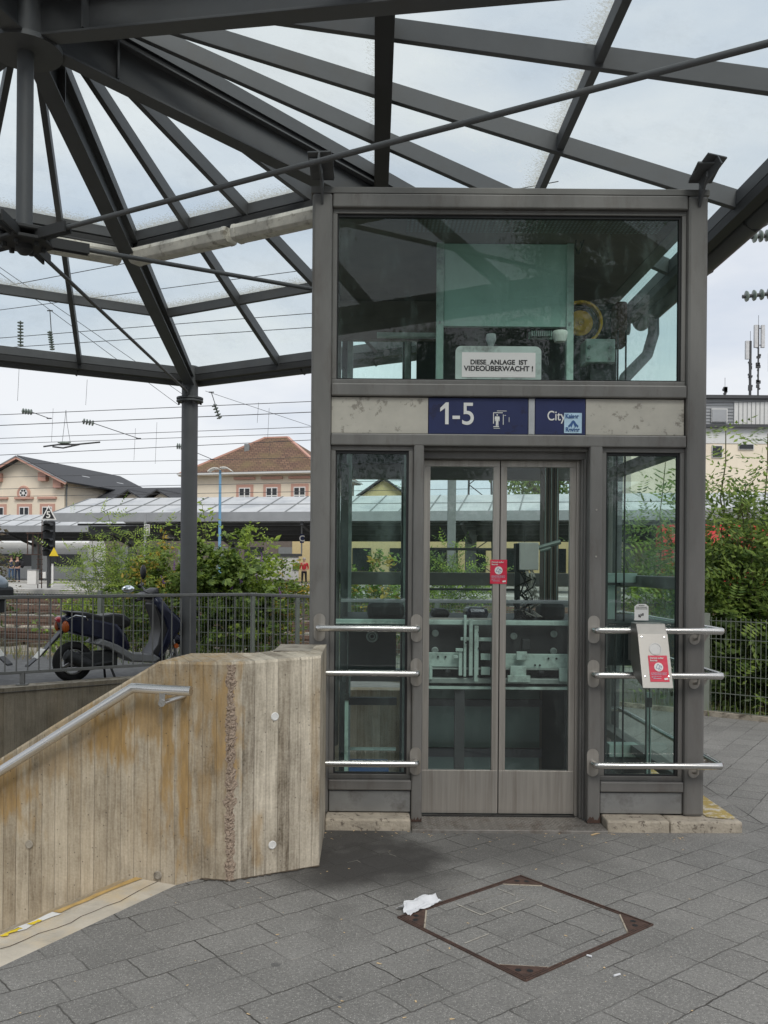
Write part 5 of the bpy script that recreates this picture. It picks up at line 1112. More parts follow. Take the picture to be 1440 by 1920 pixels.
shrub('shrub', 'low shrub behind the lift seen through the right lift door', gb(1010, 13.6), 1.0, .7, .4, 'leaf_dark', 9, 1300, .06, 20, 'broad', G_)
shrub('shrub', 'dark bronze-leaved shrub at the left picture edge', gb(-55, 17.5), 2.7, 1.0, .6, 'leaf_bronze', 12, 3000, .06, 21, 'broad', G_, second='leaf_mid')
G2 = 'tall ash shrubs behind the right fence'
shrub('shrub', 'tall ash sapling with feathery top right beside the lift post', gb(1352, 10.9), 3.35, .55, .55, 'leaf_ash', 12, 5200, .085, 31, 'pinnate', G2, clump=.12, second='leaf_mid', z0=.1)
shrub('shrub', 'tall ash sapling at the right picture edge', gb(1430, 10.6), 3.25, .6, .6, 'leaf_ash', 12, 5200, .085, 32, 'pinnate', G2, clump=.12, second='leaf_mid', z0=.1)
shrub('shrub', 'dark leafy bush low behind the right fence', gb(1400, 10.4), 1.7, 1.1, .45, 'leaf_dark', 22, 3000, .085, 33, 'broad', G2, z0=.1, clump=.17)
shrub('shrub', 'broad-leaved maple shrub between the two ash saplings', gb(1385, 11.2), 2.5, .9, .5, 'leaf_bright', 12, 900, .09, 38, 'maple', G2, clump=.14)
shrub('shrub', 'ash bush seen through the right lift window', gb(1235, 12.6), 3.15, .75, .55, 'leaf_mid', 12, 4200, .08, 34, 'pinnate', G2, clump=.13)
shrub('shrub', 'ash bush right outside the picture', (6.3, 9.0, -.12), 3.2, 1.1, .7, 'leaf_ash', 12, 4000, .09, 35, 'pinnate', G2)
# grass and weeds along the fence
gm, g2 = MB(), MB(); r = random.Random(3)
for i in range(5200):
    t = r.random(); 
    if t < .62: x = r.uniform(-9.5, -.8); y = 13.45-(x+1)*.222+r.uniform(-.8, 2.2)
    else: x = r.uniform(-.8, 6.5); y = 13.3-(x+1)*.81+abs(r.gauss(.3, .5))
    z = .10 if y < 13.4-(x+1)*.222 and x < -1 else -.12; hh = r.uniform(.06, .30); a = r.uniform(0, 6.3); dd = Vector((math.cos(a), math.sin(a), 0)); b = Vector((x, y, z))
    (gm if r.random() < (.75 if x < -4 else .3) else g2).add([b-dd*.006, b+dd*.006, b+dd*r.uniform(-.08, .08)+Vector((0, 0, hh))], [(0, 1, 2)])
tag(gm.build('dry_grass', 'dry_grass'), None, None, kind='stuff'); tag(g2.build('green_weeds', 'leaf_mid'), None, None, kind='stuff')

# ------------------------------------------------------------------ station : tracks, platforms
O0 = Vector((0, 44.6, 0)); U_ = Vector((.9756, -.2196, 0)); V_ = Vector((.2196, .9756, 0))
def SW(u, v, z=0): return O0+U_*u+V_*v+Vector((0, 0, z))
MS = Matrix(((U_.x, V_.x, 0, O0.x), (U_.y, V_.y, 0, O0.y), (0, 0, 1, 0), (0, 0, 0, 1)))
def sbox(mb, u0, u1, v0, v1, z0, z1): return mb.box(u0, u1, v0, v1, z0, z1, MS)
def platform(v0, v1, u0, u1, zt_):
    m_ = MB(); sbox(m_, u0, u1, v0, v1, -.3, zt_); o = m_.build('platform', 'platform_concrete'); o['kind'] = 'structure'
platform(-3.0, 8.5, -60, 90, .28); platform(14.5, 22.0, -80, 90, .30)
m_ = MB(); sbox(m_, -60, 90, -2.9, -2.6, .281, .286); sbox(m_, -80, 90, 14.6, 14.9, .301, .306); m_.build('platform_line', 'white_paint')['kind'] = 'structure'
TV = [-26.0, -21.4, -15.6, -10.4, -4.6, 10.5, 25.0]
ords = ['nearest rusty track beyond the fence', 'second rusty track beyond the fence', 'third rusty track beyond the fence', 'fourth rusty track beyond the fence', 'track along the near platform edge', 'track between the two platforms', 'track under the pale train']
for i, v in enumerate(TV):
    p = SW(0, v); tk = thing('railway_track', ords[i], 'track', tuple(p), 'railway tracks')
    for s_ in (-.75, .75):
        m_ = MB(); sbox(m_, -70, 70, v+s_-.035, v+s_+.035, .02, .10); sbox(m_, -70, 70, v+s_-.012, v+s_+.012, -.04, .02); sbox(m_, -70, 70, v+s_-.07, v+s_+.07, -.06, -.04); m_.build('rail', 'rail_rust' if i < 4 else 'steel_dark', tk)
    m_ = MB()
    for k in range(-40, 40): sbox(m_, k*.65-.12, k*.65+.12, v-1.25, v+1.25, -.12, -.055)
    m_.build('sleepers', 'plinth_concrete' if i % 2 else 'bark', tk)['kind'] = 'stuff'
# stacked rusty rails lying beyond the fence
for j, (u, v) in enumerate(((-14, -24.2), (-16, -19.8))):
    m_ = MB(); 
    for k in range(4): sbox(m_, u-9, u+9, v+k*.16, v+k*.16+.07, -.12, .04+.03*(k % 2))
    tag(m_.build('spare_rails', 'rail_rust'), ['rusty spare rails lying nearest the fence', 'rusty spare rails lying behind the nearest ones', 'rusty spare rails lying farthest from the fence'][j], 'rails', 'spare rails on the ballast')
# platform canopies
def canopy(v0, v1, u0, u1, ze, zr, lab, sp=8.):
    g = thing('platform_roof', lab, 'platform roof', tuple(SW((u0+u1)/2, v0, ze)), 'platform roofs'); vm = (v0+v1)/2
    for a, b, za, zb in ((v0, vm, ze, zr), (vm, v1, zr, ze)):
        m_ = MB(); m_.add([SW(u0, a, za), SW(u1, a, za), SW(u1, b, zb), SW(u0, b, zb), SW(u0, a, za-.08), SW(u1, a, za-.08), SW(u1, b, zb-.08), SW(u0, b, zb-.08)], [(0, 1, 2, 3), (7, 6, 5, 4), (0, 4, 5, 1), (1, 5, 6, 2), (2, 6, 7, 3), (3, 7, 4, 0)]); m_.build('roof_sheet', 'metal_roof', g)
        n = int((u1-u0)/1.45); m_ = MB()
        for k in range(n+1):
            u = u0+(u1-u0)*k/n; m_.bar(SW(u, a, za+.03), SW(u, b, zb+.03), .07, .05)
        m_.bar(SW(u0, (a+b)/2, (za+zb)/2+.03), SW(u1, (a+b)/2, (za+zb)/2+.03), .06, .05); o = m_.build('roof_seams', 'post_grey', g)
    m_ = MB(); sbox(m_, u0, u1, v0-.06, v0, ze-.42, ze+.05); m_.build('fascia', 'fascia_grey', g); m_ = MB(); sbox(m_, u0, u1, v1, v1+.06, ze-.42, ze+.05); m_.build('fascia', 'fascia_grey', g)
    m_ = MB(); sbox(m_, u0, u1, vm-.2, vm+.2, ze-.95, ze-.45); m_.build('spine_beam', 'steel_dark', g)
    k = 0; u = u0+6
    while u < u1 and k < 14:
        m_ = MB(); sbox(m_, u-.28, u+.28, vm-.2, vm+.2, .28, ze-.5); m_.build('post', 'post_grey', g)
        m_ = MB(); m_.bar(SW(u, vm, ze-1.3), SW(u, v0+.1, ze-.45), .14, .16); m_.bar(SW(u, vm, ze-1.3), SW(u, v1-.1, ze-.45), .14, .16); m_.bar(SW(u, v0, ze-.12), SW(u, v1, ze-.12), .12, .2); m_.build('bracket_arm', 'steel_dark', g)
        u += sp; k += 1
    m_ = MB(); sbox(m_, u0+1, u1-1, v0+1.2, v0+1.35, ze-.55, ze-.45); sbox(m_, u0+1, u1-1, v1-1.4, v1-1.2, ze-.6, ze-.45); sbox(m_, u0+1, u1-1, vm-1.6, vm-1.3, ze-.75, ze-.6); m_.build('cable_duct', 'steel_dark', g)
canopy(0, 8.6, -17.3, 70, 4.2, 5.35, 'long pale metal platform roof with dark seams, nearest the viewer')
canopy(15.0, 22.5, -60, 80, 4.25, 5.3, 'second pale metal platform roof farther behind, reaching the left picture edge')
# train, pale with dark window band
tr = thing('pale_train', 'pale grey regional train with dark windows and yellow door at the far platform', 'train', tuple(SW(-50, 25, .3)))
def train(g, u0, u1, v, w_, body, coach=18., band=True, yel=True, num=True):
    prof = [(-w_/2, 0), (-w_/2, 2.5), (-w_/2+.12, 3.0), (-w_/2+.5, 3.3), (w_/2-.5, 3.3), (w_/2-.12, 3.0), (w_/2, 2.5), (w_/2, 0)]
    u = u0
    while u < u1:
        m_ = MB(); m_.prism([(a, b+.30) for a, b in prof], SW(u+.4, v), V_, (0, 0, 1), U_*(coach-.8)); m_.build('coach_body', body, g)
        m_ = MB(); sbox(m_, u-.4, u+.4, v-w_/2+.1, v+w_/2-.1, .3, 3.4); m_.build('gangway', 'train_dark', g)
        vf = v-w_/2
        for a, b in ((1.2, 6.2), (8.2, 13.2), (14.2, 17)):
            m_ = MB(); sbox(m_, u+a, u+b, vf-.015, vf+.01, 1.35, 2.35); m_.build('window_band', 'window_dark', g)
        m_ = MB(); sbox(m_, u+6.5, u+8.0, vf-.02, vf+.01, .45, 2.6); d_ = m_.build('train_door', 'train_yellow' if yel else body, g)
        m_ = MB(); sbox(m_, u+6.6, u+7.2, vf-.03, vf-.018, .9, 2.5); sbox(m_, u+7.3, u+7.9, vf-.03, vf-.018, .9, 2.5); m_.build('door_window', 'window_dark', d_)
        m_ = MB(); sbox(m_, u+.5, u+coach-.5, vf+.05, v+w_/2-.05, -.05, .3); m_.build('underframe', 'train_dark', g)
        u += coach
train(tr, -82, -29, 25, 2.9, 'train_white')
p = at(128, 1078, 77); 
vf = 25-1.45; uq = -21.5
lettering('class_number', '2', .9, SW(-27.6+3.1, vf-.03, 1.45), 'white_paint', tr, ex=U_, bold=.02)
m_ = MB()
for k in range(4): m_.prism([(0, 0), (.45, 0), (.45, .09), (0, .09)], SW(-24.5, vf-.03, 1.38-.0-.0+k*.0)+Vector((0, 0, -.02-.13*k+.0)), U_, (0, 0, 1), V_*.01)
c1, c2_ = SW(-26.6, vf-.03, .78), SW(-25.5, vf-.03, .78)
bk = MB(); bk.torus(c1, .30, .025, V_, 20, 5); bk.torus(c2_, .30, .025, V_, 20, 5)
for a, b in (((0, 0), (.35, .5)), ((.35, .5), (.9, .5)), ((.9, .5), (.55, 0)), ((.55, 0), (.35, .5)), ((1.1, 0), (.9, .65)), ((.3, .62), (.42, .62)), ((0, 0), (.55, 0))): bk.bar(c1+U_*a[0]+UP*a[1], c1+U_*b[0]+UP*b[1], .03, .03, up=V_)
bk.build('bicycle_symbol', 'black_ink', tr)
rt = thing('red_train', 'red regional train with dark windows behind the lift and right shrubs', 'train', tuple(SW(20, -4.6, 0)))
def redtrain():
    g = rt; v = -4.9; w_ = 2.8; u = 13.0
    for cidx in range(3):
        prof = [(-w_/2, 0), (-w_/2, 2.2), (-w_/2+.1, 2.6), (-w_/2+.5, 2.95), (w_/2-.5, 2.95), (w_/2-.1, 2.6), (w_/2, 2.2), (w_/2, 0)]
        m_ = MB(); m_.prism([(a, b+.35) for a, b in prof], SW(u+.3, v), V_, (0, 0, 1), U_*19.4); m_.build('coach_body', 'train_red', g)
        m_ = MB(); sbox(m_, u+1, u+19, v-w_/2-.015, v-w_/2, 1.45, 2.3); m_.build('window_band', 'window_dark', g)
        m_ = MB(); sbox(m_, u+.3, u+19.7, v-w_/2-.012, v-w_/2, .40, .62); m_.build('pale_stripe', 'train_white', g)
        m_ = MB(); sbox(m_, u+1, u+19, v-w_/2+.6, v+w_/2-.6, 3.3, 3.42); sbox(m_, u+1, u+19, v-w_/2+.1, v+w_/2-.1, -.02, .35); m_.build('roof_and_underframe_gear', 'train_dark', g)
        u += 20
redtrain()
# platform things
lp = thing('platform_lamp', 'blue lamp post with two white wing-shaped reflectors in front of the tiled-roof building', 'lamp', tuple(at(411, 1100, 44.5)))
b = at(411, 1000, 44.5); m_ = MB(); m_.tube([(b.x, b.y, .28), (b.x, b.y, 6.2)], [.085, .06], 10); m_.build('pole', 'lamp_blue', lp, smooth=True)
for s_ in (-1, 1):
    m_ = MB(); vs = []
    for i in range(7):
        t = i/6; x = b.x+s_*(.03+.55*t); z = 6.28+.16*math.sin(t*2.4)-.26*t
        vs += [(x, b.y-.35, z), (x, b.y+.35, z)]
    m_.add(vs, [(2*i, 2*i+1, 2*i+3, 2*i+2) for i in range(6)]); m_.build('reflector_wing', 'plastic_white', lp, solid=.04)
sg = thing('signal_mast', 'black railway signal with hooded lamps and a triangular 5 board', 'signal', tuple(at(90, 1110, 44)))
Ys = 44.0
def sq(x, y, dY=0.): return at(x, y, Ys+dY)
def sbx(name, m, x0, y0, x1, y1, Y=None, dep=.2, par=None, bev=.01):
    Y = Y or Ys; a, b_ = at(x0, (y0+y1)/2, Y), at(x1, (y0+y1)/2, Y); m_ = MB(); m_.box(a.x, b_.x, Y, Y+dep, at(x0, y1, Y).z, at(x0, y0, Y).z); return m_.build(name, m, par, bevel=bev)
sbx('mast', 'steel_dark', 88, 1048, 93, 1112, par=sg); sbx('signal_head', 'machine_dark', 79, 986, 99, 1052, dep=.35, par=sg, bev=.05)
for y in (994, 1006, 1022, 1034, 1042):
    c = sq(92, y, -.02); m_ = MB(); vs = []
    for k in (0, 1):
        for i in range(9): t = math.pi*i/8; vs.append(c+Vector((.20*math.cos(t), -.42*k, .13*math.sin(t)-.05*k)))
    m_.add(vs, [(i, i+1, i+10, i+9) for i in range(8)]); m_.build('lamp_hood', 'machine_dark', sg, solid=.015)
c = sq(90, 984); m_ = MB(); m_.prism([(-.38, 0), (.38, 0), (0, .70)], c, (1, 0, 0), (0, 0, 1), (0, -.02, 0)); m_.build('triangle_border', 'white_paint', sg)
m_ = MB(); m_.prism([(-.29, .05), (.29, .05), (0, .59)], c+Vector((0, -.022, 0)), (1, 0, 0), (0, 0, 1), (0, -.01, 0)); tb = m_.build('triangle_board', 'black_ink', sg)
lettering('digit', '5', .46, c+Vector((-.12, -.04, .09)), 'plastic_white', tb, bold=.008)
sbx('post_plate', 'white_paint', 80, 1082, 86, 1094, Y=Ys-.1, dep=.03, par=sg); 
la = thing('signal_ladder', 'brown steel ladder and platform frame beside the signal', 'ladder', tuple(at(66, 1110, 44.6)))
for x in (50, 60, 70, 77): sbx('upright', 'rust', x, 1008 if x < 72 else 985, x+1.6, 1050 if x < 65 else 1113, Y=44.8, dep=.05, par=la)
for y in (1009, 1049): sbx('cross_bar', 'rust', 47, y, 78, y+1.6, Y=44.7, dep=.05, par=la)
for y in range(1058, 1112, 9): sbx('rung', 'rust', 68, y, 80, y+1.4, Y=44.7, dep=.04, par=la)
ws = thing('warning_signal', 'small yellow-framed triangular warning light beside the signal', 'signal', tuple(at(98, 1060, 43.5)))
c = at(101, 1052, 43.5); m_ = MB(); m_.prism([(-.22, 0), (.22, 0), (0, .42)], c, (1, 0, 0), (0, 0, 1), (0, -.03, 0)); m_.build('triangle', 'traffic_yellow', ws)
sbx('lamp_box', 'machine_dark', 96, 1052, 106, 1064, Y=43.5, par=ws); sbx('post', 'white_paint', 96.5, 1066, 100, 1110, Y=43.6, dep=.08, par=ws)
def cabinet(lab, x0, y0, x1, y1, Y, m): g = thing('equipment_cabinet', lab, 'cabinet', tuple(at((x0+x1)/2, y1, Y)), 'trackside cabinets'); sbx('cabinet_body', m, x0, y0, x1, y1, Y=Y, dep=.4, par=g, bev=.02); sbx('cabinet_lid', 'fascia_grey', x0-.6, y0-1.2, x1+.6, y0, Y=Y-.03, dep=.46, par=g); return g
cabinet('white trackside cabinet left of the signal', 51, 1079, 68, 1106, 44, 'white_paint'); cabinet('pale ribbed cabinet in front of the pale train', 156, 1060, 178, 1096, 60, 'fascia_grey')
hb_ = thing('stop_board', 'small white-edged sign with letter H on a post above the shrubs', 'sign', tuple(at(273, 1100, 40)))
sbx('post', 'fascia_grey', 269, 968, 273, 1100, Y=40.05, dep=.08, par=hb_); sbx('board', 'white_paint', 269.5, 990, 279.5, 1011, Y=40, dep=.03, par=hb_)
sbx('board_face', 'machine_dark', 270.8, 991.5, 278.2, 1009.5, Y=39.98, dep=.015, par=hb_); sbx('letter_bar', 'white_paint', 272, 993, 273.8, 1008, Y=39.96, dep=.01, par=hb_); sbx('letter_bar', 'white_paint', 275.4, 993, 277.2, 1008, Y=39.96, dep=.01, par=hb_); sbx('letter_bar', 'white_paint', 273.8, 999.5, 275.4, 1001.5, Y=39.96, dep=.01, par=hb_)
cg = thing('sector_sign', 'blue platform sign with a white letter C hanging under the platform roof', 'sign', tuple(at(565, 1010, 47)))
sbx('hanger', 'fascia_grey', 563.5, 968, 566, 1040, Y=47.05, dep=.05, par=cg); sbx('panel', 'sign_blue', 561.5, 1003, 569, 1020, Y=47, dep=.03, par=cg); c = at(565.3, 1015.5, 46.98); lettering('letter', 'C', .42, c+Vector((-.0, 0, -.03)), 'white_paint', cg, align='CENTER', bold=.01)
ac = thing('air_conditioner', 'white air conditioning unit on the flat roof beside the column', 'air conditioner', tuple(at(317, 1015, 52))); sbx('case', 'plastic_white', 307, 1000, 327, 1015, Y=52, dep=.4, par=ac)
c = at(320, 1007.5, 51.99); m_ = MB(); m_.torus(c, .17, .02, (0, 1, 0)); m_.lathe(c, [(.15, 0), (.15, .005)], 16, (0, -1, 0)); m_.build('fan', 'post_grey', ac)
ar = thing('station_arcade', 'long low dark arcade wall under and behind the far platform roof', 'building', tuple(SW(0, 34)))
m_ = MB(); sbox(m_, -60, 60, 34, 36, 0, 4.3); m_.build('wall', 'brown_dark', ar)
for k in range(-18, 18): m_ = MB(); sbox(m_, k*3.2+.4, k*3.2+2.2, 33.93, 34.0, .8, 3.2); m_.build('arch_window', 'post_grey' if k % 3 else 'window_dark', ar)
# platform furniture : shelters, kiosk walls
sh1 = thing('platform_kiosk', 'yellow kiosk building with dark windows under the platform roof', 'kiosk', tuple(SW(-3, 10.5, .3)))
m_ = MB(); sbox(m_, -12, 12, 26.5, 30, .3, 4.0); m_.build('kiosk_wall', 'wall_yellow', sh1)
for u in (-10, -7, -4, -1, 2, 5, 8): m_ = MB(); sbox(m_, u, u+1.5, 26.4, 26.5, 1.2, 3.0); m_.build('kiosk_window', 'window_dark', sh1)
def fence_run(): pass
gb_ = thing('graffiti_wall', 'white shelter glass with green poster near the red-jacket passenger', 'shelter', tuple(at(540, 1090, 58)))
sbx('shelter_glass', 'building_white', 478, 1046, 560, 1090, Y=58, dep=.05, par=gb_); sbx('poster', 'leaf_bright', 549, 1058, 562, 1070, Y=57.9, dep=.03, par=gb_); sbx('top_rail', 'steel_dark', 470, 1041, 566, 1046, Y=57.9, dep=.1, par=gb_)
# people
def person(name, lab, x, Y, zf, h, top, legs, hairm, pose=0, bag=False):
    b = at(x, 1090, Y); b.z = zf; g = thing('person', lab, 'person', tuple(b)); k = h/1.75
    def P(x_, y_, z_): return b+Vector((x_*k, y_*k, z_*k))
    def skin(pts, edges, rad_, nm, m, par):
        me = bpy.data.meshes.new(nm); me.from_pydata([tuple(P(*p)-Vector(b)) for p in pts], edges, []); o = bpy.data.objects.new(nm, me); COL.objects.link(o); o.parent = par
        o.modifiers.new('k', 'SKIN'); 
        for v_, r_ in zip(me.skin_vertices[0].data, rad_): v_.radius = (r_*k, r_*k*.85)
        me.skin_vertices[0].data[0].use_root = True
        ss = o.modifiers.new('s', 'SUBSURF'); ss.levels = ss.render_levels = 1; me.materials.append(M[m]); return o
    s_ = pose
    pts = [(0, 0, .95), (0, 0, 1.15), (0, 0, 1.38), (0, 0, 1.5), (0, -.02, 1.62), (0, -.02, 1.70), (-.19, 0, 1.40), (-.26, 0, 1.12), (-.18-.04*s_, -.22, 1.02), (-.14, -.28, 1.02), (.19, 0, 1.40), (.26, 0, 1.12), (.2, -.2, 1.02), (.16, -.27, 1.02), (-.10, 0, .86), (-.11-.03*s_, -.02, .48), (-.12-.05*s_, .02, .08), (-.13, -.14, .04), (.10, 0, .86), (.12, -.03, .48), (.13+.04*s_, .02, .08), (.14, -.14, .04)]
    ed = [(0, 1), (1, 2), (2, 3), (3, 4), (4, 5), (2, 6), (6, 7), (7, 8), (8, 9), (2, 10), (10, 11), (11, 12), (12, 13), (0, 14), (14, 15), (15, 16), (16, 17), (0, 18), (18, 19), (19, 20), (20, 21)]
    rr = [.13, .12, .14, .06, .085, .09, .06, .045, .038, .04, .06, .045, .038, .04, .09, .065, .045, .04, .09, .065, .045, .04]
    body = skin(pts, ed, rr, 'body', 'skin', g)
    skin([(0, 0, .92), (0, 0, 1.15), (0, 0, 1.40), (0, 0, 1.47), (-.20, 0, 1.40), (-.27, 0, 1.12), (-.2, -.17, 1.03), (.20, 0, 1.40), (.27, 0, 1.12), (.21, -.15, 1.03)], [(0, 1), (1, 2), (2, 3), (2, 4), (4, 5), (5, 6), (2, 7), (7, 8), (8, 9)], [.155, .15, .165, .08, .08, .062, .055, .08, .062, .055], 'jacket', top, g)
    skin([(0, 0, .95), (-.10, 0, .86), (-.11-.03*s_, -.02, .48), (-.12-.05*s_, .02, .10), (.10, 0, .86), (.12, -.03, .48), (.13+.04*s_, .02, .10)], [(0, 1), (1, 2), (2, 3), (0, 4), (4, 5), (5, 6)], [.14, .105, .08, .065, .105, .08, .065], 'trousers', legs, g)
    m_ = MB(); m_.ball(P(0, .02, 1.70), (.105*k, .11*k, .105*k), 12, 8); m_.build('hair', hairm, g, smooth=True)
    m_ = MB(); m_.ball(P(-.13, -.08, .04), (.05*k, .13*k, .045*k), 8, 6); m_.ball(P(.14, -.08, .04), (.05*k, .13*k, .045*k), 8, 6); m_.build('shoes', 'cloth_black', g, smooth=True)
    if bag: m_ = MB(); m_.ball(P(-.28 if bag < 0 else .28, .12, 1.18), (.12*k, .17*k, .24*k), 10, 8); tag(m_.build('backpack', 'cloth_black', smooth=True), 'dark backpack worn by the '+('left' if bag < 0 else 'right')+' one of the two platform passengers', 'backpack')
person('person', 'left of two platform passengers, dark jacket, blue jeans and backpack', 21.5, 62, .30, 1.74, 'cloth_navy', 'jeans', 'hair', .3, -1)
person('person', 'right of two platform passengers, black jacket and dark trousers', 33, 61.5, .30, 1.76, 'cloth_black', 'cloth_navy', 'hair', 0, 1)
person('person', 'person in red jacket and dark trousers standing alone near the lift post', 570.5, 58, .30, 1.74, 'cloth_red', 'cloth_black', 'hair_grey', .2)

# ------------------------------------------------------------------ station buildings
def facade_window(g, Pf, u, z0, w_, h_, rows=2, cornice=True):
    # Pf(u, d, z): position on the facade, d = outward distance
    def fb(u0, u1, d0, d1, za, zb, nm, m, par=g):
        m_ = MB(); vs = [Pf(a, d, z) for a in (u0, u1) for d in (d0, d1) for z in (za, zb)]
        m_.add(vs, [(0, 1, 3, 2), (4, 6, 7, 5), (0, 4, 5, 1), (2, 3, 7, 6), (0, 2, 6, 4), (1, 5, 7, 3)]); return m_.build(nm, m, par)
    s_ = fb(u-w_/2-.28, u+w_/2+.28, -.02, .10, z0-.1, z0+h_+.30, 'window', 'trim_pink')
    fb(u-w_/2, u+w_/2, .05, .115, z0, z0+h_, 'frame', 'white_paint', s_)
    for i in (0, 1):
        for j in range(rows): a = u-w_/2+.08+i*(w_/2-.02); hh = (h_-.10*(rows+1))/rows; fb(a, a+w_/2-.14, .10, .125, z0+.10+j*(hh+.10), z0+.10+j*(hh+.10)+hh, 'glass', 'window_dark', s_)
    if cornice: fb(u-w_/2-.50, u+w_/2+.50, -.02, .28, z0+h_+.80, z0+h_+1.02, 'cornice', 'trim_pink', s_)
# left gabled building
lb = thing('station_building', 'cream station building with pink trim, round gable window and dark roof at the left', 'building', tuple(SW(-46.7, 42.2)))
u0, u1, v0, v1, ze, zr = -51.7, -41.8, 42.2, 63, 10.35, 12.75; um = (u0+u1)/2
m_ = MB(); m_.add([SW(u0, v0, 0), SW(u1, v0, 0), SW(u1, v0, ze), SW(um, v0, zr-.1), SW(u0, v0, ze), SW(u0, v1, 0), SW(u1, v1, 0), SW(u1, v1, ze), SW(um, v1, zr-.1), SW(u0, v1, ze)], [(0, 1, 2, 3, 4), (9, 8, 7, 6, 5), (1, 6, 7, 2), (0, 4, 9, 5)]); m_.build('wall', 'wall_cream', lb)
for a, b in ((u0-.9, um), (u1+.9, um)):
    m_ = MB(); zz = ze-.42; m_.add([SW(a, v0-1.0, zz), SW(b, v0-1.0, zr), SW(b, v1+.5, zr), SW(a, v1+.5, zz)], [(0, 1, 2, 3)]); m_.build('roof', 'roof_slate', lb, solid=.16)
    m_ = MB(); m_.bar(SW(a, v0-1.05, zz+.06), SW(b, v0-1.05, zr+.06), .10, .28); m_.build('barge_board', 'trim_pink', lb); m_ = MB(); m_.bar(SW(a, v0-1.12, zz+.10), SW(b, v0-1.12, zr+.10), .06, .10); m_.build('roof_edge', 'fascia_grey', lb)
for u in (u0+.4, um-2.7, um+2.7, u1-.5): z = ze+(1-abs(u-um)/5)*2.2; m_ = MB(); sbox(m_, u-.45, u+.45, v0-.6, v0+.01, z-1.15, z-.25); m_.build('roof_corbel', 'trim_pink', lb)
def Pl(u, d, z): return SW(u, v0-d, z)
for u in (-50.6, -46.8, -44.4, -42.9+.0): 
    if u == -44.4: continue
    facade_window(lb, Pl, {-50.6: -49.4, -46.8: -46.4, -42.9: -43.7}[u], 5.8, 1.15, 1.75)
c = SW(um+.25, v0-.05, 9.0); m_ = MB(); m_.torus(c, .62, .17, V_, 28, 6); ow = m_.build('round_window', 'trim_pink', lb, smooth=True)
m_ = MB(); m_.lathe(c, [(.52, 0), (.52, .06)], 24, -V_); m_.build('frame', 'white_paint', ow)
for k in range(6): t = k*math.pi/3; m_ = MB(); m_.lathe(c-V_*.07+(U_*math.cos(t)+UP*math.sin(t))*.28, [(.12, 0), (.12, .01)], 8, -V_); m_.build('pane', 'window_dark', ow)
m_ = MB(); m_.tube([SW(u1+.1, v0+.4, ze-.5), SW(u1+.1, v0+.3, ze-1.2), SW(u1+.1, v0+.3, 0)], .09, 8); m_.build('downpipe', 'post_grey', lb)
for v in (49, 57): m_ = MB(); t = .5; z = ze-.42+(zr-ze+.42)*.52; m_.add([SW(u1+.9-2.2, v, z-.42), SW(u1+.9-2.9, v, z-.05), SW(u1+.9-2.9, v+1.6, z-.05), SW(u1+.9-2.2, v+1.6, z-.42)], [(0, 1, 2, 3)]); m_.build('roof_light', 'metal_roof', lb, solid=.15)
# middle low building with two small gables
mbd = thing('station_building', 'long low station building with dark roof and two small cream gables', 'building', tuple(SW(-30, 46)))
m_ = MB(); sbox(m_, -41.5, -14, 46.5, 58, 0, 8.1); m_.build('wall', 'wall_cream', mbd)
m_ = MB(); m_.add([SW(-41.5, 46, 8.0), SW(-14, 46, 8.0), SW(-14, 52, 10.3), SW(-41.5, 52, 10.3), SW(-14, 58, 8), SW(-41.5, 58, 8)], [(0, 1, 2, 3), (3, 2, 4, 5)]); m_.build('roof', 'roof_slate', mbd, solid=.15)
for x in (170, 236):
    p = at(x, 950, 88); q = MS.inverted()@p; u = q.x
    m_ = MB(); m_.add([SW(u-1.9, 44.8, 0), SW(u+1.9, 44.8, 0), SW(u+1.9, 44.8, 7.9), SW(u, 44.8, 9.1), SW(u-1.9, 44.8, 7.9)], [(0, 1, 2, 3, 4)]); m_.build('gable_wall', 'wall_cream', mbd, solid=.2)
    for sg_ in (-1, 1): m_ = MB(); m_.add([SW(u, 44.0, 9.35), SW(u+sg_*3.1, 44.0, 7.6), SW(u+sg_*3.1, 50, 7.6), SW(u, 51, 9.35)], [(0, 1, 2, 3)]); m_.build('gable_roof', 'roof_slate', mbd, solid=.14)
# right tiled building
rb = thing('station_building', 'cream station building with reddish brown tiled hip roof and pink window frames', 'building', tuple(at(470, 1000, 88)))
a0 = at(330, 893, 90.5); ang = rad(-15.0); Ub = Vector((math.cos(ang), math.sin(ang), 0)); Vb = Vector((-math.sin(ang), math.cos(ang), 0)); O_ = Vector((a0.x, a0.y, 0))
def BW(u, v, z): return O_+Ub*u+Vb*v+Vector((0, 0, z))
MBx = Matrix(((Ub.x, Vb.x, 0, O_.x), (Ub.y, Vb.y, 0, O_.y), (0, 0, 1, 0), (0, 0, 0, 1)))
Lb, Db, Zb, Zr = 15.4, 13.0, 10.55, 14.9
m_ = MB(); m_.box(.8, Lb-.8, .8, Db, 0, Zb, MBx); m_.build('wall', 'wall_cream', rb)
m_ = MB(); m_.add([BW(0, 0, Zb), BW(Lb, 0, Zb), BW(Lb, Db+1, Zb), BW(0, Db+1, Zb), BW(6.6, 6.6, Zr), BW(Lb-6.2, 6.6, Zr)], [(0, 1, 5, 4), (1, 2, 5), (2, 3, 4, 5), (3, 0, 4), (3, 2, 1, 0)]); m_.build('roof', 'roof_tiles', rb)
m_ = MB(); m_.bar(BW(0, -.05, Zb+.1), BW(Lb, -.05, Zb+.1), .14, .18); m_.bar(BW(Lb, 0, Zb+.1), BW(Lb, Db, Zb+.1), .14, .18); m_.build('gutter', 'building_white', rb)
m_ = MB(); m_.box(0.05, Lb-.05, .05, Db, Zb-.18, Zb-.02, MBx); m_.build('eave_board', 'wall_cream', rb)
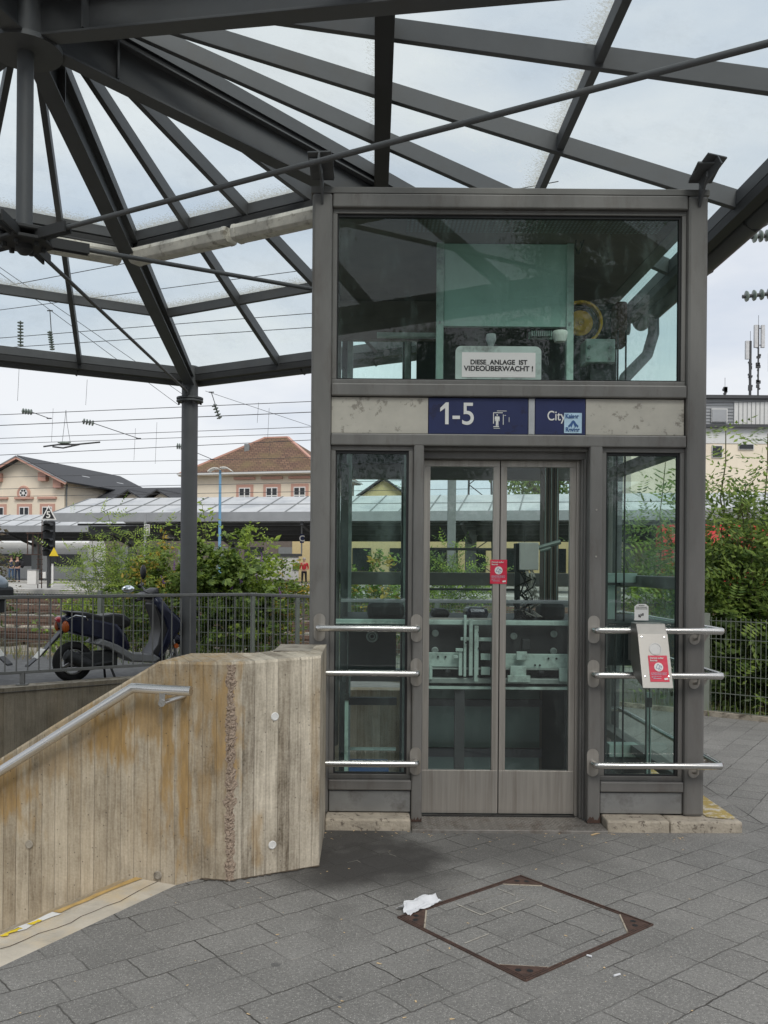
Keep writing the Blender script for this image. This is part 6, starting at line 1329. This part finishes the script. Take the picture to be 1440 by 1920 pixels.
for p, q in ((BW(0, 0, Zb), BW(6.6, 6.6, Zr)), (BW(Lb, 0, Zb), BW(Lb-6.2, 6.6, Zr)), (BW(6.6, 6.6, Zr), BW(Lb-6.2, 6.6, Zr))): m_ = MB(); m_.bar(p, q, .3, .16, off=.1); m_.build('ridge_tiles', 'trim_pink', rb)
def Pr(u, d, z): return BW(u, .8-d, z)
for x in (457, 508, 560):
    t = at(x, 925, 88); q = MBx.inverted()@t
    # intersect the sight line with the facade
    d0 = Vector((t.x, t.y, 0)); k = 1.0
    for _ in range(6):
        q = MBx.inverted()@(d0*k); k += (.8-q.y)/88
    facade_window(rb, Pr, q.x, 7.55, 1.2, 1.65)
ch = at(459, 845, 93); m_ = MB(); m_.box(ch.x-.25, ch.x+.25, ch.y, ch.y+.5, ch.z-1.2, ch.z+.5); m_.build('chimney', 'post_grey', rb)
# small yellow gabled house
yh = thing('gabled_house', 'small yellow house with dark gable seen through the left lift window', 'house', tuple(at(717, 1000, 95)))
c = at(718, 930, 95); hw = 2.35; ap = at(718, 899, 95).z; ev = at(718, 929, 95).z
m_ = MB(); m_.add([(c.x-hw, 95, 0), (c.x+hw, 95, 0), (c.x+hw, 95, ev), (c.x, 95, ap), (c.x-hw, 95, ev)], [(0, 1, 2, 3, 4)]); m_.box(c.x-hw, c.x+hw, 95.02, 104, 0, ev); m_.build('wall', 'wall_yellow', yh)
for s_ in (-1, 1): m_ = MB(); m_.add([(c.x, 94.4, ap+.2), (c.x+s_*(hw+.5), 94.4, ev-.15), (c.x+s_*(hw+.5), 104.5, ev-.15), (c.x, 104.5, ap+.2)], [(0, 1, 2, 3)]); m_.build('roof', 'roof_slate', yh, solid=.15)
# right hand apartment block with grey penthouse and antennas
ab = thing('apartment_block', 'cream flat-roofed block with grey clad penthouse storey above the right shrubs', 'building', tuple(at(1400, 1000, 62)))
def rbx(name, m, x0, y0, x1, y1, Y, dep, par=ab): a, b_ = at(x0, y0, Y), at(x1, y0, Y); m_ = MB(); m_.box(a.x, b_.x, Y, Y+dep, max(0, at(x0, y1, Y).z), a.z); return m_.build(name, m, par)
rbx('wall', 'wall_cream', 1180, 822, 1520, 1200, 62, 12); rbx('white_band', 'building_white', 1180, 792, 1521, 822, 61.95, 12.1); rbx('roof_edge', 'steel_dark', 1175, 786, 1525, 792, 61.6, 12.8)
rbx('penthouse', 'building_grey', 1180, 737, 1500, 786, 62.4, 10); rbx('penthouse_roof', 'steel_dark', 1170, 731, 1510, 737, 62.0, 11)
rbx('penthouse_panels', 'building_white', 1372, 742, 1437, 784, 62.3, .1)
for x in range(1380, 1438, 8): rbx('panel_joint', 'post_grey', x, 742, x+.8, 784, 62.27, .04)
for y in range(744, 786, 6): rbx('cladding_line', 'post_grey', 1250, y, 1371, y+.9, 62.36, .05)
for x0, y0, x1, y1 in ((1331, 757, 1358, 780), (1333, 826, 1350, 846), (1383, 822, 1409, 830), (1290, 826, 1312, 846)):
    f = rbx('window', 'building_white', x0-1.5, y0-1.5, x1+1.5, y1+1.5, 61.9 if y0 > 800 else 62.25, .1); rbx('window_glass', 'building_grey' if y0 < 800 else 'window_dark', x0, y0, x1, y1, 61.86 if y0 > 800 else 62.2, .1, f)
def antenna(lab, x, yb, yt, Y=64, wid=1.0, panels=()):
    g = thing('antenna_mast', lab, 'antenna', tuple(at(x, yb, Y)), 'antennas on the apartment block'); a, b_ = at(x, yb, Y), at(x, yt, Y)
    m_ = MB(); m_.tube([(a.x, Y, a.z), (a.x, Y, b_.z)], .06*wid, 8); m_.tube([(a.x, Y, b_.z), (a.x, Y, b_.z+.7)], .015, 5); m_.build('mast', 'steel_dark', g)
    for dx, y0, y1 in panels: m_ = MB(); p, q = at(x+dx, y0, Y), at(x+dx, y1, Y); m_.box(p.x-.12, p.x+.12, Y-.1, Y+.1, q.z, p.z); m_.build('antenna_panel', 'antenna', g); m_ = MB(); m_.bar((p.x, Y, p.z-.2), (a.x, Y, p.z-.2), .05, .05); m_.bar((p.x, Y, q.z+.2), (a.x, Y, q.z+.2), .05, .05); m_.build('antenna_arm', 'steel_dark', g)
    rr_ = random.Random(int(x)); m_ = MB()
    for i in range(14): z = a.z+(b_.z-a.z)*rr_.uniform(.05, .7); m_.box(a.x-.16*rr_.random(), a.x+.16*rr_.random(), Y-.08, Y+.08, z, z+rr_.uniform(.08, .25))
    m_.build('antenna_cabling', 'steel_dark', g)
antenna('tall antenna mast with two white panels, right of the shorter mast', 1416, 730, 598, panels=((-6, 598, 640), (7, 598, 640)))
antenna('shorter antenna mast thick with cables, left of the tall one', 1401, 730, 628, wid=1.6, panels=((-7, 628, 662),))
antenna('antenna mast cut by the right picture edge', 1441, 730, 650, panels=((-3, 650, 684),))
antenna('small antenna post at the left end of the penthouse roof', 1354, 731, 716)
# trees beyond the station, seen through the glass
def tree(lab, base, h, crown, seed, leafm='leaf_mid', n=2600, L_=.35, group=None, cb_=.3):
    r = random.Random(seed); base = Vector(base); g = thing('tree', lab, 'tree', tuple(base), group); m_ = MB()
    m_.tube([base, base+Vector((.1, 0, h*.35)), base+Vector((-.1, .1, h*.6)), base+Vector((0, 0, h*.9))], [h*.03, h*.022, h*.014, h*.004], 8)
    tips = []
    for i in range(16):
        z = h*r.uniform(cb_, .8); a = r.uniform(0, 6.28); q = crown*r.uniform(.5, 1)*math.sin(min(1, (1-z/h)*1.6+.25)*1.5); p = base+Vector((0, 0, z)); e = p+Vector((math.cos(a)*q, math.sin(a)*q, h*r.uniform(.04, .16))); m_.tube([p, p.lerp(e, .5)+Vector((0, 0, .03*h)), e], [h*.009, h*.006, h*.002], 5); tips.append((p, e))
    m_.build('trunk', 'bark', g); lm = MB()
    for i in range(n//22):
        p, e = r.choice(tips); c = p.lerp(e, r.uniform(.4, 1.15))+rdir(r)*crown*.16
        if r.random() < .2: c = base+Vector((r.gauss(0, crown*.15), r.gauss(0, crown*.15), h*r.uniform(.75, 1)))
        for j in range(22): leaf(lm, c+rdir(r)*r.uniform(0, 1)**.5*crown*.22, rdir(r), rdir(r, .6), L_*r.uniform(.6, 1.2), L_*.6)
    lm.build('crown', leafm, g)
tree('tall tree beyond the platform seen through the right lift door', at(1015, 1060, 75).to_2d().to_3d(), 11.8, 5.2, 41, n=3800, L_=.38)
tree('low round tree behind the yellow house', at(762, 1060, 105).to_2d().to_3d(), 10.6, 4.2, 42, n=2000, L_=.42)
tree('broad tree behind the platform roof seen through the right lift window', at(1130, 1060, 80).to_2d().to_3d(), 8.5, 5, 43, n=2000, L_=.42)
# trees behind the viewer (they show as reflections in the glass)
for i, (x, y, h, c_) in enumerate(((11, -42, 23, 6.5), (3.5, -44, 15.5, 5.5), (-9, -42, 23, 8), (24, -38, 23, 7), (-24, -45, 22, 8))):
    tree(['tall tree', 'smaller pointed tree', 'broad tree', 'tall tree', 'broad tree'][i]+[' right of centre', ' in the middle', ' left of centre', ' at the far right', ' at the far left'][i]+' across the plaza behind the viewer', (x, y, 0), h, c_, 50+i, 'leaf_dark', 22000 if i < 3 else 7000, .21 if i < 3 else .4, 'trees across the plaza', cb_=.12)

# leafy hedge added out of view, so the glass reflects dark
hm = MB(); r = random.Random(77)
for i in range(14000):
    c = Vector((r.uniform(-45, 45), -34+r.gauss(0, .5), r.uniform(0, 4.6))); leaf(hm, c, rdir(r), rdir(r), .42, .3)
hg = thing('backdrop', 'long dark hedge added behind the viewer to darken the glass reflections', 'backdrop', (0, -34, 0)); hm.build('foliage', 'leaf_dark', hg)
m_ = MB(); m_.box(-45, 45, -34.5, -34.2, 0, 4.2); m_.build('dense_core', 'leaf_dark', hg)

# ------------------------------------------------------------------ overhead line
def wire(lab, pts, r_=.012, group='overhead line wires'):
    P = [at(*p) for p in pts]; Q_ = []
    if group == 'overhead line wires' and len(P) == 2 and abs(pts[0][0]-pts[1][0]) > 400:
        dv = P[1]-P[0]; P = [P[0]-dv*(.9 if pts[0][0] < 0 else 0), P[0], P[1], P[1]+dv*(.45 if pts[0][0] < 0 else 1.2)]
    for a, b in zip(P, P[1:]):
        for i in range(8): Q_.append(a.lerp(b, i/8))
    Q_.append(P[-1]); m_ = MB(); m_.tube(Q_, r_, 5); tag(m_.build('overhead_wire', 'wire'), lab, 'wire', group)
wd = [((-60, 792, 30), (620, 752, 27), 'upper wire left of the lift, meeting the post near the sign band top', .011),
 ((-60, 812, 30), (620, 772, 27), 'second wire from the top in the open sky left of the lift', .013),
 ((-60, 836, 32), (620, 800, 30), 'third wire from the top in the open sky left of the lift', .010), ((-60, 846, 34), (620, 812, 31), 'fourth wire in the open sky left of the lift', .010),
 ((-60, 868, 34), (620, 824, 32), 'wire just above the gabled building ridge', .012), ((-60, 884, 36), (620, 858, 34), 'wire crossing the gable of the left building', .010), ((-60, 908, 40), (620, 882, 38), 'wire crossing the eaves of the buildings', .010),
 ((-60, 930, 42), (620, 905, 40), 'wire crossing above the building windows', .012), ((-60, 944, 42), (620, 922, 40), 'lowest wire in front of the station facades', .012),
 ((-60, 600, 24), (620, 500, 20), 'wire seen through the upper left canopy glass', .009), ((-60, 650, 24), (620, 585, 20), 'wire seen through the lower left canopy glass', .009), ((-60, 668, 24), (620, 612, 20), 'wire just above the left eave seen through glass', .009),
 ((-60, 560, 22), (620, 420, 18), 'highest wire at the left seen through the canopy glass', .009),
 ((-20, 505, 22), (360, 760, 30), 'slanting wire falling to the right beyond the left canopy glass', .008), ((-20, 515, 22), (330, 765, 30), 'slanting wire below its twin beyond the left canopy glass', .008),
 ((200, 830, 36), (640, 905, 40), 'slanting wire falling towards the lift post over the tiled roof', .009),
 ((380, 738, 30), (640, 820, 34), 'slanting wire right of the column falling towards the lift', .008),
 ((700, 345, 14), (1500, 215, 12), 'upper wire seen through the canopy glass above the lift', .006), ((860, 355, 15), (1500, 275, 13), 'lower wire seen through the canopy glass above the lift', .006),
 ((1050, 534, 20), (1500, 500, 18), 'uppermost of the wires right of the lift', .009), ((1050, 536, 20), (1500, 505, 18), 'twin of the uppermost wire right of the lift', .007), ((1050, 560, 20), (1500, 545, 18), 'wire carrying the green insulator right of the lift', .007),
 ((1050, 652, 24), (1500, 608, 22), 'middle wire right of the lift crossing the antennas', .009), ((1050, 662, 24), (1500, 620, 22), 'thicker middle wire right of the lift crossing the antennas', .010), ((1050, 676, 26), (1500, 646, 24), 'thin wire right of the lift through the antenna mast', .007), ((1050, 684, 26), (1500, 662, 24), 'lowest thin wire right of the lift above the penthouse', .007),
 ((1180, 752, 40), (1500, 738, 38), 'wire in front of the penthouse', .012), ((640, 905, 34), (1300, 880, 36), 'wire behind the lift doors', .010), ((640, 700, 26), (1300, 640, 24), 'wire behind the upper lift glass', .010)]
for a, b, lab, r_ in wd: wire(lab, (a, b), r_)
for x, y0, y1, Y in ((95, 775, 838, 34), (158, 720, 768, 30), (250, 810, 870, 34), (290, 798, 876, 36), (480, 758, 796, 30), (500, 768, 826, 32), (503, 830, 858, 34), (30, 700, 762, 28)):
    wire('vertical dropper wire at %s of the open sky' % ['far left', 'left', 'left centre', 'middle left', 'right', 'right edge', 'right, lowest', 'far left top'][[95, 158, 250, 290, 480, 500, 503, 30].index(x)], ((x, y0, Y), (x-2, y1, Y)), .006, 'overhead line droppers')
def insulator(lab, a, b, n=5, R_=.075, m='insulator_green', rodr=.018, ext=None):
    A, B = at(*a), at(*b); d_ = (B-A); g = thing('insulator', lab, 'insulator', tuple(A), 'overhead line insulators'); m_ = MB(); m_.tube([A, B], rodr, 7); m_.build('core', 'steel_dark', g)
    for i in range(n): c = A+d_*((i+.5)/n); m_ = MB(); m_.lathe(c, [(.02, -.02), (R_, 0), (R_*.9, .02), (.03, .035)], 14, d_.normalized()); m_.build('shed', m, g, smooth=True)
    if ext: m_ = MB(); m_.tube([B, at(*ext)], .014, 6); m_.tube([at(*ext)+Vector((-.08, 0, 0)), at(*ext)+Vector((.08, 0, 0))], .02, 6); m_.build('hanger', 'steel_dark', g)
insulator('short white insulator with black arm at the far left of the sky', (36, 781, 30), (56, 783, 30), 4, .10, ext=(88, 794, 30))
insulator('insulator with black slanting arm left of the column', (150, 798, 30), (172, 802, 30), 4, .10, ext=(256, 829, 30))
insulator('hanging green insulator just right of the column', (396, 762, 28), (408, 790, 28), 5, .09, ext=(391, 740, 28))
insulator('small insulator before the column at roof height', (327, 842, 34), (338, 843, 34), 3, .12, ext=(395, 866, 34))
insulator('vertical ribbed insulator seen through the left canopy glass', (31, 612, 26), (32, 660, 26), 8, .09)
insulator('ribbed insulator right of its neighbour seen through the left canopy glass', (86, 630, 27), (92, 666, 27), 8, .08, ext=(86, 592, 27))
insulator('green three-disc insulator on the wire right of the lift', (1384, 545, 14), (1440, 538, 14), 4, .085, rodr=.03)
insulator('green disc insulator just under the right gutter', (1398, 433, 13), (1445, 428, 13), 4, .085, rodr=.03)
# suspended junction with dark clamp
jn = thing('line_junction', 'dark overhead line junction hanging on two thin wires at the left', 'line fitting', tuple(at(120, 840, 32)))
m_ = MB(); m_.tube([at(78, 847, 32), at(105, 843, 32), at(140, 842, 32), at(184, 837, 32)], .03, 6); m_.tube([at(95, 847, 32), at(115, 849, 32), at(145, 842, 32)], .03, 6); m_.build('clamp_bar', 'steel_dark', jn)
m_ = MB(); m_.ball(at(117, 839, 32), (.25, .08, .05), 10, 5); m_.build('clamp_body', 'insulator_green', jn); m_ = MB(); m_.tube([at(113, 838, 32), at(117, 800, 32), at(119, 778, 32)], .008, 5); m_.tube([at(128, 838, 32), at(121, 800, 32), at(119, 778, 32)], .008, 5); m_.build('suspension_wire', 'wire', jn)
# catenary masts seen through the lift
def mast(lab, x, yt, Y, w_, lattice):
    b = at(x, 1060, Y); zt_ = at(x, yt, Y).z; g = thing('catenary_mast', lab, 'mast', (b.x, Y, 0), 'catenary masts')
    m_ = MB()
    if lattice:
        for dx in (-w_, w_): m_.tube([(b.x+dx, Y, 0), (b.x+dx*.6, Y, zt_)], .07, 4)
        n = 14
        for i in range(n): z0, z1 = zt_*i/n, zt_*(i+1)/n; s_ = 1 if i % 2 else -1; m_.bar((b.x+w_*s_*(1-.4*i/n), Y, z0), (b.x-w_*s_*(1-.4*(i+1)/n), Y, z1), .06, .06, up=(0, 1, 0))
    else: m_.box(b.x-w_, b.x+w_, Y-w_, Y+w_, -.1, zt_)
    m_.build('mast_shaft', 'post_grey' if not lattice else 'steel_dark', g)
mast('plain grey catenary mast seen through the left lift door', 846, 700, 30, .13, False); mast('lattice catenary mast seen through the left lift door', 899, 640, 60, .9, True)

# ------------------------------------------------------------------ scooter
def scooter(Tm, lab, extra=False):
    g = thing('scooter', lab, 'scooter', tuple(Tm@Vector((0, 0, 0))), 'scooters parked behind the railing')
    
    def B_(fn, nm, m, par=g, **k): m_ = MB(); fn(m_); m_.v = [Tm@v for v in m_.v]; return m_.build(nm, m, par, **k)
    WR = .232
    for x, nm in ((0, 'rear_wheel'), (1.27, 'front_wheel')):
        wv_ = B_(lambda m_: m_.torus((x, 0, WR), WR-.048, .048, (0, 1, 0), 36, 10, 1.1), nm, 'tyre', smooth=True)
        B_(lambda m_: (m_.torus((x, 0, WR), .142, .014, (0, 1, 0), 28, 6, 2.2), m_.lathe((x, -.03, WR), [(.045, 0), (.045, .06)], 14, (0, 1, 0)), [m_.bar((x, 0, WR), (x+.14*math.cos(rad(a)), 0, WR+.14*math.sin(rad(a))), .035, .02, up=(0, 1, 0)) for a in (90, 210, 330)]), 'rim', 'rim', wv_, smooth=True)
    def shell(pts, y0, y1, tap=.7):
        def f(m_):
            n = len(pts); c = Vector((sum(p[0] for p in pts)/n, 0, sum(p[1] for p in pts)/n))
            for k, y in ((tap, y0), (1, y0*.72), (1, y1*.72), (tap, y1)):
                for p in pts: m_.v.append(Vector((c.x+(p[0]-c.x)*k, y, c.z+(p[1]-c.z)*k)))
            for s_ in range(3):
                for i in range(n): m_.f.append((s_*n+i, (s_+1)*n+i, (s_+1)*n+(i+1) % n, s_*n+(i+1) % n))
            m_.f.append(tuple(range(n))); m_.f.append(tuple(reversed(range(3*n, 4*n))))
        return f
    B_(shell([(-.17, .75), (0, .77), (.25, .72), (.5, .66), (.60, .52), (.66, .36), (.58, .30), (.44, .42), (.20, .50), (.02, .54), (-.14, .60)], -.14, .14, .86), 'tail_body', 'scooter_blue', bevel=.02, smooth=True)
    B_(shell([(.18, .44), (.32, .40), (.50, .30), (.66, .20), (.98, .17), (1.04, .22), (.96, .27), (.66, .30), (.46, .42), (.26, .50)], -.16, .16, .9), 'side_sill', 'scooter_grey', bevel=.012, smooth=True)
    B_(shell([(-.13, .815), (.10, .80), (.28, .755), (.45, .775), (.58, .76), (.66, .69), (.65, .62), (.56, .58), (.45, .62), (.22, .68), (0, .745)], -.13, .13, .82), 'seat', 'seat_black', bevel=.02, smooth=True)
    B_(shell([(.93, .95), (1.00, .97), (1.12, .84), (1.28, .70), (1.33, .60), (1.24, .50), (1.18, .42), (1.10, .30), (1.02, .20), (.96, .20), (1.02, .36), (1.10, .56), (1.04, .72), (.94, .86)], -.17, .17, .8), 'leg_shield', 'scooter_blue', bevel=.02, smooth=True)
    B_(shell([(.96, .22), (1.02, .24), (1.08, .40), (1.12, .58), (1.07, .74), (.97, .90), (.93, .88), (1.00, .70), (1.02, .56), (.98, .38), (.88, .25)], -.15, .15, .9), 'inner_shield', 'seat_black', bevel=.015, smooth=True)
    B_(shell([(1.08, .44), (1.24, .52), (1.42, .44), (1.50, .34), (1.44, .36), (1.30, .42), (1.18, .36)], -.06, .06, .8), 'front_fender', 'scooter_blue', bevel=.01, smooth=True)
    B_(lambda m_: [m_.tube([(1.14, s_*.07, .66), (1.27, s_*.07, WR)], .02, 8) for s_ in (-1, 1)], 'fork', 'rim', smooth=True)
    B_(lambda m_: m_.lathe((1.235, -.10, .36), [(.03, 0), (.03, .02)], 12, (0, -1, 0)), 'fork_reflector', 'lens_orange')
    hb2 = B_(shell([(.76, .97), (.90, 1.03), (1.00, 1.07), (1.02, 1.0), (.96, .92), (.84, .93)], -.13, .13, .6), 'handlebar_cover', 'seat_black', bevel=.015, smooth=True)
    B_(lambda m_: m_.tube([(.66, -.34, .94), (.82, -.16, .98), (.90, 0, 1.0), (.94, .16, 1.04), (.98, .34, 1.08)], .011, 8), 'handlebar', 'seat_black', hb2, smooth=True)
    B_(lambda m_: m_.tube([(.60, -.36, .93), (.72, -.30, .955)], .02, 10), 'hand_grip', 'seat_black', hb2, smooth=True); B_(lambda m_: m_.tube([(.94, .30, 1.07), (1.02, .38, 1.10)], .022, 10), 'hand_grip', 'seat_black', hb2, smooth=True)
    B_(lambda m_: (m_.tube([(.76, -.26, .97), (.66, -.32, .99)], .006, 6), m_.tube([(.98, .26, 1.06), (1.12, .33, 1.03)], .006, 6)), 'brake_lever', 'cable_black', hb2)
    m1 = B_(lambda m_: m_.tube([(.84, -.20, 1.0), (.74, -.26, 1.03), (.60, -.30, 1.05)], .006, 6), 'mirror_stalk', 'cable_black', smooth=True)
    B_(lambda m_: m_.ball((.53, -.30, 1.06), (.078, .022, .043), 16, 10), 'mirror', 'mirror_glass', m1, smooth=True)
    m2 = B_(lambda m_: m_.tube([(.94, .22, 1.04), (.95, .27, 1.12), (.97, .30, 1.17)], .006, 6), 'mirror_stalk', 'cable_black', smooth=True)
    B_(lambda m_: m_.ball((.99, .30, 1.25), (.035, .05, .09), 16, 10), 'mirror', 'seat_black', m2, smooth=True)
    B_(lambda m_: m_.ball((-.16, 0, .715), (.04, .10, .035), 14, 8), 'tail_light', 'lens_red', smooth=True)
    for s_ in (-1, 1): B_(lambda m_: m_.ball((-.125, s_*.115, .64), (.045, .035, .07), 14, 8), 'turn_signal', 'lens_orange', smooth=True)
    B_(lambda m_: m_.prism([(-.14, .60), (-.11, .58), (-.36, .33), (-.52, .20), (-.51, .225), (-.345, .365)], (0, -.06, 0), (1, 0, 0), (0, 0, 1), (0, .12, 0)), 'rear_mudguard', 'seat_black', bevel=.006); B_(lambda m_: m_.prism([(-.335, .395), (-.355, .38), (-.43, .29), (-.41, .305)], (0, -.075, 0), (1, 0, 0), (0, 0, 1), (0, .15, 0)), 'number_plate', 'plastic_white'); B_(lambda m_: (m_.tube([(.80, -.15, .99), (.92, -.10, .93), (1.02, -.06, .86)], .005, 5), m_.tube([(.92, .12, 1.03), (1.02, .12, .95), (1.05, .05, .86)], .005, 5)), 'control_cables', 'cable_black')
    B_(lambda m_: (m_.tube([(.42, -.13, .22), (.20, -.17, .20), (.10, -.18, .22)], .02, 10), m_.lathe((-.16, -.18, .34), [(.03, 0), (.065, .02), (.07, .25), (.045, .36), (.02, .40)], 16, (.86, 0, -.42))), 'exhaust', 'machine_dark', smooth=True)
    B_(lambda m_: (m_.box(.05, .50, -.10, .10, .16, .34), m_.box(-.06, .2, .06, .13, .16, .30)), 'engine', 'machine_dark', bevel=.02)
    B_(lambda m_: m_.tube([(-.10, -.13, .73), (-.03, -.17, .765), (.08, -.17, .745), (.12, -.14, .71)], .008, 8), 'grab_rail', 'chrome', smooth=True)
    B_(lambda m_: (m_.tube([(.40, -.08, .20), (.46, -.13, .01)], .014, 8), m_.box(.38, .52, -.20, -.06, 0, .02), m_.tube([(.40, .08, .20), (.44, .13, .01)], .014, 8)), 'centre_stand', 'machine_dark')
    if extra:
        B_(lambda m_: m_.ball((-.28, 0, 1.06), (.18, .20, .12), 24, 14), 'top_case_lid', 'topcase', smooth=True); B_(lambda m_: m_.box(-.46, -.10, -.19, .19, .90, 1.04), 'top_case_base', 'machine_dark', bevel=.04); B_(lambda m_: m_.box(-.40, .0, -.10, .10, .76, .9), 'rack', 'machine_dark', bevel=.01)
    return g
pb0 = Vector((at(139, 1240, 11.1).x, 11.1, .11)); pf0 = Vector((at(330, 1240, 11.95).x, 11.95, .11)); dxy = (pf0-pb0); sc_ = 1.0; an = math.atan2(dxy.y, dxy.x)
TmA = Matrix.Translation(pb0)@Matrix.Rotation(an, 4, 'Z')@Matrix.Scale(dxy.length/1.27, 4)
scooter(TmA, 'dark blue scooter with black seat parked behind the grey railing')
pe = Vector((at(0, 1240, 10.9).x-.40, 10.9, .11))
scooter(Matrix.Translation(pe)@Matrix.Rotation(math.pi-.15, 4, 'Z')@Matrix.Scale(1.12, 4), 'scooter with pale blue top case cut by the left picture edge', True)
